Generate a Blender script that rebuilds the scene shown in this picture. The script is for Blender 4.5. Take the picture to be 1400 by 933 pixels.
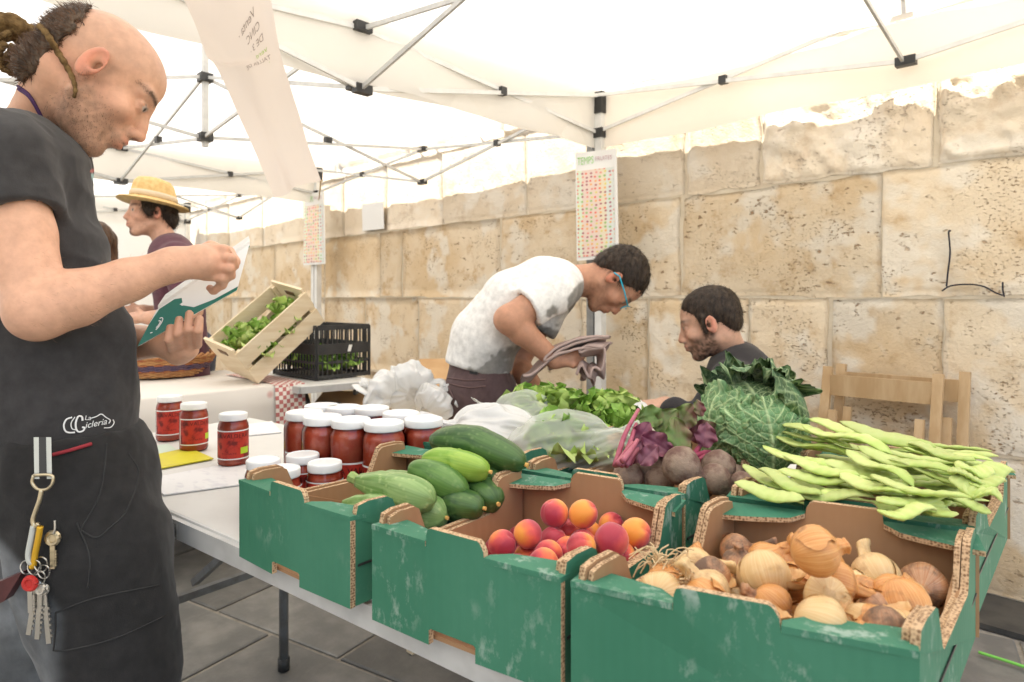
import bpy, bmesh, math, random
import numpy as np
from mathutils import Vector, Matrix, Quaternion
from mathutils.bvhtree import BVHTree

# ------------------------------------------------------------------ camera, sky, sun, exposure
F, CX, CY, H = 900.0, 700.0, 407.0, 1.14          # focal length and horizon in photo pixels, eye height in metres
AZ = math.radians(44.1)
FW = np.array([-math.sin(AZ), math.cos(AZ), 0.0]); RT = np.array([math.cos(AZ), math.sin(AZ), 0.0]); UP = np.array([0, 0, 1.0])
CAM = np.array([0, 0, H])
scene = bpy.context.scene
for o in list(bpy.data.objects): bpy.data.objects.remove(o)
C = scene.collection
cd = bpy.data.cameras.new('camera'); cam = bpy.data.objects.new('camera', cd); C.objects.link(cam)
cam.location = CAM; cam.rotation_euler = (math.pi/2, 0, AZ)
cd.sensor_width = 36; cd.lens = 36*F/1400; cd.shift_y = -(466.5-CY)/1400
cd.clip_start = 0.02; cd.clip_end = 400
cd.dof.use_dof = True; cd.dof.focus_distance = 1.15; cd.dof.aperture_fstop = 7.0
scene.camera = cam
SUN_E = math.radians(60); SUN_A = math.radians(38)
SUN = Vector((math.sin(SUN_A)*math.cos(SUN_E), -math.cos(SUN_A)*math.cos(SUN_E), math.sin(SUN_E)))
w = bpy.data.worlds.new('World'); scene.world = w; w.use_nodes = True
nt = w.node_tree; nt.nodes.clear()
sky = nt.nodes.new('ShaderNodeTexSky'); sky.sky_type = 'NISHITA'; sky.sun_disc = False
sky.sun_elevation = SUN_E; sky.sun_rotation = math.atan2(SUN.x, SUN.y)
bg = nt.nodes.new('ShaderNodeBackground'); bg.inputs['Strength'].default_value = 0.12
wo = nt.nodes.new('ShaderNodeOutputWorld')
nt.links.new(sky.outputs[0], bg.inputs[0]); nt.links.new(bg.outputs[0], wo.inputs[0])
sl = bpy.data.lights.new('sun', 'SUN'); sl.energy = 4.5; sl.angle = math.radians(0.53); sl.color = (1.0, 0.95, 0.87)
so = bpy.data.objects.new('sun', sl); C.objects.link(so); so.location = (3, -4, 9)
so.rotation_euler = (-SUN).to_track_quat('-Z', 'Y').to_euler()
scene.view_settings.view_transform = 'Standard'; scene.view_settings.look = 'None'
scene.view_settings.gamma = 1; scene.view_settings.use_curve_mapping = False
scene.view_settings.exposure = 1.5
scene.render.engine = 'CYCLES'
cy = scene.cycles
cy.use_denoising = True; cy.max_bounces = 9; cy.diffuse_bounces = 5; cy.transparent_max_bounces = 12
cy.sample_clamp_indirect = 8; cy.caustics_reflective = False; cy.caustics_refractive = False

# ------------------------------------------------------------------ pixels to places
def ray(x, y): return FW + RT*(x-CX)/F + UP*(CY-y)/F
def P(x, y, t): return CAM + t*ray(x, y)
def onZ(x, y, z): return P(x, y, (H-z)*F/(y-CY))
def onY(x, y, Y): return P(x, y, Y/ray(x, y)[1])
def onX(x, y, X): return P(x, y, X/ray(x, y)[0])
def onPl(x, y, p0, n):
    d = ray(x, y); n = np.array(n, float)
    return CAM + d*(np.dot(np.array(p0)-CAM, n)/np.dot(d, n))
def nrm(v): v = np.asarray(v, float); return v/np.linalg.norm(v)

# ------------------------------------------------------------------ noise
def _h(ix, iy, iz, s):
    n = (ix*374761393 + iy*668265263 + iz*1274126177 + s*974711) & 0x7fffffff
    n = ((n ^ (n >> 13))*1274126177) & 0x7fffffff
    return ((n ^ (n >> 16)) & 0xffff)/32767.5 - 1.0
def vnoise(p, s=0):
    p = np.asarray(p, float); i = np.floor(p).astype(np.int64); f = p-i; f = f*f*(3-2*f)
    r = 0
    for a in (0, 1):
        for b in (0, 1):
            for c in (0, 1):
                wgt = (f[..., 0] if a else 1-f[..., 0])*(f[..., 1] if b else 1-f[..., 1])*(f[..., 2] if c else 1-f[..., 2])
                r = r + wgt*_h(i[..., 0]+a, i[..., 1]+b, i[..., 2]+c, s)
    return r
def fbm(p, o=3, s=0):
    r = 0; a = 1.0
    for k in range(o): r = r + a*vnoise(np.asarray(p)*2**k, s+k*17); a *= .5
    return r
def sstep(a, b, x): t = np.clip((x-a)/(b-a), 0, 1); return t*t*(3-2*t)

# ------------------------------------------------------------------ objects
def wl(o):
    v = np.array(o.location)
    while o.parent: o = o.parent; v = v+np.array(o.location)
    return v
def tag(o, label=None, cat=None, group=None, kind=None):
    if label: o['label'] = label
    if cat: o['category'] = cat
    if group: o['group'] = group
    if kind: o['kind'] = kind
    return o
def thing(name, label, cat, loc=(0, 0, 0), group=None):
    o = bpy.data.objects.new(name, None); C.objects.link(o); o.location = [float(v) for v in loc]; o.empty_display_size = .05
    return tag(o, label, cat, group)
def obj(name, V, Fc, mats, parent=None, mi=None, smooth=False, col=None, origin=None, local=False):
    """one mesh object from world-space vertices (or parent/local space with local=True)"""
    V = np.asarray(V, float).reshape(-1, 3)
    if not isinstance(mats, (list, tuple)): mats = [mats]
    me = bpy.data.meshes.new(name)
    if local: off = np.zeros(3); loc = np.zeros(3) if origin is None else np.array(origin)
    elif parent is not None: off = wl(parent); loc = np.zeros(3)
    else:
        off = np.array([(V[:, 0].min()+V[:, 0].max())/2, (V[:, 1].min()+V[:, 1].max())/2, V[:, 2].min()]) if origin is None else np.array(origin)
        loc = off
    if isinstance(Fc, np.ndarray):
        n, k = Fc.shape
        me.vertices.add(len(V)); me.vertices.foreach_set('co', (V-off).astype(np.float32).ravel())
        me.loops.add(n*k); me.loops.foreach_set('vertex_index', Fc.astype(np.int32).ravel())
        me.polygons.add(n); me.polygons.foreach_set('loop_start', np.arange(0, n*k, k, dtype=np.int32))
        me.polygons.foreach_set('loop_total', np.full(n, k, dtype=np.int32)); me.update(calc_edges=True); me.validate()
    else:
        me.from_pydata((V-off).tolist(), [], [list(map(int, f)) for f in Fc])
    for m in mats: me.materials.append(m)
    if mi is not None: me.polygons.foreach_set('material_index', np.asarray(mi, dtype=np.int32))
    if smooth: me.polygons.foreach_set('use_smooth', np.ones(len(me.polygons), dtype=bool))
    if col is not None:
        a = me.color_attributes.new('Col', 'FLOAT_COLOR', 'POINT')
        c4 = np.ones((len(V), 4), np.float32); c4[:, :3] = col; a.data.foreach_set('color', c4.ravel())
    me.update()
    o = bpy.data.objects.new(name, me); C.objects.link(o); o.location = loc.tolist()
    if parent is not None: o.parent = parent
    return o
def same(o, loc=None, rot=None, parent=None, scale=None):
    c = o.copy(); C.objects.link(c)
    c.parent = parent
    if loc is not None: c.location = [float(v) for v in loc]
    if rot is not None: c.rotation_euler = rot
    if scale is not None: c.scale = scale
    return c
def copy_tree(o, parent=None):
    c = o.copy(); C.objects.link(c); c.parent = parent
    for ch in list(o.children): copy_tree(ch, c)
    return c

class MB:
    """collects shapes into one mesh"""
    def __init__(s): s.v = []; s.f = []; s.m = []
    def add(s, V, Fc, m=0):
        b = len(s.v); s.v += [tuple(map(float, p)) for p in V]
        for f in Fc: s.f.append([i+b for i in f]); s.m.append(m)
        return s
    def hexa(s, p, m=0):      # eight points: bottom loop then top loop
        return s.add(p, [(3, 2, 1, 0), (4, 5, 6, 7), (0, 1, 5, 4), (1, 2, 6, 5), (2, 3, 7, 6), (3, 0, 4, 7)], m)
    def obox(s, c, ax, ay, az, m=0):   # centre and three half-axis vectors
        c, ax, ay, az = (np.asarray(q, float) for q in (c, ax, ay, az))
        return s.hexa([c-ax-ay-az, c+ax-ay-az, c+ax+ay-az, c-ax+ay-az, c-ax-ay+az, c+ax-ay+az, c+ax+ay+az, c-ax+ay+az], m)
    def box(s, lo, hi, m=0):
        lo = np.asarray(lo, float); hi = np.asarray(hi, float); d = (hi-lo)/2
        return s.obox((lo+hi)/2, (d[0], 0, 0), (0, d[1], 0), (0, 0, d[2]), m)
    def bar(s, a, b, w, h, up=(0, 0, 1), m=0):
        a = np.asarray(a, float); b = np.asarray(b, float); d = nrm(b-a)
        u = np.asarray(up, float)
        if abs(np.dot(u, d)) > .98: u = np.array([1., 0, 0])
        sd = nrm(np.cross(d, u)); u2 = np.cross(sd, d)
        return s.obox((a+b)/2, (b-a)/2, sd*w/2, u2*h/2, m)
    def tube(s, pts, r, n=10, caps=True, m=0, squash=None):
        V, Fc = tube_vf(pts, r, n, caps, squash); return s.add(V, Fc, m)
    def lathe(s, prof, n=24, c=(0, 0, 0), m=0):
        V, Fc = lathe_vf(prof, n); return s.add(np.array(V)+np.array(c), Fc, m)
    def build(s, name, mats, parent=None, smooth=False, **k):
        return obj(name, s.v, s.f, mats, parent, s.m, smooth, **k)
def tube_vf(pts, r, n=10, caps=True, squash=None):
    pts = np.asarray(pts, float); N = len(pts); r = np.broadcast_to(np.asarray(r, float), (N,))
    T = np.gradient(pts, axis=0); T /= np.linalg.norm(T, axis=1)[:, None]+1e-12
    u = np.cross(T[0], (0, 0, 1.)) if abs(T[0][2]) < .95 else np.cross(T[0], (1., 0, 0)); u = nrm(u)
    V = []
    for i in range(N):
        u = nrm(u-T[i]*np.dot(u, T[i])); v = np.cross(T[i], u)
        for k in range(n):
            a = 2*math.pi*k/n; V.append(pts[i]+r[i]*(u*math.cos(a)+v*math.sin(a)*(squash or 1)))
    Fc = [(i*n+k, i*n+(k+1) % n, (i+1)*n+(k+1) % n, (i+1)*n+k) for i in range(N-1) for k in range(n)]
    if caps:
        V.append(pts[0]); V.append(pts[-1]); a = N*n
        Fc += [(a, (k+1) % n, k) for k in range(n)]+[(a+1, (N-1)*n+k, (N-1)*n+(k+1) % n) for k in range(n)]
    return V, Fc
def lathe_vf(prof, n=24):
    V = []; Fc = []; N = len(prof)
    for (r, z) in prof:
        for k in range(n): a = 2*math.pi*k/n; V.append((r*math.cos(a), r*math.sin(a), z))
    for i in range(N-1):
        for k in range(n): Fc.append((i*n+k, i*n+(k+1) % n, (i+1)*n+(k+1) % n, (i+1)*n+k))
    if prof[0][0] > 1e-6: Fc.append(tuple(range(n-1, -1, -1)))
    if prof[-1][0] > 1e-6: Fc.append(tuple((N-1)*n+k for k in range(n)))
    return V, Fc
def grid_f(nu, nv):
    i = np.arange(nu-1)[:, None]; j = np.arange(nv-1)[None, :]
    a = i*nv+j
    return np.stack([a, a+nv, a+nv+1, a+1], -1).reshape(-1, 4)
def spline(pts, n=24):
    """Catmull-Rom through points"""
    p = np.asarray(pts, float); p = np.vstack([2*p[0]-p[1], p, 2*p[-1]-p[-2]]); out = []
    S = len(p)-3
    for t in np.linspace(0, S-1e-9, n):
        i = int(t); f = t-i; a, b, c, d = p[i:i+4]
        out.append(.5*((2*b)+(-a+c)*f+(2*a-5*b+4*c-d)*f*f+(-a+3*b-3*c+d)*f**3))
    return np.array(out)

# ------------------------------------------------------------------ materials
def mat(name, base, rough=.6, col2=None, vscale=6., vlo=.35, vhi=.65, detail=4, bump=0., bscale=60., bdist=.004, spec=.4, metal=0., attr=False,
        sheen=0., sss=0., coat=0., trans=0., ior=1.45, rnd=0., stretch=None, attr_var=.0, alpha=1.):
    m = bpy.data.materials.new(name); m.use_nodes = True; t = m.node_tree; N = t.nodes; L = t.links
    b = N['Principled BSDF']; b.inputs['Roughness'].default_value = rough; b.inputs['Metallic'].default_value = metal
    b.inputs['Specular IOR Level'].default_value = spec; b.inputs['IOR'].default_value = ior
    if sheen: b.inputs['Sheen Weight'].default_value = sheen; b.inputs['Sheen Roughness'].default_value = .5
    if sss: b.inputs['Subsurface Weight'].default_value = sss; b.inputs['Subsurface Radius'].default_value = (1, .35, .2); b.inputs['Subsurface Scale'].default_value = .006
    if coat: b.inputs['Coat Weight'].default_value = coat; b.inputs['Coat Roughness'].default_value = .08
    if trans: b.inputs['Transmission Weight'].default_value = trans
    b.inputs['Alpha'].default_value = alpha
    tc = N.new('ShaderNodeTexCoord'); vec = tc.outputs['Object']
    if stretch:
        mp = N.new('ShaderNodeMapping'); mp.inputs['Scale'].default_value = stretch; L.new(vec, mp.inputs['Vector']); vec = mp.outputs[0]
    c = None
    def rgb(col):
        n = N.new('ShaderNodeRGB'); n.outputs[0].default_value = (*col, 1); return n.outputs[0]
    def mix(fac, a, bb, mode='MIX'):
        n = N.new('ShaderNodeMix'); n.data_type = 'RGBA'; n.blend_type = mode
        if isinstance(fac, float): n.inputs[0].default_value = fac
        else: L.new(fac, n.inputs[0])
        L.new(a, n.inputs[6]); L.new(bb, n.inputs[7]); return n.outputs[2]
    def noise(sc, det=4, rough_=.6):
        n = N.new('ShaderNodeTexNoise'); n.inputs['Scale'].default_value = sc; n.inputs['Detail'].default_value = det; n.inputs['Roughness'].default_value = rough_
        L.new(vec, n.inputs['Vector']); return n.outputs[0]
    def ramp(f, lo, hi):
        n = N.new('ShaderNodeMapRange'); n.inputs[1].default_value = lo; n.inputs[2].default_value = hi; n.interpolation_type = 'SMOOTHSTEP'; L.new(f, n.inputs[0]); return n.outputs[0]
    if attr:
        a = N.new('ShaderNodeAttribute'); a.attribute_name = 'Col'; c = a.outputs['Color']
    else: c = rgb(base)
    if col2 is not None:
        c = mix(ramp(noise(vscale, detail), vlo, vhi), c, rgb(col2))
    if attr_var:
        v = N.new('ShaderNodeMapRange'); v.inputs[1].default_value = .3; v.inputs[2].default_value = .7; v.inputs[3].default_value = 1-attr_var; v.inputs[4].default_value = 1+attr_var
        L.new(noise(vscale, detail), v.inputs[0])
        c = mix(1., c, v.outputs[0], 'MULTIPLY')
    if rnd:
        oi = N.new('ShaderNodeObjectInfo'); v = N.new('ShaderNodeMapRange'); v.inputs[3].default_value = 1-rnd; v.inputs[4].default_value = 1+rnd
        L.new(oi.outputs['Random'], v.inputs[0]); c = mix(1., c, v.outputs[0], 'MULTIPLY')
    L.new(c, b.inputs['Base Color'])
    if bump:
        bm = N.new('ShaderNodeBump'); bm.inputs['Strength'].default_value = bump; bm.inputs['Distance'].default_value = bdist
        L.new(noise(bscale, 5), bm.inputs['Height']); L.new(bm.outputs[0], b.inputs['Normal'])
    m['ctx'] = 1
    return m
def nodes(m): return m.node_tree.nodes, m.node_tree.links, m.node_tree.nodes['Principled BSDF']
# ================================================================== SETTING
R = random.Random(7)
# ---- stone
def stone_material(pale=0.):
    m = bpy.data.materials.new('stone_sunpale' if pale else 'stone'); m.use_nodes = True; N, L, b = nodes(m)
    tc = N.new('ShaderNodeTexCoord'); oi = N.new('ShaderNodeObjectInfo')
    add = N.new('ShaderNodeVectorMath'); add.operation = 'ADD'
    sc = N.new('ShaderNodeVectorMath'); sc.operation = 'SCALE'; sc.inputs[0].default_value = (7, 13, 5); L.new(oi.outputs['Random'], sc.inputs['Scale'])
    L.new(tc.outputs['Object'], add.inputs[0]); L.new(sc.outputs[0], add.inputs[1]); v = add.outputs[0]
    def noise(s, d, r=.6, src=None):
        n = N.new('ShaderNodeTexNoise'); n.inputs['Scale'].default_value = s; n.inputs['Detail'].default_value = d; n.inputs['Roughness'].default_value = r; L.new(src or v, n.inputs['Vector']); return n.outputs[0]
    def rng(f, a, bb, c=0, d=1):
        n = N.new('ShaderNodeMapRange'); n.interpolation_type = 'SMOOTHSTEP'
        for i, q in enumerate((a, bb, c, d)): n.inputs[i+1].default_value = q
        L.new(f, n.inputs[0]); return n.outputs[0]
    def mix(f, a, bb, mode='MIX'):
        n = N.new('ShaderNodeMix'); n.data_type = 'RGBA'; n.blend_type = mode
        for k, q in ((0, f), (6, a), (7, bb)):
            if isinstance(q, (tuple, float)): n.inputs[k].default_value = q if isinstance(q, float) else (*q, 1)
            else: L.new(q, n.inputs[k])
        return n.outputs[2]
    big = noise(2.2, 4, .55); mid = noise(9, 6, .65); fine = noise(55, 5, .7)
    tint = rng(oi.outputs['Random'], 0., 1.)
    c = mix(rng(big, .36, .66), (.77, .645, .475), (.69, .525, .33))
    c = mix(rng(mid, .5, .72), c, (.57, .405, .235))
    c = mix(rng(noise(3.6, 3), .50, .62), c, (.78, .70, .575))
    pm = N.new('ShaderNodeMapping'); pm.inputs['Scale'].default_value = (1, 1, 1.7); L.new(v, pm.inputs[0])
    pit = noise(75, 3, .5, pm.outputs[0]); pitmask = N.new('ShaderNodeMath'); pitmask.operation = 'MULTIPLY'
    L.new(rng(pit, .56, .70), pitmask.inputs[0]); L.new(rng(noise(5.5, 4), .46, .64), pitmask.inputs[1])
    c = mix(pitmask.outputs[0], c, (.40, .27, .165))
    pit2 = noise(26, 4, .55, pm.outputs[0]); pm2 = N.new('ShaderNodeMath'); pm2.operation = 'MULTIPLY'
    L.new(rng(pit2, .62, .70), pm2.inputs[0]); L.new(rng(noise(3.1, 2), .45, .6), pm2.inputs[1])
    c = mix(pm2.outputs[0], c, (.38, .26, .16))
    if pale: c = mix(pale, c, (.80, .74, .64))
    c = mix(1., c, rng(oi.outputs['Random'], 0, 1, .9, 1.08), 'MULTIPLY')
    L.new(c, b.inputs['Base Color']); b.inputs['Roughness'].default_value = .92; b.inputs['Specular IOR Level'].default_value = .15
    hsum = N.new('ShaderNodeMath'); hsum.operation = 'SUBTRACT'; L.new(fine, hsum.inputs[0])
    h2 = N.new('ShaderNodeMath'); h2.operation = 'MULTIPLY_ADD'; L.new(pitmask.outputs[0], h2.inputs[0]); h2.inputs[1].default_value = 1.4
    L.new(pm2.outputs[0], h2.inputs[2]); L.new(h2.outputs[0], hsum.inputs[1])
    bp = N.new('ShaderNodeBump'); bp.inputs['Strength'].default_value = .75; bp.inputs['Distance'].default_value = .007
    L.new(hsum.outputs[0], bp.inputs['Height']); L.new(bp.outputs[0], b.inputs['Normal'])
    return m
M_stone = stone_material(); M_stone_sunpale = stone_material(.42)  # second copy: cream upper courses, whitened to stand in for sun glare
M_mortar = mat('mortar', (.60, .51, .385), .95, col2=(.68, .60, .47), vscale=5, bump=.6, bscale=70, bdist=.006, spec=.1)
YW = 3.07
wall = thing('stone_wall', 'long wall of big weathered sandstone blocks behind the stalls', 'wall', (-4, YW, 0))
mb = MB(); mb.box((-11, YW+.003, -.2), (4.5, YW+.6, 5.6)); mb.build('mortar_bed', M_mortar, wall)
def stone(x0, x1, z0, z1, rough, seed, step):
    rr = random.Random(seed)
    nx = max(3, int((x1-x0)/step)+1); nz = max(3, int((z1-z0)/step)+1)
    u = np.linspace(0, 1, nx); v = np.linspace(0, 1, nz); U, V = np.meshgrid(u, v, indexing='ij')
    j = lambda: rr.uniform(-.006, .006)
    c = [(x0+.006+j(), z0+.005+j()), (x1-.006+j(), z0+.005+j()), (x1-.006+j(), z1-.005+j()), (x0+.006+j(), z1-.005+j())]
    X = (1-U)*(1-V)*c[0][0]+U*(1-V)*c[1][0]+U*V*c[2][0]+(1-U)*V*c[3][0]
    Z = (1-U)*(1-V)*c[0][1]+U*(1-V)*c[1][1]+U*V*c[2][1]+(1-U)*V*c[3][1]
    p = np.stack([X, Z, np.full_like(X, seed*3.1)], -1)
    ex = np.minimum(U, 1-U)*(x1-x0); ez = np.minimum(V, 1-V)*(z1-z0); e = np.minimum(ex, ez)
    prot = .0085*sstep(-.002, .009, e)-.0015+(.014*sstep(0, .03, e) if rough > 1.5 else 0)
    rel = rough*.006*fbm(p*9, 4, seed)+rough*.004*vnoise(p*26, seed+5)
    Y = np.minimum(YW-prot-np.clip(rel, -.006 if rough < 1.5 else -.011, .04)*sstep(0, .03, e)-.002*vnoise(p*2.3, seed+9), YW+.006)
    edge = sstep(.06, 0, e)
    X = X+edge*.008*vnoise(p*12, seed+3); Z = Z+edge*.008*vnoise(p*12, seed+4)
    Vt = np.stack([X, Y, Z], -1).reshape(-1, 3); Fc = grid_f(nx, nz)[:, ::-1]
    ring = [i*nz for i in range(nx)]+[(nx-1)*nz+k for k in range(1, nz)]+[i*nz+nz-1 for i in range(nx-2, -1, -1)]+[k for k in range(nz-2, 0, -1)]
    back = Vt[ring].copy(); back[:, 1] = YW+.04; n0 = len(Vt); n = len(ring)
    q = np.array([(ring[k], ring[(k+1) % n], n0+(k+1) % n, n0+k) for k in range(n)])[:, ::-1]
    return obj('stone', np.vstack([Vt, back]), np.vstack([Fc, q]), M_stone_sunpale if z0 > 1.6 else M_stone, wall, smooth=True)
def wx(px, Y=YW): return float(onY(px, CY, Y)[0])
rows = [   # z0, z1, joints seen in the photo (pixel columns), roughness
    (0.005, .54, [480, 640, 760, 905, 1040, 1180, 1330], .6),
    (.54, 1.14, [444, 500, 572, 680, 795, 887, 1024, 1134, 1290], .8),
    (1.14, 1.667, [444, 520, 550, 684, 790, 932, 1205], .7),
    (1.667, 2.19, [471, 530, 605, 720, 939, 1042], .7),
    (2.19, 2.75, [460, 560, 690, 850, 1010, 1220], 1.6),
    (2.75, 3.3, [500, 640, 800, 980], 1.2)]
sd = 10
for (z0, z1, js, rg) in rows:
    xs = [wx(j) for j in js]; rr = random.Random(int(z0*100)+3)
    while xs[0] > -10.4: xs.insert(0, xs[0]-rr.uniform(.55, 1.05))
    while xs[-1] < 2.2: xs.append(xs[-1]+rr.uniform(.6, 1.0))
    for a, b in zip(xs[:-1], xs[1:]):
        if z0 > 2.7 and b < -3: continue
        near = a > -4 and b < 1.4
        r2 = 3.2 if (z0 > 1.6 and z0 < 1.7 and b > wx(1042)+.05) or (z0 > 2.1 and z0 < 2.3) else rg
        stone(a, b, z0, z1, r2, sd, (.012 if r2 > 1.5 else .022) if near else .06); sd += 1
# graffiti strokes sprayed on the wall
M_ink = mat('spray_paint', (.035, .035, .045), .8, spec=.1)
mb = MB()
for pts in ([(1300, 316), (1297, 318), (1299, 345), (1296, 372), (1294, 392)], [(1288, 398), (1300, 391), (1325, 389), (1345, 392), (1360, 400), (1371, 404)], [(1371, 386), (1371, 396), (1373, 406)]):
    w3 = np.array([onY(x, y, YW-.030) for x, y in pts]); s = spline(w3, 16)
    mb.tube(s, .0085, 8, squash=.35)
mb.build('graffiti_mark', M_ink, wall, smooth=True)

# ---- ground
M_slate = mat('slate_slab', (.15, .147, .138), .5, col2=(.25, .24, .22), vscale=5, detail=7, vlo=.38, vhi=.7, bump=.35, bscale=22, bdist=.006, rnd=.25, spec=.35)
M_joint = mat('paving_joint', (.34, .31, .26), .95, col2=(.22, .20, .17), vscale=14, bump=.4)
mb = MB(); mb.add([(-70, -70, -.012), (70, -70, -.012), (70, 70, -.012), (-70, 70, -.012)], [(0, 1, 2, 3)])
ground = tag(mb.build('paving', M_joint, origin=(0, 0, -.012)), kind='structure')
ca, sa = math.cos(math.radians(13)), math.sin(math.radians(13))
def pav(a, b): return np.array([a*ca-b*sa, a*sa+b*ca, 0])
TW, TH = .62, .42
protos = []
for k in range(6):
    rr = random.Random(90+k); mb = MB(); e = .006
    cs = [(e+rr.uniform(0, .004), e+rr.uniform(0, .004)), (TW-e-rr.uniform(0, .004), e+rr.uniform(0, .004)), (TW-e-rr.uniform(0, .004), TH-e-rr.uniform(0, .004)), (e+rr.uniform(0, .004), TH-e-rr.uniform(0, .004))]
    ins = [(c[0]+(.006 if c[0] < TW/2 else -.006), c[1]+(.006 if c[1] < TH/2 else -.006)) for c in cs]
    V = [(*c, -.013) for c in cs]+[(*c, -.004) for c in cs]+[(*c, rr.uniform(-.0015, .001)) for c in ins]
    Fs = [(0, 1, 5, 4), (1, 2, 6, 5), (2, 3, 7, 6), (3, 0, 4, 7), (4, 5, 9, 8), (5, 6, 10, 9), (6, 7, 11, 10), (7, 4, 8, 11), (8, 9, 10, 11)]
    me = bpy.data.meshes.new('slab'); me.from_pydata(V, [], Fs); me.materials.append(M_slate); protos.append(me)
k = 0
for i in range(-9, 5):
    for j in range(-3, 13):
        a, b = (i+(.5 if j % 2 else 0))*TW, j*TH-.6
        c = pav(a+TW/2, b+TH/2)
        if c[1] > YW-.30 or c[1] < -.9 or c[0] < -4.6 or c[0] > 1.2: continue
        o = bpy.data.objects.new('slab', protos[(i*7+j*3) % 6]); C.objects.link(o); o.parent = ground
        p = pav(a, b); o.location = (p[0], p[1], .009); o.rotation_euler = (0, 0, math.radians(13)); k += 1
M_slate2 = mat('wall_foot_slab', (.05, .049, .046), .6, col2=(.09, .085, .075), vscale=6, bump=.3, bscale=25)
for i in range(12):       # a run of long dark slabs at the foot of the wall
    mb = MB(); x = -5.6+i*.72; mb.box((x+.004, YW-.30, -.008), (x+.716, YW-.004, .012)); mb.build('wall_foot_slab', M_slate2, ground)

# ---- a pale building across the square (behind the camera), its shaded front closes the place
M_plast = mat('plaster', (.62, .55, .45), .9, col2=(.70, .63, .54), vscale=2, bump=.2, bscale=30)
M_dark = mat('window_glass', (.05, .06, .07), .15)
M_wood_dk = mat('shutter_wood', (.16, .09, .05), .6)
bd = thing('building', 'pale plastered house across the square with brown shutters', 'building', (0, -15, 0))
mb = MB(); mb.box((-16, -21, 0), (14, -15, 8)); mb.build('wall', M_plast, bd)
mb = MB(); mb.hexa([(-16.4, -21.4, 8), (14.4, -21.4, 8), (14.4, -14.5, 8), (-16.4, -14.5, 8), (-15, -18.4, 9.2), (13, -18.4, 9.2), (13, -17.6, 9.2), (-15, -17.6, 9.2)]); mb.build('roof', mat('roof_tile', (.36, .17, .09), .8, col2=(.25, .12, .07), vscale=9, bump=.5, bscale=20), bd)
for i in range(9):
    for z in (1.0, 4.2):
        mb = MB(); x = -14+i*3.1; mb.box((x, -15.02, z), (x+1, -14.97, z+1.7)); wn = mb.build('window', M_dark, bd)
        for sx in (-.52, 1.02):
            mb = MB(); mb.box((x+sx, -15.02, z-.02), (x+sx+.5, -14.94, z+1.72)); mb.build('shutter', M_wood_dk, wn)

# ================================================================== TENTS
def canopy_material():
    m = bpy.data.materials.new('canopy_fabric'); m.use_nodes = True; N, L, b = nodes(m)
    N.remove(b); out = N['Material Output']
    d = N.new('ShaderNodeBsdfDiffuse'); d.inputs[0].default_value = (.84, .83, .80, 1)
    tr = N.new('ShaderNodeBsdfTranslucent'); tr.inputs[0].default_value = (.92, .895, .84, 1)
    mx = N.new('ShaderNodeMixShader'); mx.inputs[0].default_value = .46
    tc = N.new('ShaderNodeTexCoord'); nz = N.new('ShaderNodeTexNoise'); nz.inputs['Scale'].default_value = 3; nz.inputs['Detail'].default_value = 3
    L.new(tc.outputs['Object'], nz.inputs[0]); bp = N.new('ShaderNodeBump'); bp.inputs['Strength'].default_value = .25; bp.inputs['Distance'].default_value = .04
    L.new(nz.outputs[0], bp.inputs['Height']); L.new(bp.outputs[0], d.inputs['Normal']); L.new(bp.outputs[0], tr.inputs['Normal'])
    L.new(d.outputs[0], mx.inputs[1]); L.new(tr.outputs[0], mx.inputs[2]); L.new(mx.outputs[0], out.inputs[0])
    return m
M_canopy = canopy_material()
M_leg = mat('white_painted_metal', (.74, .74, .72), .4, col2=(.66, .66, .64), vscale=15, spec=.5)
M_leg_shaded = mat('leg_metal_shaded', (.20, .20, .20), .4, spec=.5, col2=(.26, .26, .25), vscale=15)  # leg metal again, darkened so the colour carries the tent's shade
M_truss = mat('truss_metal', (.56, .56, .54), .4, col2=(.48, .48, .47), vscale=20, spec=.5)
M_plastic = mat('black_plastic', (.035, .035, .035), .45, spec=.4)
ZT, ZS, ZV, ZP = 2.266, 2.035, 1.955, 3.02
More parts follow.
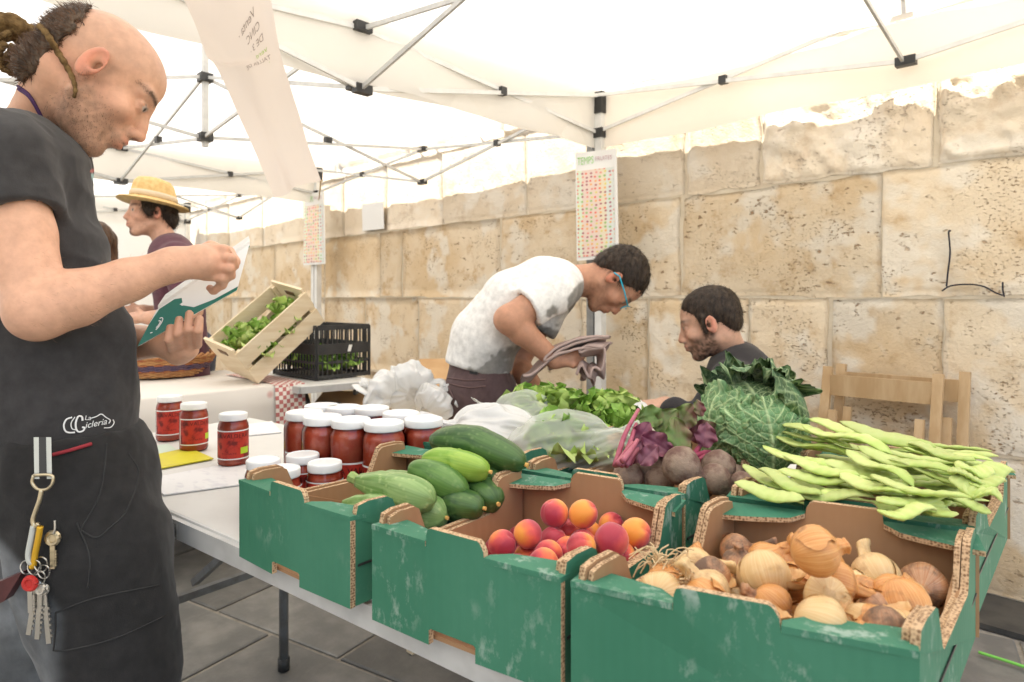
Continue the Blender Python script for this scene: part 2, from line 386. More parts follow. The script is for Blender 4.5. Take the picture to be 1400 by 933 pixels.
def tent(x0, y0, label, mids, L=2.99, grey=(), leglist=(0, 1, 2, 3), valances=(0, 1, 2, 3), Wd=3.0, side_m=None):
    side_m = side_m or M_truss
    cx, cy_ = x0+L/2, y0+Wd/2
    t = thing('market_tent', label, 'tent', (cx, cy_, 0), 'white pop up tents of the market')
    cor = [(x0, y0), (x0+L, y0), (x0+L, y0+Wd), (x0, y0+Wd)]
    for i in leglist:
        x, y = cor[i]; mt = M_leg_shaded if i in grey else M_leg
        sx = .028 if i in (0, 3) else -.028; sy = .0
        mb = MB(); mb.box((x+sx-.022, y+sy-.022, .012), (x+sx+.022, y+sy+.022, ZT-.06)); g = mb.build('leg', mt, t)
        mb = MB(); mb.box((x+sx-.05, y+sy-.05, 0), (x+sx+.05, y+sy+.05, .012)); mb.build('foot_plate', mt, g)
        mb = MB(); mb.box((x+sx-.03, y+sy-.03, ZT-.13), (x+sx+.03, y+sy+.03, ZT-.015)); mb.build('top_bracket', M_plastic, t)
        mb = MB(); mb.box((x+sx-.031, y+sy-.031, ZS-.03), (x+sx+.031, y+sy+.031, ZS+.02)); mb.build('slider_bracket', M_plastic, t)
    # roof panels
    for i in range(4):
        a = np.array([*cor[i], ZT]); b = np.array([*cor[(i+1) % 4], ZT]); pk = np.array([cx, cy_, ZP]); n = 24
        U = np.linspace(0, 1, n); V = np.linspace(0, 1, n); UU, VV = np.meshgrid(U, V, indexing='ij')
        q = (a[None, None]*(1-UU)[..., None]+b[None, None]*UU[..., None])*(1-VV)[..., None]+pk*VV[..., None]
        q[..., 2] -= .045*np.sin(np.pi*UU)*(1-VV)+.05*np.sin(np.pi*VV)*np.sin(np.pi*UU)
        q[..., 2] += .006*vnoise(q*3.2, 0)
        obj('roof_panel', q.reshape(-1, 3), grid_f(n, n), M_canopy, t, smooth=True)
    for i in valances:
        a = np.array([*cor[i], 0]); b = np.array([*cor[(i+1) % 4], 0]); nn = nrm(np.cross(b-a, UP)); nx, nz_ = 60, 8
        U = np.linspace(0, 1, nx); V = np.linspace(0, 1, nz_); UU, VV = np.meshgrid(U, V, indexing='ij')
        q = a*(1-UU)[..., None]+b*UU[..., None]+nn*(.012+.018*VV*np.sin(UU*23+i)+.012*VV*vnoise(np.stack([UU*9, UU*0, UU*0+i], -1)))[..., None]
        q[..., 2] = ZT-.045*np.sin(np.pi*UU)*(1-VV)-(ZT-ZV)*VV+.006*VV*np.sin(UU*8+i*2)
        obj('valance', q.reshape(-1, 3), grid_f(nx, nz_), M_canopy, t, smooth=True)
    cu, cl = ZT+.06, ZS-.03
    for i in range(4):
        a = np.array([*cor[i], 0.]); b = np.array([*cor[(i+1) % 4], 0.]); inn = nrm(np.array([cx, cy_, 0])-(a+b)/2)*.022
        a = a+inn; b = b+inn; m = (a+b)/2; lo, hi = mids[i]
        for (p, q, zp, zq) in ((a, m, ZT-.03, lo), (a, m, ZS, hi), (b, m, ZT-.03, lo), (b, m, ZS, hi)):
            o2 = inn*(.35 if zp > ZS else -.35)
            mb = MB(); mb.bar(p+UP*zp+o2, q+UP*zq+o2, .010, .018); mb.build('truss_bar', side_m, t)
        for z in (lo, hi):
            mb = MB(); mb.obox(m+UP*z, nrm(b-a)*.035, nrm(inn)*.018, UP*.017); mb.build('truss_joint', M_plastic, t)
        for p in (a, b):
            mb = MB(); mb.obox((p+m)/2+UP*((ZT-.03+lo+ZS+hi)/4), nrm(b-a)*.018, nrm(inn)*.016, UP*.018); mb.build('truss_joint', M_plastic, t)
        ctr = np.array([cx, cy_, 0.]); e = nrm(ctr-m); sd_ = nrm(np.cross(e, UP))*.008
        for (z0_, z1_, s_) in ((lo, cu, 1), (hi, cl, -1)):
            mb = MB(); mb.bar(m+UP*z0_+sd_*s_, ctr+UP*z1_+sd_*s_-e*.02, .010, .017); mb.build('truss_bar', M_truss, t)
        mb = MB(); mb.obox((m+ctr)/2+UP*((lo+cu+hi+cl)/4), e*.022, sd_*2, UP*.018); mb.build('truss_joint', M_plastic, t)
    mb = MB(); mb.box((cx-.014, cy_-.014, cl-.05), (cx+.014, cy_+.014, ZP-.01)); mb.build('centre_post', M_truss, t)
    for z in (cu, cl):
        mb = MB(); mb.box((cx-.032, cy_-.032, z-.022), (cx+.032, cy_+.032, z+.022)); mb.build('centre_hub', M_plastic, t)
    return t
XA = -2.17
mA = [(2.0, 2.2), (2.0, 2.2), (2.05, 2.28), (1.93, 2.166)]
tentA = tent(XA, -.1, 'white pop up tent over the vegetable stall, its leg carries the tall calendar poster', mA, side_m=M_leg)
tentB = tent(XA-2.99, -.1, 'white pop up tent over the basket and salad stall', [(1.95, 2.18)]*4, grey=(1, 2), valances=(0, 1, 3))
tentC = tent(XA-5.98, -.1, 'far white pop up tent beyond the man in the straw hat', [(1.95, 2.18)]*4, valances=(0, 1, 3))
tentD_shade = tent(XA, -3.0, 'unseen white tent added to keep the sun off the vegetable stall', [(1.95, 2.18)]*4)  # added behind the camera to block sun coming in under the front eave
tentE_shade = tent(XA-2.99, -3.0, 'unseen white tent added to keep the sun off the basket stall', [(1.95, 2.18)]*4)  # second tent of the added, unseen row, also there for its shade
# fabric end wall of the far tent
nx, nz_ = 50, 14
UU, VV = np.meshgrid(np.linspace(0, 1, nx), np.linspace(0, 1, nz_), indexing='ij')
q = np.stack([XA-5.96+.03*np.sin(UU*31)*(1-VV*.4)+0*UU, -.1+3.0*UU, .05+(ZT-.07)*VV], -1)
sw = obj('tent_side_wall', q.reshape(-1, 3), grid_f(nx, nz_), M_canopy, smooth=True)
tag(sw, 'white fabric side wall closing the end of the far tent', 'side wall')
q2 = q.copy(); q2[..., 0] = XA-5.95+2.9*UU; q2[..., 1] = -.08+.03*np.sin(UU*29)
sw2 = obj('tent_side_wall', q2.reshape(-1, 3), grid_f(nx, nz_), M_canopy, smooth=True)
tag(sw2, 'white fabric side wall along the open side of the far tent', 'side wall')

# ---- hanging cloth banner (its print shows through from behind, so the lines run mirrored)
M_banner = canopy_material(); M_banner.name = 'banner_cloth'
M_banner.node_tree.nodes['Diffuse BSDF'].inputs[0].default_value = (.78, .71, .655, 1); M_banner.node_tree.nodes['Translucent BSDF'].inputs[0].default_value = (.80, .72, .66, 1)
Ncol = 60
tl = [(225, -60, 1.72), (252, 0, 1.78), (283, 75, 1.88), (300, 98, 1.92), (335, 180, 2.10), (374, 270, 2.32)]
tr_ = [(345, -60, 1.78), (368, 0, 1.84), (380, 70, 1.95), (392, 110, 2.0), (415, 180, 2.17), (437, 246, 2.40)]
Lp = spline([P(*a) for a in tl], Ncol); Rp = spline([P(*a) for a in tr_], Ncol); nu = 18
U = np.linspace(0, 1, nu); q = Lp[:, None]*(1-U)[None, :, None]+Rp[:, None]*U[None, :, None]
cr = vnoise(np.stack([np.linspace(0, 7, Ncol)[:, None]+0*U, 4*U+0*np.linspace(0, 1, Ncol)[:, None], 0*q[..., 0]], -1), 3)
q = q+FW*(.02*cr+.012*np.sin(U*9)[None, :])[..., None]
banner = obj('cloth_banner', q.reshape(-1, 3), grid_f(Ncol, nu), M_banner, smooth=True)
tag(banner, 'pale cotton banner hanging slanted from the tent frame with printed list', 'banner')
M_print = mat('faded_print', (.34, .27, .24), .9); M_printg = mat('green_print', (.42, .55, .16), .9)
def textmesh(body, size, shear=0.):
    cu_ = bpy.data.curves.new('t', 'FONT'); cu_.body = body; cu_.size = size; cu_.shear = shear; cu_.resolution_u = 3
    to = bpy.data.objects.new('t', cu_); C.objects.link(to); bpy.context.view_layer.update()
    me = to.to_mesh(); V = np.array([v.co[:] for v in me.vertices]); Fc = [list(p.vertices) for p in me.polygons]
    to.to_mesh_clear(); bpy.data.objects.remove(to); bpy.data.curves.remove(cu_)
    return V, Fc
def bil(u, v):        # point on the banner, v along length
    a = v*(Ncol-1); i = int(min(a, Ncol-2)); f = a-i; b = u*(nu-1); j = int(min(b, nu-2)); g = b-j
    return (q[i, j]*(1-f)*(1-g)+q[i+1, j]*f*(1-g)+q[i, j+1]*(1-f)*g+q[i+1, j+1]*f*g)
for (tx, u0, v0, sz, mt) in (('Venta ·', .78, .25, .15, M_print), ('CINC', .80, .295, .13, M_print), ('DE 3 ·', .82, .34, .13, M_print), ('verd', .84, .39, .15, M_printg), ('TALLER DE', .86, .435, .13, M_print), ('·', .84, .475, .22, M_printg)):
    V, Fc = textmesh(tx, 1.0)
    W3 = [bil(np.clip(u0-x*sz*.62, 0, 1), np.clip(v0-y*.042+x*sz*.24, 0, 1))-FW*.006 for x, y, _ in V]
    obj('printed_line', W3, Fc, mt, banner)
# string tying the banner corner to the far tent leg, and rag knot on the near frame
M_rope = mat('rope', (.60, .46, .25), .9, bump=.5, bscale=200)
mb = MB(); mb.tube(spline([q[-1, -1], (q[-1, -1]+np.array([XA-2.96, 2.9, 1.98]))/2-UP*.03, np.array([XA-2.96, 2.9, 1.98])], 12), .003, 6)
tag(mb.build('tie_string', M_rope, smooth=True), 'thin string tying the lower banner corner to a tent leg', 'string')
mb = MB(); k0 = P(172, 14, 2.1)
mb.tube(spline([P(205, 1, 2.1), P(190, 3, 2.09), k0, P(165, 22, 2.08), P(163, 28, 2.08)], 14), .006, 6); mb.tube(spline([k0+FW*-.02, P(175, 8, 2.06), P(180, 16, 2.06), P(176, 27, 2.07)], 12), .006, 6)
mb.tube(spline([P(168, 8, 2.06), P(178, 13, 2.05), P(167, 16, 2.06)], 10), .006, 6)
tag(mb.build('rope_knot', M_rope, smooth=True), 'yellowish rope knotted round the tent frame above the bald head', 'rope')

# ---- posters
def poster_material(nc, nr):
    m = bpy.data.materials.new('calendar_print'); m.use_nodes = True; N, L, b = nodes(m)
    tc = N.new('ShaderNodeTexCoord'); uv = tc.outputs['UV']
    mp = N.new('ShaderNodeMapping'); mp.inputs['Scale'].default_value = (nc, nr, 1); L.new(uv, mp.inputs[0])
    vo = N.new('ShaderNodeTexVoronoi'); vo.voronoi_dimensions = '2D'; vo.inputs['Scale'].default_value = 1; vo.inputs['Randomness'].default_value = .35; L.new(mp.outputs[0], vo.inputs['Vector'])
    hs = N.new('ShaderNodeSeparateColor'); L.new(vo.outputs['Color'], hs.inputs[0])
    cr_ = N.new('ShaderNodeValToRGB'); e = cr_.color_ramp; e.interpolation = 'CONSTANT'
    cols = [(.75, .10, .05), (.20, .45, .08), (.80, .35, .05), (.35, .06, .10), (.70, .60, .10), (.72, .22, .18)]
    e.elements[0].color = (*cols[0], 1); e.elements[1].position = 1/6; e.elements[1].color = (*cols[1], 1)
    for i in range(2, 6): el = e.elements.new(i/6); el.color = (*cols[i], 1)
    L.new(hs.outputs[0], cr_.inputs[0])
    r = N.new('ShaderNodeMapRange'); r.inputs[1].default_value = .20; r.inputs[2].default_value = .34; r.inputs[3].default_value = .85; r.inputs[4].default_value = 0; L.new(vo.outputs['Distance'], r.inputs[0])
    sep = N.new('ShaderNodeSeparateXYZ'); L.new(uv, sep.inputs[0])
    r2 = N.new('ShaderNodeMapRange'); r2.inputs[1].default_value = .0; r2.inputs[2].default_value = 1; L.new(sep.outputs[0], r2.inputs[0])
    c2 = N.new('ShaderNodeValToRGB'); e = c2.color_ramp; e.interpolation = 'CONSTANT'
    e.elements[0].color = (.66, .74, .58, 1); e.elements[1].position = .14; e.elements[1].color = (.74, .60, .52, 1)
    el = e.elements.new(.62); el.color = (.74, .66, .50, 1); el = e.elements.new(.80); el.color = (.66, .70, .66, 1)
    L.new(r2.outputs[0], c2.inputs[0])
    mx = N.new('ShaderNodeMix'); mx.data_type = 'RGBA'; L.new(r.outputs[0], mx.inputs[0]); L.new(c2.outputs[0], mx.inputs[6]); L.new(cr_.outputs[0], mx.inputs[7])
    L.new(mx.outputs[2], b.inputs['Base Color']); b.inputs['Roughness'].default_value = .5
    return m
M_paper = mat('white_paper', (.80, .80, .78), .6, spec=.3)
M_pgreen = mat('green_ink', (.36, .62, .25), .7); M_ppink = mat('mauve_ink', (.55, .38, .42), .7)
def quad_uv(o):
    uvl = o.data.uv_layers.new(name='UVMap')
    for i, c in enumerate(((0, 0), (1, 0), (1, 1), (0, 1))): uvl.data[i].uv = c
def poster(px, Y, label, seed, nr):
    p = [onY(x, y, Y) for x, y in px]       # bottom-left, bottom-right, top-right, top-left
    t = thing('calendar_poster', label, 'poster', (p[0]+p[1])/2)
    e = np.array([0, .002, 0]); mb = MB(); mb.hexa([p[0]+e, p[1]+e, p[1]-e, p[0]-e, p[3]+e, p[2]+e, p[2]-e, p[3]-e]); mb.build('sheet', M_paper, t)
    bl = lambda u, v: (p[0]*(1-u)+p[1]*u)*(1-v)+(p[3]*(1-u)+p[2]*u)*v-np.array([0, .005, 0])
    o = obj('print', [bl(.04, .03), bl(.93, .03), bl(.93, .83), bl(.04, .83)], [(0, 1, 2, 3)], poster_material(8, nr), t); quad_uv(o)
    for (tx, u0, u1, v0, v1, mt) in (('TEMPS', .05, .46, .885, .955, M_pgreen), ('FRUITES', .50, .90, .905, .945, M_ppink)):
        V, Fc = textmesh(tx, 1.); V[:, 0] /= V[:, 0].max(); V[:, 1] = (V[:, 1]-V[:, 1].min())/(V[:, 1].max()-V[:, 1].min())
        obj('title_lettering', [bl(u0+(u1-u0)*x, v0+(v1-v0)*y) for x, y, _ in V], Fc, mt, t)
    return t
poster([(789, 357), (846, 352), (843, 203), (787, 210)], 2.855, 'tall printed produce calendar on the tent leg beside the bending man', 1, 22)
poster([(415, 363), (445, 361), (443, 262), (417, 266)], 2.85, 'small faded produce calendar on the tent leg above the black crate', 2, 18)
p = [onY(x, y, YW-.03) for x, y in ((496, 316), (525, 313), (524, 276), (495, 280))]
mb = MB(); e = np.array([0, .0025, 0]); mb.hexa([p[0]+e, p[1]+e, p[1]-e, p[0]-e, p[3]+e, p[2]+e, p[2]-e, p[3]-e])
tag(mb.build('paper_notice', M_paper), 'blank white paper sheet stuck on the stone wall', 'notice')

# ================================================================== TABLES
M_tabletop = mat('plastic_tabletop', (.66, .655, .63), .5, col2=(.60, .59, .565), vscale=5, detail=8, bump=.12, bscale=120, bdist=.001, spec=.35)
M_tableedge = mat('metal_edge', (.46, .46, .45), .42, col2=(.55, .55, .54), vscale=12, spec=.5)
M_tleg = mat('grey_table_leg', (.17, .18, .19), .45, col2=(.12, .12, .12), vscale=20, spec=.5)
ZTAB = .74
def folding_table(c, label, leg_us, zt=ZTAB, th=.034, group=None):
    c = [np.array([x, y, 0.]) for x, y in c]
    t = thing('folding_table', label, 'table', sum(c)/4, group)
    bl = lambda u, v, z: (c[0]*(1-u)+c[1]*u)*(1-v)+(c[3]*(1-u)+c[2]*u)*v+UP*z
    e = .004
    mb = MB(); mb.hexa([bl(e, e, zt-.02), bl(1-e, e, zt-.02), bl(1-e, 1-e, zt-.02), bl(e, 1-e, zt-.02), bl(e, e, zt), bl(1-e, e, zt), bl(1-e, 1-e, zt), bl(e, 1-e, zt)]); o = mb.build('tabletop', M_tabletop, t)
    bv = o.modifiers.new('b', 'BEVEL'); bv.width = .006; bv.segments = 2
    for (a, b) in ((0, 1), (1, 2), (2, 3), (3, 0)):
        d = nrm(c[b]-c[a]); nn = np.cross(d, UP)
        mb = MB(); mb.bar(c[a]+UP*(zt-th/2-.005)+d*.004+nn*.001, c[b]+UP*(zt-th/2-.005)-d*.004+nn*.001, .012, th); mb.build('edge_rail', M_tableedge, t)
    for u in leg_us:
        for v in (.06, .94):
            mb = MB(); mb.tube([bl(u, v, .0), bl(u, v, zt-.02)], .014, 12); g = mb.build('leg', M_tleg, t, smooth=True)
            mb = MB(); mb.tube([bl(u, v, .0), bl(u, v, .035)], .018, 12); mb.build('foot_cap', M_plastic, g, smooth=True)
        mb = MB(); mb.bar(bl(u, .06, .33), bl(u, .94, .33), .02, .02); mb.build('crossbar', M_tleg, t)
        mb = MB(); mb.bar(bl(u, .06, .62), bl(u, .94, .62), .02, .02); mb.build('crossbar', M_tleg, t)
        ud = .25 if u < .5 else -.25
        mb = MB(); mb.bar(bl(u, .5, .36), bl(u+ud, .5, zt-.03), .018, .018); mb.build('brace', M_tleg, t)
    return t
folding_table([(-2.1, .353), (-.15, .56), (-.215, 1.18), (-2.165, .973)], 'long white folding table carrying the green produce boxes and jars', (.13, .88))
folding_table([(-1.20, 1.19), (-.22, 1.29), (-.27, 1.82), (-1.25, 1.72)], 'second folding table behind, under the back row of produce boxes', (.15, .85))
# sticker on the table edge
a, b = onZ(240, 707, .722), onZ(272, 722, .722)
fa, fb = np.array([-2.1, .353, 0]), np.array([-.15, .56, 0]); fd = nrm(fb-fa); fn = np.cross(fd, UP)
s0 = fa+fd*np.dot(a*[1, 1, 0]-fa, fd); mb = MB(); mb.bar(s0+UP*.718+fn*.0075, s0+fd*.065+UP*.718+fn*.0075, .002, .024)
tag(mb.build('edge_sticker', mat('worn_sticker', (.52, .52, .49), .7, col2=(.22, .22, .21), vscale=60, detail=6)), 'worn speckled sticker on the front edge of the folding table', 'sticker')
# ================================================================== GREEN PRODUCE BOXES
def board_materials():
    def base(name, cA, cB, scuff):
        m = mat(name, cA, .62, col2=cB, vscale=4, detail=6, vlo=.4, vhi=.75, spec=.25); N, L, b = nodes(m)
        tc = N.new('ShaderNodeTexCoord'); src = b.inputs['Base Color'].links[0].from_socket
        oi = N.new('ShaderNodeObjectInfo'); sh = N.new('ShaderNodeVectorMath'); sh.operation = 'SCALE'; sh.inputs[0].default_value = (3, 5, 7)
        L.new(oi.outputs['Random'], sh.inputs['Scale']); ad = N.new('ShaderNodeVectorMath'); L.new(tc.outputs['Object'], ad.inputs[0]); L.new(sh.outputs[0], ad.inputs[1])
        if scuff:
            mp = N.new('ShaderNodeMapping'); mp.inputs['Scale'].default_value = (30, 30, 16); mp.inputs['Rotation'].default_value = (.12, .1, 0); L.new(ad.outputs[0], mp.inputs[0])
            n1 = N.new('ShaderNodeTexNoise'); n1.inputs['Scale'].default_value = 1.6; n1.inputs['Detail'].default_value = 7; n1.inputs['Roughness'].default_value = .72; L.new(mp.outputs[0], n1.inputs[0])
            n2 = N.new('ShaderNodeTexNoise'); n2.inputs['Scale'].default_value = 7; n2.inputs['Detail'].default_value = 3; L.new(ad.outputs[0], n2.inputs[0])
            r1 = N.new('ShaderNodeMapRange'); r1.inputs[1].default_value = .53; r1.inputs[2].default_value = .63; L.new(n1.outputs[0], r1.inputs[0])
            r2 = N.new('ShaderNodeMapRange'); r2.inputs[1].default_value = .47; r2.inputs[2].default_value = .62; L.new(n2.outputs[0], r2.inputs[0])
            mu = N.new('ShaderNodeMath'); mu.operation = 'MULTIPLY'; L.new(r1.outputs[0], mu.inputs[0]); L.new(r2.outputs[0], mu.inputs[1])
            mu2 = N.new('ShaderNodeMath'); mu2.operation = 'MULTIPLY'; L.new(mu.outputs[0], mu2.inputs[0]); mu2.inputs[1].default_value = .62
            mx = N.new('ShaderNodeMix'); mx.data_type = 'RGBA'; L.new(mu2.outputs[0], mx.inputs[0]); L.new(src, mx.inputs[6]); mx.inputs[7].default_value = (.42, .50, .44, 1); L.new(mx.outputs[2], b.inputs['Base Color'])
        wv = N.new('ShaderNodeTexWave'); wv.bands_direction = 'DIAGONAL'; wv.inputs['Scale'].default_value = 42; wv.inputs['Distortion'].default_value = .3
        mp2 = N.new('ShaderNodeMapping'); mp2.inputs['Scale'].default_value = (1, 1, .02); L.new(tc.outputs['Object'], mp2.inputs[0]); L.new(mp2.outputs[0], wv.inputs[0])
        bp = N.new('ShaderNodeBump'); bp.inputs['Strength'].default_value = .10; bp.inputs['Distance'].default_value = .002; L.new(wv.outputs[1], bp.inputs['Height']); L.new(bp.outputs[0], b.inputs['Normal'])
        return m
    g = base('green_board', (.042, .172, .104), (.060, .205, .130), True)
    k = base('brown_board', (.36, .205, .105), (.40, .24, .13), False)
    e = mat('corrugated_edge', (.46, .30, .165), .9); N, L, b = nodes(e)
    tc = N.new('ShaderNodeTexCoord'); vo = N.new('ShaderNodeTexVoronoi'); vo.inputs['Scale'].default_value = 290; vo.inputs['Randomness'].default_value = .55
    L.new(tc.outputs['Object'], vo.inputs['Vector']); rp = N.new('ShaderNodeMapRange'); rp.inputs[1].default_value = .25; rp.inputs[2].default_value = .62; L.new(vo.outputs['Distance'], rp.inputs[0])
    mx = N.new('ShaderNodeMix'); mx.data_type = 'RGBA'; L.new(rp.outputs[0], mx.inputs[0]); mx.inputs[6].default_value = (.20, .115, .06, 1); mx.inputs[7].default_value = (.58, .40, .24, 1); L.new(mx.outputs[2], b.inputs['Base Color'])
    return g, k, e
M_green, M_brown, M_edge = board_materials()
BH = .112
def panel(name, A, B, prof, th, outn, parent, mats3=None, sub=1):
    """board standing on segment A-B; prof = [(s, z)...] closed outline (0..1 along, metres up); outer face on outn side"""
    A = np.array([*A, 0.]); B = np.array([*B, 0.]); outn = np.array([*outn, 0.])
    rr = random.Random(int(abs(A[0]*991+A[1]*577+B[0]*313)*1000))
    def bow(s): return outn*.0045*math.sin(math.pi*s)*BOW
    n = len(prof)
    fo = [A+(B-A)*s+UP*z+bow(s) for s, z in prof]; fi = [p-outn*th for p in fo]
    Fs = []; mi = []
    loop = list(range(n)); cr = np.cross(fo[1]-fo[0], fo[2]-fo[1])
    ar = sum((prof[i][0]*prof[(i+1) % n][1]-prof[(i+1) % n][0]*prof[i][1]) for i in range(n))
    d = np.cross(B-A, UP); ccw_out = (np.dot(d, outn) > 0) == (ar > 0)
    Fs.append(loop if ccw_out else loop[::-1]); mi.append(0)
    Fs.append([i+n for i in (loop[::-1] if ccw_out else loop)]); mi.append(1)
    for i in range(n):
        j = (i+1) % n; f = [i, j, j+n, i+n]; Fs.append(f[::-1] if ccw_out else f); mi.append(2)
    return obj(name, fo+fi, Fs, mats3 or [M_green, M_brown, M_edge], parent, mi)
BOW = 1.0
def produce_box(corn, label, z0=ZTAB+.001, hole=True, low=.085, liner=True, hgt=BH):
    """corn: FL, FR, BR, BL on plan"""
    c = [np.array(q, float) for q in corn]; ctr = sum(c)/4
    t = thing('produce_box', label, 'cardboard box', (*ctr, z0), 'green cardboard produce boxes')
    th = .008
    def outw(a, b):
        d = b-a; n = np.array([d[1], -d[0]]); n /= np.linalg.norm(n)
        return n if np.dot(n, (a+b)/2-ctr) > 0 else -n
    def arc(s0, z0_, s1, z1_, k=5, bulge=.3):
        return [(s0+(s1-s0)*i/k, z0_+(z1_-z0_)*(i/k)**(1+bulge)) for i in range(k+1)]
    Z = lambda z: z+z0
    # front and back: folded top with a raised tab
    for (a, b, nm) in ((c[0], c[1], 'front_panel'), (c[2], c[3], 'back_panel')):
        n = outw(a, b); h = hgt
        pr = [(0, 0)]
        if hole: pr += [(.36, 0), (.36, .017), (.37, .019), (.60, .019), (.61, .017), (.61, 0)]
        pr += [(1, 0), (1, h), (.655, h), (.65, h+.012), (.635, h+.019), (.62, h+.022), (.37, h+.022), (.352, h+.020), (.345, h+.014), (.342, h), (0, h)]
        panel(nm, a, b, [(s, Z(z)) for s, z in pr], th, n, t)
        # folded flaps, tapering towards the tab
        d = b-a; inn = -n
        for (s0, s1) in ((0., .342), (1., .655)):
            k = 7; pts = []; 
            for i in range(k): 
                s = s0+(s1-s0)*i/(k-1); w = .040*(1-(i/(k-1))**1.6*.55) if i < k-1 else .004
                pts.append((s, w))
            top = []; inner = []
            for s, w in pts:
                p0 = a+d*s+n*.001+n*.0045*math.sin(math.pi*s); p1 = p0+inn*(w+.008)
                top.append(np.array([*p0, Z(h+.0005)])); inner.append(np.array([*p1, Z(h+.0005)-.004*(w/.04)]))
            V = [q+UP*.006 for q in top]+[q+UP*.006 for q in inner]+top+inner; Fs = []; mi = []
            for i in range(k-1):
                Fs += [(i, i+1, k+i+1, k+i), (2*k+i+1, 2*k+i, 3*k+i, 3*k+i+1), (k+i, k+i+1, 3*k+i+1, 3*k+i), (i+1, i, 2*k+i, 2*k+i+1)]; mi += [0, 1, 2, 0]
            Fs += [(0, k, 3*k, 2*k), (k-1, 2*k-1, 4*k-1, 3*k-1)]; mi += [0, 2]
            o = obj('top_flap', V, Fs, [M_green, M_brown, M_edge], t, mi)
            bm = bmesh.new(); bm.from_mesh(o.data); bmesh.ops.recalc_face_normals(bm, faces=bm.faces); bm.to_mesh(o.data); bm.free()
    # sides: high corners, low middle; double board
    for (a, b) in ((c[1], c[2]), (c[3], c[0])):
        n = outw(a, b); d = (b-a)/np.linalg.norm(b-a); L_ = np.linalg.norm(b-a)
        a2 = a+d*.0085-n*.0015; b2 = b-d*.0085-n*.0015
        h = hgt
        pr = [(0, 0), (1, 0), (1, h-.001), (.985, h+.017), (.93, h+.020), (.83, h+.019), (.80, h+.014), (.74, low), (.72, low-.004), (.28, low-.004), (.26, low), (.20, h+.014), (.17, h+.019), (.07, h+.020), (.015, h+.017), (0, h-.001)]
        panel('side_panel', a2, b2, [(s, Z(z)) for s, z in pr], .0075, n, t)
        if liner:
            a3 = a2-n*.0085+d*.004; b3 = b2-n*.0085-d*.004
            pr2 = [(s, (z if z <= .001 else z-.003)) for s, z in pr]
            panel('side_liner', a3, b3, [(s, Z(z)) for s, z in pr2], .006, n, t, [M_brown, M_brown, M_edge])
        # seam where the board is folded over
        sm = MB(); q0 = a2+n*.0012+d*.004; q1 = b2+n*.0012-d*.004
        sm.bar(np.array([*q0, Z(.052)]), np.array([*q1, Z(.052)]), .0012, .003); sm.build('seam', M_plastic, t)
    mb = MB(); i_ = [p+(ctr-p)*.05 for p in c]
    mb.hexa([np.array([*p, Z(.001)]) for p in i_]+[np.array([*p, Z(.006)]) for p in i_]); mb.build('bottom', M_brown, t)
    return t
BX1 = [(-1.008, .436), (-.735, .461), (-.755, .775), (-1.012, .757)]
BX2 = [(-.692, .465), (-.424, .508), (-.462, .822), (-.722, .762)]
BX3 = [(-.412, .509), (-.131, .60), (-.146, .943), (-.418, .856)]
BX4 = [(-.735, .782), (-.476, .842), (-.50, 1.17), (-.76, 1.11)]
BX5 = [(-.430, .880), (-.152, .967), (-.168, 1.36), (-.446, 1.27)]
BX6 = [(-1.03, .80), (-.772, .815), (-.80, 1.16), (-1.06, 1.14)]
produce_box(BX1, 'green cardboard box full of cucumbers and courgettes next to the jars')
produce_box(BX2, 'scuffed green cardboard box holding apricots')
produce_box(BX3, 'green cardboard box heaped with onions, board torn at its corners', hole=False)
produce_box(BX4, 'green cardboard box of beetroots behind the apricot box', hole=False)
produce_box(BX5, 'green cardboard box overflowing with flat green beans', hole=False, low=.095)
produce_box(BX6, 'green cardboard box with bagged salad behind the cucumber box', hole=False)

def bilin(c, u, v):
    c = [np.array(q) for q in c]; return (c[0]*(1-u)+c[1]*u)*(1-v)+(c[3]*(1-u)+c[2]*u)*v
# a torn patch of paper on the back wall of the apricot box
# ================================================================== APRICOTS
def apricot_material():
    m = mat('apricot_skin', (.80, .30, .035), .45, sss=.15, sheen=.25, spec=.35); N, L, b = nodes(m)
    tc = N.new('ShaderNodeTexCoord'); oi = N.new('ShaderNodeObjectInfo'); sp = N.new('ShaderNodeSeparateXYZ'); L.new(tc.outputs['Object'], sp.inputs[0])
    nz = N.new('ShaderNodeTexNoise'); nz.inputs['Scale'].default_value = 28; nz.inputs['Detail'].default_value = 4; L.new(tc.outputs['Object'], nz.inputs[0])
    s1 = N.new('ShaderNodeMath'); s1.operation = 'MULTIPLY_ADD'; L.new(sp.outputs[0], s1.inputs[0]); s1.inputs[1].default_value = 22; L.new(nz.outputs[0], s1.inputs[2])
    s2 = N.new('ShaderNodeMath'); s2.operation = 'MULTIPLY_ADD'; L.new(oi.outputs['Random'], s2.inputs[0]); s2.inputs[1].default_value = .75; s2.inputs[2].default_value = -.26
    s3 = N.new('ShaderNodeMath'); L.new(s1.outputs[0], s3.inputs[0]); L.new(s2.outputs[0], s3.inputs[1])
    rp = N.new('ShaderNodeValToRGB'); e = rp.color_ramp
    e.elements[0].position = .12; e.elements[0].color = (.80, .31, .05, 1); e.elements[1].position = .80; e.elements[1].color = (.40, .035, .06, 1)
    k = e.elements.new(.36); k.color = (.76, .15, .065, 1); k = e.elements.new(.54); k.color = (.60, .075, .075, 1)
    L.new(s3.outputs[0], rp.inputs[0]); L.new(rp.outputs[0], b.inputs['Base Color'])
    return m
M_apr = apricot_material()
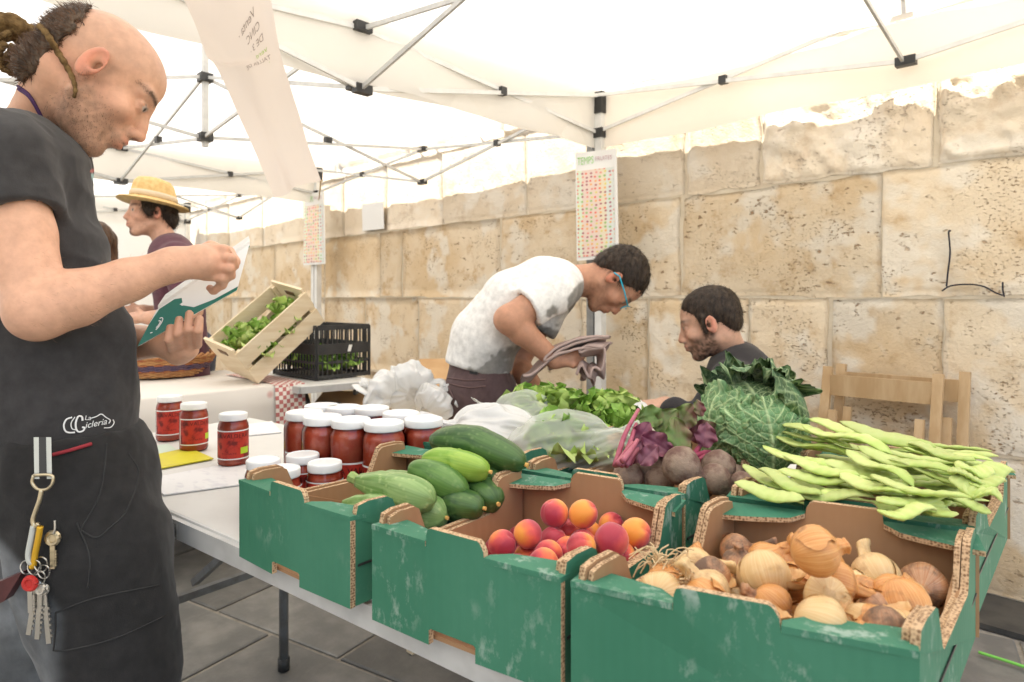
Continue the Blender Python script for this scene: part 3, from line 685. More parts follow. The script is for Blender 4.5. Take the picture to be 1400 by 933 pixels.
def apricot_mesh(seed):
    n, k = 22, 28; V = []; rr = random.Random(seed)
    th = np.linspace(0, math.pi, n)[:, None]; ph = np.linspace(0, 2*math.pi, k, endpoint=False)[None, :]
    r = 1-.10*np.exp(-((np.minimum(ph, 2*math.pi-ph))/.16)**2)*np.sin(th)**.6 - .16*np.exp(-(th/.28)**2) - .03*np.exp(-((math.pi-th)/.2)**2)
    X = r*np.sin(th)*np.cos(ph); Y = r*np.sin(th)*np.sin(ph)*rr.uniform(.94, 1); Z = r*np.cos(th)*rr.uniform(.94, 1.02)+0*ph
    q = np.stack([X+0*Z, Y+0*Z, Z], -1).reshape(-1, 3); q += .015*vnoise(q*2, seed)[:, None]
    Fc = [(i*k+j, (i+1)*k+j, (i+1)*k+(j+1) % k, i*k+(j+1) % k) for i in range(n-1) for j in range(k)]
    me = bpy.data.meshes.new('apricot'); me.from_pydata((q*.0235).tolist(), [], Fc); me.materials.append(M_apr)
    me.polygons.foreach_set('use_smooth', np.ones(len(me.polygons), bool)); return me
amesh = [apricot_mesh(i) for i in range(4)]
def placed(name, me, loc, rot, s, label, cat, group):
    o = bpy.data.objects.new(name, me); C.objects.link(o); o.location = [float(v) for v in loc]; o.rotation_euler = rot; o.scale = (s, s, s)
    return tag(o, label, cat, group)
apr = [(785, 200, 60, .826), (905, 192, 62, .83), (670, 283, 58, .815), (590, 345, 62, .80), (785, 295, 52, .80), (850, 268, 42, .795), (835, 342, 50, .795), (928, 268, 42, .79), (903, 312, 46, .795),
       (1020, 305, 74, .826), (1120, 277, 65, .82), (1015, 240, 45, .80), (760, 362, 58, .80), (740, 398, 62, .805), (608, 388, 50, .79), (895, 375, 58, .81), (1065, 362, 62, .80), (870, 418, 50, .80), (960, 405, 50, .80), (1182, 360, 55, .79), (1190, 318, 36, .785), (672, 370, 40, .785)]
red = {0, 4, 5, 6, 7, 8, 9, 12, 13, 15, 16, 17}
ra = random.Random(5); AP = []
for (x, y, r, z) in apr:
    c = onZ(500+x/3.043, 640+y/3.043, z+.014); t_ = np.dot(c-CAM, FW); rad = float(np.clip(r/3.043*t_/900*.98, .0185, .0245))
    AP.append([c, rad])
for it in range(60):       # settle: push overlapping fruit apart
    for i in range(len(AP)):
        for j in range(i):
            d = AP[i][0]-AP[j][0]; L_ = np.linalg.norm(d); ov = (AP[i][1]+AP[j][1])*.94-L_
            if ov > 0: d = d/(L_+1e-9)*ov*.35; AP[i][0] = AP[i][0]+d; AP[j][0] = AP[j][0]-d
    for a in AP: a[0][2] = max(a[0][2], ZTAB+.008+a[1])
for i, (c, rad) in enumerate(AP):
    lb = 'dark red blushed apricot in the heap inside the green box' if i in red else 'orange apricot with red cheek in the heap inside the green box'
    placed('apricot', amesh[i % 4], c, (ra.uniform(-.8, .8), ra.uniform(-.8, .8), (math.radians(-120) if i in red else math.radians(60))+ra.uniform(-.5, .5)), rad/.0235, lb, 'apricot', 'red apricots in the box' if i in red else 'orange apricots in the box')
n = 0
for i in range(5):
    for j in range(5):
        p = bilin(BX2, .12+.19*i, .14+.18*j); c = np.array([*p, ZTAB+.031])
        if min(np.linalg.norm(c-a[0]) for a in AP) > .030:
            placed('apricot', amesh[(i+j) % 4], c, (ra.uniform(-2, 2), ra.uniform(-2, 2), ra.uniform(0, 6)), .95, 'orange apricot with red cheek in the heap inside the green box', 'apricot', 'orange apricots in the box'); AP.append([c, .022])

# ================================================================== ONIONS
def onion_material(kind):
    a, b2, d = {'gold': ((.56, .22, .06), (.70, .38, .14), (.17, .085, .05)), 'pale': ((.64, .41, .18), (.72, .53, .28), (.34, .19, .09)), 'dirty': ((.40, .17, .07), (.50, .30, .17), (.10, .07, .055))}[kind]
    m = mat('onion_skin_'+kind, a, .34, spec=.5, sss=.05); N, L, b = nodes(m)
    tc = N.new('ShaderNodeTexCoord'); sp = N.new('ShaderNodeSeparateXYZ'); L.new(tc.outputs['Object'], sp.inputs[0])
    at = N.new('ShaderNodeMath'); at.operation = 'ARCTAN2'; L.new(sp.outputs[1], at.inputs[0]); L.new(sp.outputs[0], at.inputs[1])
    cmb = N.new('ShaderNodeCombineXYZ'); L.new(at.outputs[0], cmb.inputs[0]); L.new(sp.outputs[2], cmb.inputs[1])
    mp = N.new('ShaderNodeMapping'); mp.inputs['Scale'].default_value = (14, 9, 1); L.new(cmb.outputs[0], mp.inputs[0])
    nz = N.new('ShaderNodeTexNoise'); nz.inputs['Scale'].default_value = 1; nz.inputs['Detail'].default_value = 4; L.new(mp.outputs[0], nz.inputs[0])
    r1 = N.new('ShaderNodeMapRange'); r1.inputs[1].default_value = .38; r1.inputs[2].default_value = .66; L.new(nz.outputs[0], r1.inputs[0])
    mx = N.new('ShaderNodeMix'); mx.data_type = 'RGBA'; L.new(r1.outputs[0], mx.inputs[0]); mx.inputs[6].default_value = (*a, 1); mx.inputs[7].default_value = (*b2, 1)
    oi = N.new('ShaderNodeObjectInfo'); sh = N.new('ShaderNodeVectorMath'); sh.operation = 'SCALE'; sh.inputs[0].default_value = (1, 2, .7); L.new(oi.outputs['Random'], sh.inputs['Scale'])
    ad = N.new('ShaderNodeVectorMath'); L.new(tc.outputs['Object'], ad.inputs[0]); L.new(sh.outputs[0], ad.inputs[1])
    n2 = N.new('ShaderNodeTexNoise'); n2.inputs['Scale'].default_value = 26; n2.inputs['Detail'].default_value = 6; n2.inputs['Roughness'].default_value = .65; L.new(ad.outputs[0], n2.inputs[0])
    r2 = N.new('ShaderNodeMapRange'); r2.inputs[1].default_value = .54 if kind != 'dirty' else .46; r2.inputs[2].default_value = .70 if kind != 'dirty' else .60; r2.inputs[4].default_value = .85; L.new(n2.outputs[0], r2.inputs[0])
    mx2 = N.new('ShaderNodeMix'); mx2.data_type = 'RGBA'; L.new(r2.outputs[0], mx2.inputs[0]); L.new(mx.outputs[2], mx2.inputs[6]); mx2.inputs[7].default_value = (*d, 1)
    L.new(mx2.outputs[2], b.inputs['Base Color'])
    rr_ = N.new('ShaderNodeMapRange'); rr_.inputs[3].default_value = .3; rr_.inputs[4].default_value = .85; L.new(r2.outputs[0], rr_.inputs[0]); L.new(rr_.outputs[0], b.inputs['Roughness'])
    bp = N.new('ShaderNodeBump'); bp.inputs['Strength'].default_value = .4; bp.inputs['Distance'].default_value = .0012; L.new(nz.outputs[0], bp.inputs['Height']); L.new(bp.outputs[0], b.inputs['Normal'])
    return m
M_on = {k: onion_material(k) for k in ('gold', 'pale', 'dirty')}
M_root = mat('dry_root', (.62, .47, .27), .9)
def onion(c, r, axis, kind, neck, label, group, seed, roots=False):
    """bulb of radius r; axis points to the neck; neck = relative neck length"""
    rr = random.Random(seed); n = 28
    prof = [(0, -.93), (.10, -.95), (.30, -.90), (.55, -.78), (.78, -.55), (.94, -.25), (1.0, .05), (.97, .30), (.86, .55), (.66, .76), (.45, .90), (.31, 1.02)]
    for k in range(1, 7): prof.append((.30-.05*k/6*1.5+(.06 if k >= 5 else 0), 1.02+neck*k/6))
    prof.append((0.02, 1.02+neck*1.02))
    V, Fc = lathe_vf(prof, n); V = np.array(V)
    bend = np.array([rr.uniform(-1, 1), rr.uniform(-1, 1)]); zz = np.clip(V[:, 2]-.7, 0, None)
    V[:, 0] += bend[0]*.28*zz**1.6; V[:, 1] += bend[1]*.28*zz**1.6
    V[:, 2] *= .93; ang = np.arctan2(V[:, 1], V[:, 0])
    V[:, :2] *= (1+.025*np.sin(ang*5+seed)+.03*vnoise(V*1.6, seed))[:, None]
    top = V[:, 2] > .98; V[top, :2] *= (1+.30*np.sin(ang[top]*4+seed)*.5)[:, None]
    a = nrm(axis); u = nrm(np.cross(a, [.3, .9, .2])); v = np.cross(a, u)
    Rm = np.stack([u, v, a], 1)
    o = bpy.data.objects.new('onion', None)
    me = bpy.data.meshes.new('onion'); me.from_pydata((V*r).tolist(), [], Fc); me.materials.append(M_on[kind]); me.polygons.foreach_set('use_smooth', np.ones(len(me.polygons), bool))
    o = bpy.data.objects.new('onion', me); C.objects.link(o)
    o.matrix_world = Matrix.Translation(Vector(c)) @ Matrix(Rm.tolist()).to_4x4()
    tag(o, label, 'onion', group)
    # papery skin curling off: an irregular scrap with a lifted edge
    nu_, nv_ = 12, 12; a0 = rr.uniform(0, 6); UU, VV = np.meshgrid(np.linspace(0, 1, nu_), np.linspace(0, 1, nv_), indexing='ij')
    jag = vnoise(np.stack([VV*6, UU*0+seed, UU*0], -1), seed)*.22; jag2 = vnoise(np.stack([UU*5, UU*0+seed, UU*0+3], -1), seed)*.25
    ang = a0+UU*(.8+jag); lat = -.75+VV*(1.5+jag2)+.3*UU; lift = 1.012+.10*UU**3
    q = np.stack([np.cos(ang)*np.cos(lat)*lift, np.sin(ang)*np.cos(lat)*lift, np.sin(lat)*lift*.93], -1)*r
    s = obj('peel', q.reshape(-1, 3), grid_f(nu_, nv_), M_on[kind], o, smooth=True, local=True)
    if roots:
        mb = MB()
        for k in range(26):
            a1 = rr.uniform(0, 6.3); sp = rr.uniform(.05, .55); L_ = rr.uniform(.5, 1.25)
            p0 = np.array([.10*math.cos(a1), .10*math.sin(a1), -.90]); p2 = p0+np.array([sp*math.cos(a1), sp*math.sin(a1), -.35*L_])*L_
            mb.tube(np.array(spline([p0, (p0+p2)/2+np.array([rr.uniform(-.1, .1), rr.uniform(-.1, .1), 0]), p2+np.array([rr.uniform(-.2, .2), rr.uniform(-.2, .2), 0])], 6))*r, .0009, 4, False)
        mb.build('roots', M_root, o, local=True)
    return o
def S3(x, y, z): return onZ(780+x/2.258, 660+y/2.258, z)
on = [  # zoom x, zoom y, r px(zoom), z, kind, neck direction in picture (right, up, towards viewer), neck length, roots, label
    (752, 212, 84, .862, 'gold', (1, .25, .1), .35, False, 'large golden brown onion with dirty skin on top of the heap'),
    (432, 292, 66, .805, 'dirty', (-.1, .3, 1), .2, False, 'brown mottled onion at the left back of the onion heap'),
    (598, 282, 86, .815, 'pale', (.05, -.8, .7), .75, False, 'pale onion with a thick green white neck hanging forwards'),
    (275, 352, 80, .80, 'pale', (.3, -.3, -.6), .3, False, 'smooth pale yellow onion behind the box front, by the tuft of roots'),
    (410, 362, 78, .80, 'gold', (.4, -.5, .3), .3, True, 'onion with a tuft of dry straw coloured roots'),
    (620, 372, 60, .80, 'gold', (.5, -.5, .3), .6, False, 'golden onion under the pale onion neck'),
    (790, 352, 72, .81, 'pale', (-.2, .3, .6), .2, False, 'light tan onion with grey papery top'),
    (815, 305, 70, .82, 'gold', (1, -.35, .1), 1.1, False, 'onion with long pale neck pointing to the right'),
    (995, 345, 66, .80, 'gold', (.3, .6, .3), .3, False, 'flat reddish gold onion before the back board'),
    (1092, 385, 84, .80, 'gold', (.2, -.9, .5), .5, False, 'shiny orange gold onion in the right corner of the box'),
    (770, 450, 92, .815, 'pale', (.95, -.45, .2), .9, False, 'big pale onion lying on its side behind the front board'),
    (905, 440, 66, .80, 'pale', (.2, .2, .8), .3, False, 'tan onion squeezed between two larger onions'),
    (1000, 455, 74, .812, 'dirty', (-.1, -.7, .6), .4, False, 'soil stained grey brown onion with dark top'),
    (1090, 480, 66, .80, 'pale', (-.6, -.4, .3), .5, False, 'pale onion leaning on the right board'),
    (945, 402, 48, .79, 'dirty', (.1, .2, .9), .2, False, 'small dark brown onion deep in the heap'),
    (620, 470, 66, .79, 'gold', (.3, .1, .9), .3, False, 'half hidden onion at the front board notch'),
    (520, 255, 52, .79, 'dirty', (0, .8, .2), .4, False, 'small brown onion in the back of the heap'),
    (650, 245, 44, .79, 'gold', (0, .8, .2), .3, False, 'small golden onion against the back board'),
    (500, 440, 70, .785, 'gold', (0, .3, .8), .3, False, 'onion sunk low behind the raised front tab'),
    (880, 520, 70, .79, 'gold', (0, .3, .8), .3, False, 'onion hidden low along the front board'),
    (350, 430, 66, .785, 'pale', (0, .3, .8), .3, False, 'onion in the near left corner of the box'),
    (880, 330, 55, .785, 'pale', (0, .3, .8), .3, False, 'onion under the long necked one')]
for i, (x, y, r, z, k, ax, nk, rt, lb) in enumerate(on):
    c = S3(x, y, z+.032); t_ = np.dot(c-CAM, FW); rad = float(np.clip(r/2.258*t_/900*.93, .020, .036))
    for _ in range(3):       # keep the bulb inside the four boards
        for e in range(4):
            a_, b_ = np.array(BX3[e]), np.array(BX3[(e+1) % 4]); d_ = (b_-a_)/np.linalg.norm(b_-a_); n_ = np.array([-d_[1], d_[0]]); g = np.dot(c[:2]-a_, n_)
            if g < rad+.017: c[:2] = c[:2]+n_*(rad+.017-g)
    onion(c, rad, RT*ax[0]+UP*ax[1]-FW*ax[2], k, nk, lb, 'onions in the green box', 40+i, rt)
for i in range(16):      # the heap below and between
    u, v = .19+.19*(i % 4), .17+.21*(i//4); rr = random.Random(300+i); p = bilin(BX3, u+rr.uniform(-.03, .03), v+rr.uniform(-.03, .03))
    onion(np.array([*p, ZTAB+.050+rr.uniform(0, .018)]), rr.uniform(.026, .031), (rr.uniform(-1, 1), rr.uniform(-1, 1), rr.uniform(-.2, .8)), ('gold', 'pale', 'gold', 'dirty')[i % 4], rr.uniform(.3, .9), 'small onion in the lower layer of the onion box', 'onions in the lower layer', 400+i, i % 5 == 0)
rr = random.Random(44)
for i in range(15):      # more bulbs filling the gaps of the top layer
    u, v = (.13, .33, .53, .73, .88)[i % 5]+rr.uniform(-.04, .04), (.27, .50, .76)[i//5]+rr.uniform(-.06, .06); p = bilin(BX3, np.clip(u, .15, .85), np.clip(v, .24, .85))
    onion(np.array([*p, ZTAB+.083+rr.uniform(0, .014)-.016*v]), rr.uniform(.021, .027), (rr.uniform(-1, 1), rr.uniform(-1, 1), rr.uniform(-.1, .7)), ('gold', 'pale', 'dirty', 'gold')[i % 4], rr.uniform(.5, 1.5), 'small papery onion with a dry stalk filling a gap in the onion heap', 'small onions filling the heap', 500+i, i % 4 == 0)
M_flake = mat('onion_flake', (.55, .30, .12), .4, col2=(.68, .46, .22), vscale=30)
rr = random.Random(17)
for i, (x, y, z) in enumerate([(340, 300, .845), (480, 330, .84), (690, 330, .845), (560, 430, .84), (860, 410, .845), (930, 340, .84), (700, 300, .85), (1010, 400, .842), (450, 400, .84), (1000, 430, .845), (640, 420, .845)]):
    c = S3(x, y, z-.006); UU, VV = np.meshgrid(np.linspace(-1, 1, 9), np.linspace(-1, 1, 9), indexing='ij'); w_ = .5*(1-UU**2)**.7+.12
    q = np.stack([UU*rr.uniform(.014, .022), VV*w_*.018, .006*(UU**2+VV**2*w_)+.002*vnoise(np.stack([UU*3, VV*3, UU*0], -1), i)], -1); a1 = rr.uniform(0, 6.3); tl2 = rr.uniform(-.6, .6)
    Rz = np.array([[math.cos(a1), -math.sin(a1), 0], [math.sin(a1), math.cos(a1), 0], [0, 0, 1]]); Rx = np.array([[1, 0, 0], [0, math.cos(tl2), -math.sin(tl2)], [0, math.sin(tl2), math.cos(tl2)]])
    o = obj('onion_skin', c+q.reshape(-1, 3)@(Rz@Rx).T, grid_f(9, 9), M_flake, None, smooth=True); tag(o, 'loose papery scrap of onion skin on the heap', 'onion skin', 'loose onion skins')
# loose roots lying on the box side by the left corner
mb = MB(); rr = random.Random(3); b0 = S3(290, 268, .845)
for k in range(60):
    a1 = rr.uniform(0, 6.3); L_ = rr.uniform(.02, .055); p0 = b0+np.array([rr.uniform(-.012, .012), rr.uniform(-.012, .012), 0])
    p2 = p0+RT*L_*rr.uniform(-.9, 1)+UP*rr.uniform(-.025, .02)+FW*rr.uniform(-.02, .02)
    mb.tube(spline([p0, (p0+p2)/2+UP*rr.uniform(0, .018)+RT*rr.uniform(-.01, .01), p2], 7), .0008, 4, False)
tag(mb.build('dry_roots', M_root), 'tuft of dry straw coloured onion roots draped over the box side', 'roots', kind='stuff')

# ================================================================== CUCUMBERS, COURGETTES
def veg_material(name, a, b2, spots):
    m = mat(name, a, .38, spec=.45); N, L, b = nodes(m)
    tc = N.new('ShaderNodeTexCoord'); uv = tc.outputs['UV']
    mp = N.new('ShaderNodeMapping'); mp.inputs['Scale'].default_value = (9, 1.3, 1); L.new(uv, mp.inputs[0])
    nz = N.new('ShaderNodeTexNoise'); nz.inputs['Scale'].default_value = 1.5; nz.inputs['Detail'].default_value = 5; L.new(mp.outputs[0], nz.inputs[0])
    r1 = N.new('ShaderNodeMapRange'); r1.inputs[1].default_value = .40; r1.inputs[2].default_value = .64; L.new(nz.outputs[0], r1.inputs[0])
    mx = N.new('ShaderNodeMix'); mx.data_type = 'RGBA'; L.new(r1.outputs[0], mx.inputs[0]); mx.inputs[6].default_value = (*a, 1); mx.inputs[7].default_value = (*b2, 1)
    vo = N.new('ShaderNodeTexVoronoi'); vo.inputs['Scale'].default_value = 95 if spots < .5 else 130; L.new(tc.outputs['Object'], vo.inputs['Vector'])
    r2 = N.new('ShaderNodeMapRange'); r2.inputs[1].default_value = .12; r2.inputs[2].default_value = .34; r2.inputs[3].default_value = spots; r2.inputs[4].default_value = 0; L.new(vo.outputs['Distance'], r2.inputs[0])
    mx2 = N.new('ShaderNodeMix'); mx2.data_type = 'RGBA'; L.new(r2.outputs[0], mx2.inputs[0]); L.new(mx.outputs[2], mx2.inputs[6]); mx2.inputs[7].default_value = (.42, .52, .22, 1)
    L.new(mx2.outputs[2], b.inputs['Base Color'])
    bp = N.new('ShaderNodeBump'); bp.inputs['Strength'].default_value = .35; bp.inputs['Distance'].default_value = .002; L.new(r2.outputs[0], bp.inputs['Height']); L.new(bp.outputs[0], b.inputs['Normal'])
    return m
M_cuc = {'dark': veg_material('cucumber_dark', (.028, .080, .020), (.075, .155, .04), .12), 'mid': veg_material('cucumber_mid', (.07, .165, .035), (.13, .25, .06), .12),
         'lime': veg_material('cucumber_lime', (.17, .33, .035), (.30, .45, .07), .10), 'zuc': veg_material('courgette_skin', (.135, .25, .065), (.26, .38, .14), .42)}
M_stem = mat('vegetable_stem', (.30, .40, .14), .7, col2=(.2, .28, .09), vscale=80); M_flower = mat('dried_flower', (.72, .42, .12), .8)
def cucumber(a, b, r, sag, kind, label, seed, shape='cuc', stem=None):
    a = np.array(a); b = np.array(b); n, k = 44, 26; rr = random.Random(seed)
    t = np.linspace(0, 1, n); mid = (a+b)/2+np.array(sag)
    pts = spline([a, (a*.7+b*.3)*.5+mid*.5+np.array(sag)*.25, mid, (a*.3+b*.7)*.5+mid*.5+np.array(sag)*.25, b], n)
    e = np.sqrt(np.clip(1-(2*t-1)**2, 0, 1))
    if shape == 'cuc': rad = r*np.clip(1-np.abs(2*t-1)**5.0, 0, 1)**.55*(1+.05*np.sin(t*5+seed))
    else: rad = r*np.where(t < .15, .55+.45*t/.15, 1.0)*np.clip(1-np.clip((t-.8)/.2, 0, 1)**2.4, 0, 1)**.5*(.82+.30*t)
    rad = np.maximum(rad, r*.04); V, Fc = tube_vf(pts, rad, k, True); V = np.array(V)
    ax = np.repeat(pts, k, 0); d = V[:n*k]-ax; ln = np.linalg.norm(d, axis=1)[:, None]+1e-9
    ph = np.tile(np.arange(k)*2*math.pi/k, n); tt = np.repeat(t, k)
    dsp = (.0011*np.cos(ph*5+seed) if shape != 'cuc' else .0012*np.cos(ph*3+seed)) + (0 if shape != 'cuc' else .0030*np.clip(vnoise(V[:n*k]*110, seed)-.30, 0, 1)) + .0015*vnoise(V[:n*k]*30, seed)
    V[:n*k] += d/ln*(np.minimum(dsp, ln[:, 0]))[:, None]
    o = obj('cucumber' if shape == 'cuc' else 'courgette', V, Fc, M_cuc[kind], None, smooth=True)
    uvl = o.data.uv_layers.new(name='UVMap'); co = np.zeros(len(o.data.vertices)*2).reshape(-1, 2); co[:n*k, 0] = np.abs(ph/math.pi-1); co[:n*k, 1] = tt
    for lp in o.data.loops: uvl.data[lp.index].uv = co[lp.vertex_index]
    tag(o, label, 'cucumber' if shape == 'cuc' else 'courgette', 'cucumbers and courgettes in the box')
    if stem is not None:
        mb = MB(); d0 = nrm(a-pts[2]); mb.tube([a-d0*.004, a+d0*.007+UP*.002, a+d0*.016+UP*.004], [r*.42, r*.33, r*.38], 7); mb.build('stem', M_stem, o)
    else:
        mb = MB(); d0 = nrm(b-pts[-3]); mb.tube([b-d0*.002, b+d0*.004], [r*.10, r*.13], 8); mb.build('blossom_end', M_flower, o)
    return o
def S1(x, y, t): return P(320+x/3.109, 560+y/3.109, t)
cucumber(S1(835, 130, 1.10), S1(1240, 235, 1.02), .031, UP*.012, 'dark', 'long dark green cucumber lying across the top of the heap', 1)
cucumber(S1(800, 215, 1.03), S1(1085, 265, .985), .0245, UP*.004, 'lime', 'yellowish lime green knobbly cucumber', 2)
cucumber(S1(745, 250, 1.015), S1(990, 360, .965), .0265, UP*.004, 'mid', 'mid green bumpy cucumber below the lime one', 3)
cucumber(S1(530, 305, .985), S1(850, 392, .915), .024, UP*.003, 'zuc', 'striped courgette with cut stem on top', 4, 'zuc', True)
cucumber(S1(600, 295, 1.035), S1(800, 345, 1.00), .021, UP*.003, 'zuc', 'pale courgette tucked behind the striped one', 5, 'zuc')
cucumber(S1(470, 412, .955), S1(690, 440, .915), .020, UP*.003, 'zuc', 'courgette half buried at the front board', 6, 'zuc')
cucumber(S1(870, 400, .98), S1(1060, 420, .95), .0235, UP*.002, 'dark', 'dark cucumber deep in the box corner', 7)
cucumber(S1(1000, 330, 1.03), S1(1120, 400, .97), .025, UP*.002, 'dark', 'dark cucumber against the right board of the box', 8)
cucumber(S1(1010, 270, 1.06), S1(1150, 330, 1.03), .026, UP*.002, 'dark', 'dark cucumber under the long top cucumber', 9)
cucumber(S1(700, 420, .99), S1(900, 460, .94), .024, UP*.002, 'zuc', 'light courgette under the striped courgette', 10, 'zuc')
cucumber(np.array([-.95, .60, .775]), np.array([-.80, .66, .775]), .024, UP*.0, 'dark', 'dark cucumber at the bottom of the box', 11)
cucumber(np.array([-.96, .70, .775]), np.array([-.80, .72, .775]), .024, UP*.0, 'mid', 'mid green cucumber at the bottom of the box', 12)

# ================================================================== FLAT BEANS
M_bean = mat('bean_skin', (.52, .60, .21), .42, col2=(.38, .52, .11), vscale=16, vlo=.4, vhi=.7, rnd=.16, spec=.4, sss=.1)
M_beanseam = mat('bean_tip', (.34, .40, .14), .7)
beans = 0
def bean(a, b, width, bow, twist, seed):
    global beans
    rr = random.Random(seed); n, k = 26, 10; t = np.linspace(0, 1, n)
    a = np.array(a); b = np.array(b); d = nrm(b-a); sd_ = nrm(np.cross(d, UP)); un = np.cross(sd_, d)
    mid = (a+b)/2; pts = a[None]*(1-t)[:, None]+b[None]*t[:, None]+np.outer(np.sin(t*math.pi), sd_*bow)+np.outer(np.sin(t*math.pi*rr.uniform(1.5, 2.4)+rr.uniform(0, 3)), un*.005)
    pts += np.outer((t**6), -un*.006)
    w = width/2*np.clip(np.sin(np.pi*np.clip(t*.96+.02, 0, 1)), 0, 1)**.38*(1+.025*np.sin(t*26+seed)); w[0] = .0015; w[-1] = .001; w[-2] *= .55; w[1] *= .7
    h = .0036*(1+.30*np.sin(t*44+seed))*np.clip(np.sin(np.pi*t), 0, 1)**.4+.0006
    V = []
    for i in range(n):
        tw = twist+.16*math.sin(t[i]*2+seed); c_, s_ = math.cos(tw), math.sin(tw); e1 = sd_*c_+un*s_; e2 = -sd_*s_+un*c_
        for j in range(k):
            an = 2*math.pi*j/k; V.append(pts[i]+e1*w[i]*math.cos(an)+e2*h[i]*math.sin(an)*(1 if abs(math.cos(an)) < .9 else .6))
    Fc = [(i*k+j, i*k+(j+1) % k, (i+1)*k+(j+1) % k, (i+1)*k+j) for i in range(n-1) for j in range(k)]
    Fc += [tuple(range(k-1, -1, -1)), tuple((n-1)*k+j for j in range(k))]
    o = obj('green_bean', V, Fc, M_bean, None, smooth=True); beans += 1
    return tag(o, 'flat light green bean pod in the heap overflowing its box', 'bean', 'flat green beans')
def S8(x, y): return (980+x/3.333, 480+y/3.333)
# the heap as a sloping surface: front low, back high
def heap(x, y, lift): return onPl(*S8(x, y), (-.3, .93, .872+lift), (0, -.17, 1))
rb = random.Random(11)
seen = [(255, 385, 640, 470, 0), (300, 375, 700, 420, .004), (390, 345, 800, 440, .016), (560, 335, 1000, 430, .018), (700, 380, 1190, 492, .014), (640, 445, 1110, 560, .014), (590, 460, 900, 600, .010), (760, 500, 1170, 600, .012),
        (210, 435, 560, 540, .004), (300, 490, 650, 560, .008), (480, 520, 860, 570, .012), (280, 560, 700, 580, .010), (560, 575, 870, 650, .012), (700, 580, 1160, 665, .012), (120, 530, 400, 640, .004), (190, 540, 480, 650, .008),
        (80, 615, 400, 670, .0), (330, 640, 720, 660, .006), (730, 700, 1065, 645, .016), (735, 745, 1000, 715, .010), (900, 735, 1080, 690, .006), (990, 690, 1075, 750, .010), (1090, 540, 1260, 540, .012), (1190, 590, 1335, 520, .016), (1120, 620, 1305, 670, .016),
        (1130, 600, 1310, 590, .012), (870, 430, 1180, 495, .010), (820, 640, 1180, 690, .004), (1000, 670, 1250, 700, .002), (1060, 590, 1280, 640, .006), (420, 320, 760, 400, .020), (300, 340, 620, 410, .012), (1050, 560, 1240, 580, .016), (250, 600, 600, 660, .004)]
for i, (x0, y0, x1, y1, lf) in enumerate(seen):
    lf += .0009*((i*7) % 23)
    bean(heap(x0, y0, lf), heap(x1, y1, lf+rb.uniform(-.004, .004)), rb.uniform(.031, .037), rb.uniform(-.005, .005), rb.uniform(-.12, .12), i)
    o = C.objects[-1]
    if i in (22, 23, 24, 25, 32): tag(o, 'flat green bean pod poking over the right board of its box', group='bean pods over the right board')
    elif i in (18, 19, 20, 21): tag(o, 'flat green bean pod resting on the front flap of the bean box', group='bean pods on the front flap')
    elif i in (14, 15, 16): tag(o, 'flat green bean pod with its tip against the cabbage and beetroots', group='bean pods beside the beetroots')
    elif i in (2, 3, 4, 30): tag(o, 'long flat bean pod along the top of the heap', group='bean pods on top of the heap')
for i in range(46):      # lower layers
    u = rb.uniform(.02, .5); v = rb.uniform(.06, .92); lay = rb.uniform(.0, 1)
    a = bilin(BX5, u, v); b = bilin(BX5, min(u+.62, .97), np.clip(v-rb.uniform(0, .15), .05, .95)); z = .81+.048*lay+.055*v
    bean((*a, z), (*b, z-.004), rb.uniform(.026, .031), rb.uniform(-.012, .012), rb.uniform(-.3, .3), 100+i); tag(C.objects[-1], 'flat bean pod in the lower layers of the bean heap', group='bean pods in the lower layers')
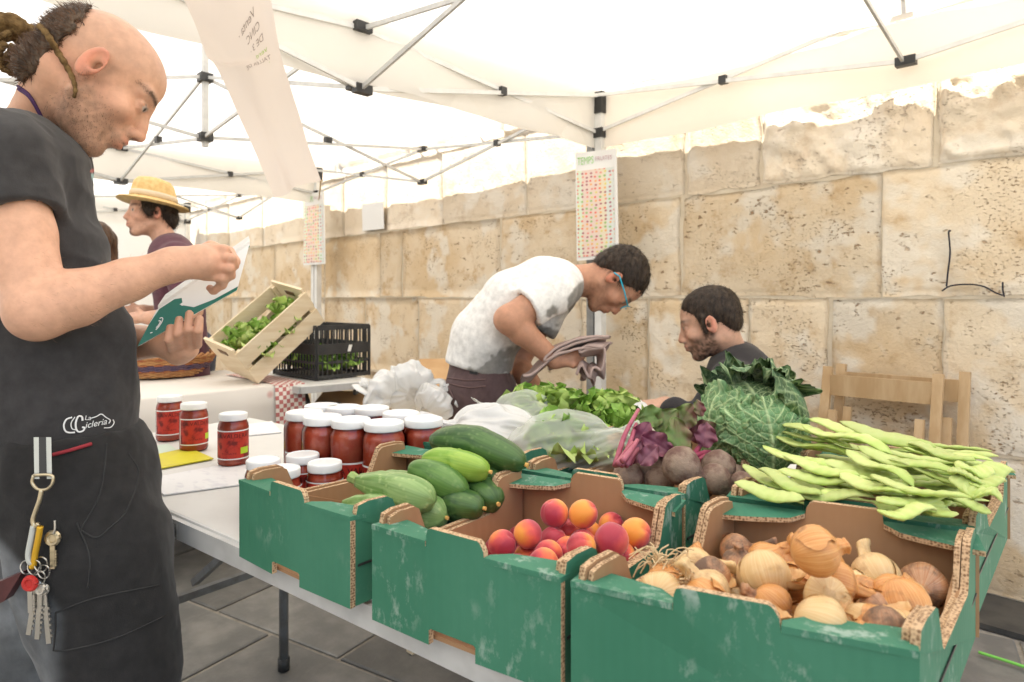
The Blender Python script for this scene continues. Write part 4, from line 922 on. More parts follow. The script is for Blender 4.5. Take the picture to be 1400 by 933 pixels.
# ================================================================== SAVOY CABBAGE
def vor2(u, v, s, seed):
    """F1, F2 of a 2-D cell pattern"""
    x = u*s; y = v*s; ix = np.floor(x).astype(np.int64); iy = np.floor(y).astype(np.int64); f1 = np.full(x.shape, 9.); f2 = f1.copy()
    for a in (-1, 0, 1):
        for b in (-1, 0, 1):
            jx, jy = ix+a, iy+b; px = jx+.5+.42*_h(jx, jy, jx*0, seed); py = jy+.5+.42*_h(jx, jy, jx*0, seed+9)
            d = np.hypot(x-px, y-py); f2 = np.where(d < f1, f1, np.minimum(f2, d)); f1 = np.minimum(f1, d)
    return f1, f2
M_leafvc = mat('savoy_leaf', (.1, .2, .05), .5, attr=True, attr_var=.18, vscale=30, bump=.25, bscale=220, bdist=.0015, spec=.35)
def cabbage_leaf(parent, ctr, Rr, axis, side, wrap, up0, up1, ruffle, seed, dark, n=110, open_=0., dent=0.):
    """leaf hugging a ball; axis = direction of its middle, side = lateral direction, from latitude up0 to up1"""
    axis = nrm(axis); side = nrm(side-axis*np.dot(side, axis)); up = np.cross(axis, side)
    up = up if up[2] >= 0 else -up
    U, V = np.meshgrid(np.linspace(-1, 1, n), np.linspace(0, 1, n), indexing='ij')
    wid = wrap*(.30+.85*np.sin(np.clip(V, 0, 1)*1.9+.12)**.8); wid = wid*np.where(V > .85, 1-.5*((V-.85)/.15)**2, 1)
    lon = U*wid; lat = up0+(up1-up0)*V
    edge = np.maximum(np.abs(U), np.clip((V-.55)/.45, 0, 1))
    # veins: midrib, laterals curving outwards, net between
    a = np.abs(U*wid); mr = np.exp(-(a/(.045*(1-.7*V)+.008))**2)
    w_ = V-.42*np.abs(U)**1.1+.02*vnoise(np.stack([U*3, V*3, U*0], -1), seed); lt = np.abs(((w_*6.) % 1)-.5); lv = np.exp(-((.5-lt)/.07)**2)*sstep(0, .12, np.abs(U))
    f1, f2 = vor2(lon*1.0, lat*1.0, 6.5, seed); net = np.exp(-((f2-f1)/.075)**2)
    f1b, f2b = vor2(lon, lat, 15., seed+3); net2 = np.exp(-((f2b-f1b)/.11)**2)
    vein = np.clip(np.maximum(np.maximum(mr, lv*.9), np.maximum(net*.85, net2*.30)), 0, 1)
    bl = (1-np.clip(f1*1.2, 0, 1)**2)*.0026+(1-np.clip(f1b*1.2, 0, 1)**2)*.0006
    r = Rr*(1+open_*V**2)+bl-.0015*net-.0006*net2+mr*.003+lv*.001
    rf = ruffle*sstep(.62, 1.05, edge)*(np.sin((lon+lat)*13+seed+2*vnoise(np.stack([lon*3, lat*3, lon*0], -1), seed))*.45+vnoise(np.stack([lon*9, lat*9, lon*0], -1), seed+1)*.6+.25*vnoise(np.stack([lon*22, lat*22, lon*0], -1), seed+2))
    r = r+rf*.020; lat = lat+rf*.03; lon = lon+rf*.03*np.sign(U)
    d = axis*(np.cos(lat)*np.cos(lon))[..., None]+side*(np.cos(lat)*np.sin(lon))[..., None]+up*np.sin(lat)[..., None]
    q = ctr+d*r[..., None]
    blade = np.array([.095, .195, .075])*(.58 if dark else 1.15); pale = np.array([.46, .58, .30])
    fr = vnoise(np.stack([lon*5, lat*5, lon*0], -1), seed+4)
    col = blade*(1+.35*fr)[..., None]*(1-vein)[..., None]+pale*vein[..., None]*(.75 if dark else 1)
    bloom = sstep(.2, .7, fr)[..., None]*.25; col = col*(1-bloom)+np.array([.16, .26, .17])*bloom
    return obj('leaf', q.reshape(-1, 3), grid_f(n, n), M_leafvc, parent, smooth=True, col=col.reshape(-1, 3))
cc = P(1032, 586, 1.20)
cab = thing('savoy_cabbage', 'large crinkled savoy cabbage with pale veined outer leaf beside the beetroots', 'cabbage', cc-UP*.10)
NF, RTv = -FW, RT
cabbage_leaf(cab, cc, .090, NF*.95+UP*.10-RT*.06, RT+UP*.12, .80, -1.05, .72, .55, 1, False, 150)
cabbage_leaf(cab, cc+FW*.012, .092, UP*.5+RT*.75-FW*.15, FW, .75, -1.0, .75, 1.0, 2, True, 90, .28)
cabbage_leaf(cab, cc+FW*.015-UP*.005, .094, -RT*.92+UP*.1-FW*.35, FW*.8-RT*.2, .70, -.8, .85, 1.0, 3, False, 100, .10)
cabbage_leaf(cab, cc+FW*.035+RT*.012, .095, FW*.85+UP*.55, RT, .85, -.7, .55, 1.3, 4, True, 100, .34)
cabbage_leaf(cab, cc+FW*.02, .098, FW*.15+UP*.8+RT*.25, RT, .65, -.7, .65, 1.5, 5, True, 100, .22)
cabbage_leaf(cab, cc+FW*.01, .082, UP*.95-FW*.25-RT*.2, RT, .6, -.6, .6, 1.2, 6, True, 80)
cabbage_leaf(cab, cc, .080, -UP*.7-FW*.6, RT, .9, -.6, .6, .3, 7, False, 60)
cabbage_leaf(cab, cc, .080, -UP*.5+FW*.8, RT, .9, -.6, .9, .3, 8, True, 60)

# ---- general leaf
def leaf(parent, base, direction, nrm_, L_, W_, mat_, curl=.3, ruf=.15, seed=0, n=16, name='leaf', cup=.3):
    d = nrm(direction); s_ = nrm(np.cross(d, nrm_)); u_ = np.cross(s_, d)
    V, U = np.meshgrid(np.linspace(0, 1, n), np.linspace(-1, 1, n), indexing='ij')
    wid = W_*np.sin(np.clip(V*.92+.06, 0, 1)*math.pi)**.75
    x = U*wid/2; y = V*L_; z = -curl*L_*V**2+cup*np.abs(U)**2*wid/2+ruf*W_*np.abs(U)**2*np.sin(V*17+seed+U*2)*.5+.05*W_*vnoise(np.stack([U*3, V*5, U*0], -1), seed)-.04*W_*np.exp(-(U/.12)**2)
    q = np.array(base)+d*y[..., None]+s_*x[..., None]+u_*z[..., None]
    return q.reshape(-1, 3), grid_f(n, n)
def leaf_obj(name, parent, mat_, *a, **k):
    V, Fc = leaf(None, *a, mat_=mat_, **k); return obj(name, V, Fc, mat_, parent, smooth=True)

# ================================================================== BEETROOTS
M_beet = mat('beet_skin', (.15, .085, .068), .8, col2=(.30, .22, .165), vscale=24, detail=9, vlo=.40, vhi=.60, bump=1., bscale=55, bdist=.005, spec=.25)
M_bstem = mat('beet_stem', (.30, .035, .085), .42, col2=(.42, .12, .16), vscale=25, spec=.45)
M_bleaf = mat('beet_leaf', (.13, .21, .055), .5, col2=(.17, .05, .06), vscale=11, detail=5, vlo=.42, vhi=.66, bump=.4, bscale=45, bdist=.004)
M_bleaf2 = mat('beet_leaf_purple', (.16, .035, .07), .45, col2=(.24, .09, .12), vscale=16, bump=.4, bscale=45, bdist=.004)
def beet(c, r, taild, label, seed):
    rr = random.Random(seed); prof = [(.03, .95), (.22, .96), (.5, .86), (.8, .6), (.97, .22), (1, -.08), (.9, -.42), (.66, -.75), (.36, -.98), (.17, -1.15), (.09, -1.4), (.05, -1.8), (.012, -2.3)]
    V, Fc = lathe_vf(prof, 30); V = np.array(V); zz = np.clip(-.8-V[:, 2], 0, None); V[:, 0] += .25*zz**1.5*rr.uniform(-1, 1)
    V *= (1+.05*vnoise(V*2, seed)+.02*vnoise(V*7, seed+2))[:, None]
    a = nrm(-np.array(taild)); u = nrm(np.cross(a, [.2, .3, .9])); v = np.cross(a, u)
    o = obj('beetroot', np.array(c)+(V@np.stack([u, v, a], 0))*r, Fc, M_beet, None, smooth=True, origin=c)
    tag(o, label, 'beetroot', 'beetroots in the box'); return o
def S7(x, y, t): return P(820+x/3.109, 380+y/3.109, t)
b1 = beet(S7(345, 800, 1.03), .0305, RT*.85-UP*.35-FW*.25, 'round grey brown beetroot with a thin tail in front', 1)
b2 = beet(S7(505, 805, 1.08), .0285, RT*.3-UP*.8, 'dusty beetroot with ringed top beside the cabbage', 2)
b3 = beet(S7(490, 855, 1.03), .025, RT*.5-UP*.5-FW*.2, 'small brown beetroot under the dusty one', 3)
b4 = beet(S7(210, 800, 1.10), .027, -UP*.8+RT*.3, 'dark beetroot behind the magenta stems', 4)
b5 = beet(S7(610, 880, 1.04), .022, -UP*.4+RT*.8, 'small beetroot next to the bean pods', 5)
rs = random.Random(21)
for i, (x0, y0, x1, y1, ta, tb) in enumerate([(65, 800, 165, 560, 1.03, 1.12), (90, 800, 155, 620, 1.03, 1.1), (75, 795, 140, 700, 1.02, 1.06), (110, 800, 200, 690, 1.04, 1.09), (125, 790, 215, 705, 1.05, 1.1), (95, 780, 160, 690, 1.0, 1.05), (400, 760, 470, 740, 1.10, 1.14), (390, 770, 440, 700, 1.10, 1.16), (420, 775, 480, 755, 1.1, 1.12)]):
    a, b = S7(x0, y0, ta), S7(x1, y1, tb); mb = MB()
    mb.tube(spline([a, (a+b)/2+RT*rs.uniform(-.006, .006)+UP*.003, b], 12), np.linspace(.0050, .0032, 12), 8)
    o = mb.build('stem', M_bstem, b4 if i < 6 else b2, smooth=True)
lv = [(S7(165, 575, 1.12), RT*.35+UP*.1, .06, .045, M_bleaf), (S7(180, 640, 1.07), RT*.9-UP*.45-FW*.1, .075, .045, M_bleaf2), (S7(235, 620, 1.12), RT*.6+UP*.55, .065, .045, M_bleaf), (S7(340, 720, 1.08), UP*.9-RT*.02+FW*.2, .075, .050, M_bleaf), (S7(330, 610, 1.14), RT*.4+UP*.6, .06, .05, M_bleaf),
      (S7(440, 690, 1.13), UP*.5+RT*.1, .05, .045, M_bleaf2), (S7(430, 560, 1.13), UP*.9-RT*.15, .035, .024, M_bleaf), (S7(120, 760, 1.06), UP*.6+RT*.4, .05, .03, M_bleaf2), (S7(170, 760, 1.04), UP*.5+RT*.5, .05, .035, M_bleaf2), (S7(300, 740, 1.09), UP*.6+RT*.7, .05, .035, M_bleaf2), (S7(210, 700, 1.09), RT*.5-UP*.6-FW*.2, .06, .045, M_bleaf2), (S7(140, 690, 1.08), UP*.7+RT*.5, .06, .04, M_bleaf2), (S7(260, 700, 1.12), RT*.8+UP*.1, .07, .05, M_bleaf), (S7(380, 650, 1.15), RT*.8+UP*.3, .07, .05, M_bleaf)]
for i, (b, d, L_, W_, m_) in enumerate(lv):
    leaf_obj('leaf', b4 if i % 3 else b1, m_, b-UP*.012, d, -FW+UP*.35, L_*.82, W_*.85, curl=.3, ruf=.35, seed=i, n=22)
# beetroot fill and dark soil-covered roots beneath
for i, (x, y, t_) in enumerate([(250, 860, 1.08), (420, 880, 1.06), (560, 850, 1.12), (120, 850, 1.08)]): beet(S7(x, y, t_), .026, -UP+RT*.2*i, 'half hidden beetroot low in the box', 8+i)

# ================================================================== BAGGED SALAD
def bag_material(name, tint, a):
    m = bpy.data.materials.new(name); m.use_nodes = True; N, L, b = nodes(m); out = N['Material Output']
    b.inputs['Base Color'].default_value = (*tint, 1); b.inputs['Roughness'].default_value = .22; b.inputs['Specular IOR Level'].default_value = .6
    tr = N.new('ShaderNodeBsdfTransparent'); tl_ = N.new('ShaderNodeBsdfTranslucent'); tl_.inputs[0].default_value = (*tint, 1)
    m1 = N.new('ShaderNodeMixShader'); m1.inputs[0].default_value = .35; L.new(b.outputs[0], m1.inputs[1]); L.new(tl_.outputs[0], m1.inputs[2])
    m2 = N.new('ShaderNodeMixShader'); m2.inputs[0].default_value = a; L.new(tr.outputs[0], m2.inputs[1]); L.new(m1.outputs[0], m2.inputs[2]); L.new(m2.outputs[0], out.inputs[0])
    tc = N.new('ShaderNodeTexCoord'); vo = N.new('ShaderNodeTexVoronoi'); vo.inputs['Scale'].default_value = 16; vo.feature = 'F1'; nz = N.new('ShaderNodeTexNoise'); nz.inputs['Scale'].default_value = 18; nz.inputs['Detail'].default_value = 3
    L.new(tc.outputs['Object'], nz.inputs[0]); mxv = N.new('ShaderNodeMix'); mxv.data_type = 'VECTOR'; mxv.inputs[0].default_value = .12; L.new(tc.outputs['Object'], mxv.inputs[4]); L.new(nz.outputs[1], mxv.inputs[5]); L.new(mxv.outputs[1], vo.inputs['Vector'])
    bp = N.new('ShaderNodeBump'); bp.inputs['Strength'].default_value = .5; bp.inputs['Distance'].default_value = .006; L.new(vo.outputs['Distance'], bp.inputs['Height']); L.new(bp.outputs[0], b.inputs['Normal'])
    return m
M_bag = bag_material('clear_bag', (.84, .87, .82), .38); M_bagw = bag_material('white_bag', (.84, .84, .83), .96)
M_let = mat('lettuce_leaf', (.32, .47, .09), .5, col2=(.48, .58, .20), vscale=14, bump=.4, bscale=60, bdist=.003, spec=.35, sss=.05, rnd=.12)
M_let2 = mat('lettuce_leaf_green', (.17, .33, .045), .5, col2=(.30, .46, .10), vscale=14, bump=.4, bscale=60, bdist=.003, rnd=.15)
def crumple(c, rad, axes, seed, res=46, amp=.22, fl=.0):
    th = np.linspace(0.02, math.pi-.02, res)[:, None]; ph = np.linspace(0, 2*math.pi, res*2, endpoint=False)[None, :]
    d = np.stack([np.sin(th)*np.cos(ph), np.sin(th)*np.sin(ph), np.cos(th)+0*ph], -1).reshape(-1, 3)
    w_ = d+.25*np.stack([vnoise(d*1.5+9, seed+5), vnoise(d*1.5+19, seed+6), vnoise(d*1.5+29, seed+7)], -1)
    rd = lambda f, k: 1-np.abs(vnoise(w_*f+seed, seed+k))*2
    nz = 1-amp*.5+amp*(.45*rd(1.3, 0)+.22*rd(2.6, 1)+.10*rd(5.5, 2))
    q = d*nz[:, None]*np.array(rad)
    if fl: q[:, 2] = np.maximum(q[:, 2], -rad[2]*fl)
    q = q@np.array(axes)
    n, k = res, res*2
    Fc = [(i*k+j, i*k+(j+1) % k, (i+1)*k+(j+1) % k, (i+1)*k+j) for i in range(n-1) for j in range(k)]
    Fc = np.array(Fc)[:, ::-1]
    return np.array(c)+q, Fc
AX = [RT, FW, UP]
def lettuce(c, r, label, seed, nleaf=26, m1=None, m2=None, parent=None, up=UP):
    rr = random.Random(seed); t = thing('lettuce', label, 'lettuce', np.array(c)-UP*r*.6, 'heads of lettuce') if parent is None else parent
    for i in range(nleaf):
        a = i*2.4; el = .15+1.15*(i/nleaf); d = np.array([math.cos(a)*math.cos(el), math.sin(a)*math.cos(el), math.sin(el)])
        b = np.array(c)-UP*r*.45+d*r*.12
        leaf_obj('leaf', t, (m1 or M_let) if rr.random() < .6 else (m2 or M_let2), b, d, nrm(UP*1.0-d*.5+1e-3), r*rr.uniform(.95, 1.3), r*rr.uniform(.85, 1.2), curl=rr.uniform(-.25, .25), ruf=.38, seed=seed*31+i, n=12, cup=.5)
    return t
def tied_bag(name, c, rad, ht, axis, seed, m_, label, handles=False):
    """filled bag gathered at its neck, pleated towards the tie"""
    nz_, k = 60, 120; z = np.linspace(0, 1, nz_)[:, None]; a = np.linspace(0, 2*math.pi, k, endpoint=False)[None, :]
    pr = np.where(z < .72, np.sqrt(np.clip(1-((z-.36)/.37)**2, 0, 1))**.8, 0); pr = np.maximum(pr, .10+.20*np.clip((z-.78)/.22, 0, 1)); pr = np.maximum(pr, np.interp(z, [0, .03, .60, .72, .80, 1], [.3, .45, .55, .22, .12, .30]))
    pl = np.clip((z-.30)/.45, 0, 1); th = a+.25*vnoise(np.stack([3*np.cos(a)+0*z, 3*np.sin(a)+0*z, 2*z+0*a], -1), seed)
    f = 1+pl**1.6*(.10*np.sin(th*7+seed)+.05*np.sin(th*15+2*seed)+.10*vnoise(np.stack([5*np.cos(a)+0*z, 5*np.sin(a)+0*z, 3*z+0*a], -1), seed+8)); d3 = np.stack([np.cos(a)+0*z, np.sin(a)+0*z, 2*z+0*a], -1); rg = 1-np.abs(vnoise(d3*1.8+seed, seed+1))*2; rg2 = 1-np.abs(vnoise(d3*np.array([4, 4, 2.])+seed, seed+2))*2
    r = pr*f*(.86+.17*rg+.08*rg2); ax_ = nrm(axis); u = nrm(np.cross(ax_, [.31, .2, .9])); v = np.cross(ax_, u)
    zz = z+.06*vnoise(d3*1.6+7, seed+4)*(z < .8)+.05*(z > .9)*np.sin(a*3+seed); q = np.array(c)+(r*np.cos(a))[..., None]*u*rad[0]+(r*np.sin(a))[..., None]*v*rad[1]+zz[..., None]*ax_*ht
    n_ = nz_; Fc = np.array([(i*k+j, i*k+(j+1) % k, (i+1)*k+(j+1) % k, (i+1)*k+j) for i in range(n_-1) for j in range(k)])
    o = obj(name, q.reshape(-1, 3), Fc, m_, None, smooth=True); tag(o, label, 'plastic bag' if name == 'plastic_bag' else 'carrier bag')
    if handles:
        tp = np.array(c)+ax_*ht*.95
        for s_ in (-1, 1):
            mb = MB(); mb.tube(spline([tp-ax_*.02, tp+u*s_*.03+ax_*.015, tp+u*s_*.06-ax_*.01, tp+u*s_*.075-ax_*.05], 16), .014, 8, squash=.25); mb.build('handle', m_, o, smooth=True)
    return o
def S9(x, y, t): return P(640+x/5.833, 530+y/5.833, t)
bags = [((470, 255), 1.50, (.068, .06, .056), 'knotted clear bag of pale salad leaning at the back'), ((720, 450), 1.30, (.100, .066, .054), 'big clear plastic bag of salad lying in front'), ((1050, 520), 1.28, (.06, .055, .04), 'clear plastic bag end beside the beetroot stems'), ((240, 360), 1.42, (.09, .07, .05), 'white crumpled plastic bag behind the long cucumber')]
for i, ((x, y), t_, rad, lb) in enumerate(bags):
    c = S9(x, y, t_)
    ax_ = (-RT*.8+UP*.2-FW*.1, RT*.75+UP*.12+FW*.1, RT*.9+UP*.25, -RT*.9+UP*.15)[i]; ht = rad[0]*2.9
    tag(tied_bag('plastic_bag', c-nrm(ax_)*ht*.36, (rad[2]*1.35, rad[2]*1.15), ht, ax_, 5+i*3, M_bag if i < 3 else M_bagw, lb), group='plastic bags of salad')
    if i < 3: 
        lettuce(c, rad[0]*.80, 'pale green salad head inside the %s bag' % ('leaning', 'big front', 'small')[i], 60+i, 14)
lettuce(S9(580, 175, 1.58), .085, 'fresh light green lettuce behind the leaning bag', 70, 30)
lettuce(S9(780, 205, 1.55), .080, 'pale lettuce between the two bagged heads', 71, 26)
lettuce(S9(1090, 220, 1.50), .085, 'green loose lettuce in front of the white tent leg', 72, 32, M_let, M_let2)
lettuce(S9(1180, 300, 1.42), .06, 'small dark lettuce above the beet stems', 73, 22, M_let2, M_let2)
V, Fc = crumple(S9(1240, 230, 1.62), (.07, .05, .05), AX, 77, 40, .24); tag(obj('plastic_bag', V, Fc, M_bagw, None, smooth=True), 'white plastic bag corner behind the green loose lettuce', 'plastic bag', 'plastic bags of salad')
# supports for the salad: an open low crate of cardboard on the back table
mb = MB(); mb.box((-1.17, 1.205, .741), (-.80, 1.53, .80)); tag(mb.build('cardboard_tray', M_brown), 'low brown cardboard tray under the lettuces', 'tray')

# ================================================================== JARS
M_sauce = mat('tomato_sauce', (.66, .065, .032), .35, col2=(.74, .13, .06), vscale=26, detail=5, spec=.5)
M_lid = mat('white_lid', (.82, .82, .81), .3, spec=.5)
def glass_material():
    m = bpy.data.materials.new('jar_glass'); m.use_nodes = True; N, L, b = nodes(m); N.remove(b); out = N['Material Output']
    tr = N.new('ShaderNodeBsdfTransparent'); tr.inputs[0].default_value = (.97, .98, .97, 1); gl = N.new('ShaderNodeBsdfGlossy'); gl.inputs['Roughness'].default_value = .04
    fr = N.new('ShaderNodeFresnel'); fr.inputs[0].default_value = 1.5; mx = N.new('ShaderNodeMixShader'); L.new(fr.outputs[0], mx.inputs[0]); L.new(tr.outputs[0], mx.inputs[1]); L.new(gl.outputs[0], mx.inputs[2]); L.new(mx.outputs[0], out.inputs[0]); return m
M_glass = glass_material()
M_lred = mat('label_red', (.46, .035, .020), .5, col2=(.16, .012, .010), vscale=45, detail=3, vlo=.42, vhi=.6); M_lgreen = mat('label_green', (.42, .60, .03), .5); M_lblack = mat('label_ink', (.06, .01, .008), .6)
def make_jar(label, r, h, group, tall=True):
    t = thing('jar', label, 'jar', (0, 0, 0), group)
    nk = h-.0145
    prof = [(r*.86, .0), (r*.95, .003), (r, .009), (r, nk-.020), (r*.97, nk-.012), (r*.86, nk-.003), (r*.86, nk+.004)]
    V, Fc = lathe_vf(prof, 40); obj('glass', V, Fc, M_glass, t, smooth=True, local=True)
    pi_ = [(r*.84, .003), (r*.965, .010), (r*.965, nk-.022), (r*.93, nk-.014), (r*.82, nk-.006)]
    V, Fc = lathe_vf(pi_, 40); obj('sauce', V, Fc, M_sauce, t, smooth=True, local=True)
    lr = r*.93; V, Fc = lathe_vf([(lr*.99, nk-.001), (lr, nk+.001), (lr, h-.003), (lr*.975, h-.0008), (lr*.93, h), (lr*.90, h-.0012), (0, h-.0012)], 44); lid = obj('lid', V, Fc, M_lid, t, smooth=True, local=True)
    lid.data.polygons.foreach_set('use_smooth', [abs(p.normal.z) < .5 for p in lid.data.polygons])
    # wrap-round label with white border, red print, lettering and a green mark
    def wrap(a0, a1, z0, z1, rad, n=24):
        a = np.linspace(a0, a1, n); V = [(rad*math.cos(q), rad*math.sin(q), z) for q in a for z in (z0, z1)]
        return V, [(2*i, 2*i+2, 2*i+3, 2*i+1) for i in range(n-1)]
    z0, z1 = (h*.15, h*.70) if h < .14 else (h*.06, h*.50)
    if tall != 'short':
        V, Fc = wrap(-1.5, 1.5, z0, z1, r*1.004); lb = obj('label', V, Fc, M_paper, t, smooth=True, local=True)
        V, Fc = wrap(-1.44, 1.44, z0+h*.022, z1-h*.022, r*1.010); obj('print', V, Fc, M_lred, lb, smooth=True, local=True)
        V, Fc = wrap(.52, 1.18, z0+h*.10, z0+h*.22, r*1.018, 10); obj('green_mark', V, Fc, M_lgreen, lb, smooth=True, local=True)
        V, Fc = textmesh('LA VALDERA', 1.); V[:, 0] = V[:, 0]/V[:, 0].max()*2.3-1.2
        W = [(r*1.017*math.cos(x), r*1.017*math.sin(x), z1-h*.14+y*h*.11) for x, y, _ in V]; obj('lettering', W, Fc, M_lblack, lb, local=True)
        V, Fc = textmesh('TOMATE', 1.); V[:, 0] = V[:, 0]/V[:, 0].max()*1.0-.75
        W = [(r*1.017*math.cos(x), r*1.017*math.sin(x), z0+h*.10+y*h*.045) for x, y, _ in V]; obj('lettering', W, Fc, M_lblack, lb, local=True)
    return t
jarS = make_jar('red sauce jar', .0345, .124, 'jars of red sauce')
jarB = make_jar('red sauce jar', .0415, .158, 'jars of red sauce')
jarK = make_jar('red sauce jar', .033, .100, 'jars of red sauce')
def face_cam(p): return math.atan2(-p[1], -p[0])
def put(proto, x, y, label, first, dr=0., byz=None):
    o = proto if first else copy_tree(proto)
    p = onZ(x, y, ZTAB+.0) if byz is None else np.array([*onZ(x, y, byz)[:2], ZTAB])
    o.location = (p[0], p[1], ZTAB+.001); o.rotation_euler = (0, 0, face_cam(p)+dr); o['label'] = label; return p
zl = ZTAB+.158
put(jarS, 265, 616, 'labelled red sauce jar standing on the yellow leaflet', True, .35)
put(jarS, 232, 602, 'labelled red sauce jar just behind the one on the leaflet', False, .25)
put(jarS, 319, 636, 'labelled red sauce jar standing alone on the white sheet', False, -.05)
big = [(416, 563, 'tall sauce jar at the left end of the front row of jars'), (441, 569, 'second tall sauce jar of the front row of jars'), (480, 573, 'tall sauce jar in the middle of the front row'), (525, 577, 'tall sauce jar behind the corner of the cucumber box'), (579, 572, 'tall sauce jar beside the long cucumber'),
       (470, 556, 'tall sauce jar in the second row, white lid behind the front row'), (508, 557, 'tall sauce jar in the second row near the cardboard'), (548, 564, 'tall sauce jar between the row ends'), (440, 554, 'tall sauce jar at the back left of the jars')]
for i, (x, y, lb) in enumerate(big): put(jarB, x, y, lb, i == 0, random.Random(i).uniform(-.5, .5), zl)
short = [(360, 628, 'short sauce jar next to the white sheet'), (386, 640, 'short sauce jar touching the box tab'), (414, 621, 'short sauce jar at the back of the four short ones'), (444, 632, 'short sauce jar before the tall jars')]
for i, (x, y, lb) in enumerate(short): put(jarK, x, y, lb, i == 0, 0, ZTAB+.100)
# papers on the table
def sheet(px, z, m_, name, label, cat):
    p = [onZ(x, y, z) for x, y in px]; mb = MB(); mb.hexa([q for q in p]+[q+UP*.0025 for q in p]); o = mb.build(name, m_, None); return tag(o, label, cat)
M_yel = mat('yellow_print', (.66, .60, .03), .5, col2=(.60, .52, .05), vscale=9); M_text = mat('printed_paper', (.76, .76, .76), .55, col2=(.66, .66, .68), vscale=55, detail=2, vlo=.5, vhi=.7, stretch=(.4, 1, 1))
sheet([(196, 646), (292, 628), (258, 613), (180, 630)], ZTAB+.003, M_yel, 'leaflet', 'bright yellow leaflet under one of the labelled jars', 'leaflet')
sheet([(224, 678), (356, 660), (330, 632), (200, 656)], ZTAB+.0015, M_text, 'paper_sheet', 'white printed sheet at the table edge by the standing man', 'paper')
sheet([(300, 600), (385, 592), (372, 577), (300, 586)], ZTAB+.0015, M_text, 'paper_sheet', 'pale leaflets lying behind the jars', 'paper')
sheet([(206, 628), (248, 620), (230, 608), (196, 614)], ZTAB+.0015, mat('pale_green_print', (.55, .66, .56), .55), 'leaflet', 'pale green leaflet under the rear labelled jar', 'leaflet')

# ================================================================== STALL BEHIND: table with cloth, basket, crates
def tablecloth_material():
    m = mat('printed_cloth', (.70, .655, .60), .9, spec=.1); N, L, b = nodes(m)
    tc = N.new('ShaderNodeTexCoord'); vo = N.new('ShaderNodeTexVoronoi'); vo.inputs['Scale'].default_value = 9; L.new(tc.outputs['Object'], vo.inputs['Vector'])
    r = N.new('ShaderNodeMapRange'); r.inputs[1].default_value = .10; r.inputs[2].default_value = .2; r.inputs[3].default_value = .75; r.inputs[4].default_value = 0; L.new(vo.outputs['Distance'], r.inputs[0])
    mx = N.new('ShaderNodeMix'); mx.data_type = 'RGBA'; L.new(r.outputs[0], mx.inputs[0]); mx.inputs[6].default_value = (.70, .655, .60, 1); mx.inputs[7].default_value = (.55, .30, .27, 1); L.new(mx.outputs[2], b.inputs['Base Color']); return m
def check_material():
    m = mat('checked_cloth', (.7, .65, .6), .9, spec=.1); N, L, b = nodes(m); tc = N.new('ShaderNodeTexCoord'); ck = N.new('ShaderNodeTexChecker'); ck.inputs['Scale'].default_value = 55
    ck.inputs[1].default_value = (.70, .64, .58, 1); ck.inputs[2].default_value = (.46, .16, .15, 1); L.new(tc.outputs['Object'], ck.inputs[0]); L.new(ck.outputs[0], b.inputs['Base Color']); return m
M_tcloth = tablecloth_material(); M_check = check_material()
T3 = [(-3.55, .25), (-2.80, .25), (-2.80, 1.43), (-3.55, 1.43)]
folding_table(T3, 'folding table under the printed cloth at the neighbouring stall', (.2, .8), .745)
folding_table([(-3.50, 1.45), (-2.72, 1.45), (-2.66, 1.83), (-3.50, 1.83)], 'small bare table under the black plastic crate', (.2, .8), .745, .03)
# cloth: top, drop on the +X side with folds
n = 60; vv = np.linspace(.20, 1.46, n); prof = [(-3.58, .36), (-3.57, .70), (-3.56, .752), (-3.2, .752), (-2.80, .752), (-2.782, .745), (-2.778, .66), (-2.774, .52), (-2.77, .38), (-2.766, .26)]
q = np.zeros((len(prof), n, 3))
for i, (x, z) in enumerate(prof):
    dr = max(0, (.745-z)); q[i, :, 0] = x+.05*dr*np.sin(vv*21+i*.2)*(1 if x > -3 else -1); q[i, :, 1] = vv; q[i, :, 2] = z
tag(obj('tablecloth', q.reshape(-1, 3), grid_f(len(prof), n)[:, ::-1], M_tcloth, None, smooth=True), 'off white tablecloth printed with small red stars', 'tablecloth')
n = 12; vv = np.linspace(1.36, 1.50, n); prof = [(-3.3, .757), (-2.84, .757), (-2.776, .750), (-2.768, .66), (-2.764, .54)]
q = np.array([[(x+.004*math.sin(v*60), v, z) for v in vv] for x, z in prof]); tag(obj('cloth_runner', q.reshape(-1, 3), grid_f(len(prof), n)[:, ::-1], M_check, None, smooth=True), 'red and white checked cloth hanging over the table corner', 'cloth')
# ---- wicker basket
M_wick = [mat('wicker_tan', (.42, .19, .075), .6, col2=(.55, .30, .12), vscale=30, bump=.4, bscale=120), mat('wicker_blue', (.10, .075, .14), .6, col2=(.16, .10, .14), vscale=30), mat('wicker_red', (.33, .10, .05), .6, col2=(.45, .18, .07), vscale=30)]
bc = onZ(246, 516, .757); bc = np.array([bc[0]-.10, bc[1]-.02, .757]); bk = thing('wicker_basket', 'oval wicker basket with a blue band on the printed tablecloth', 'basket', bc)
for k in range(15):
    f = k/14; ra_, rb_ = .165+.05*f, .115+.035*f; z = .008+.088*f; a = np.linspace(0, 2*math.pi, 90); wob = .006*np.sin(a*18+(k % 2)*math.pi)
    pts = np.stack([bc[0]+(rb_+wob)*np.cos(a), bc[1]+(ra_+wob)*np.sin(a), bc[2]+z+0*a], -1); mb = MB(); mb.tube(pts, .0052, 6, False); mb.build('weave_strand', M_wick[1] if 5 <= k <= 8 else M_wick[2] if k in (4, 9, 13) else M_wick[0], bk, smooth=True)
a = np.linspace(0, 2*math.pi, 100)
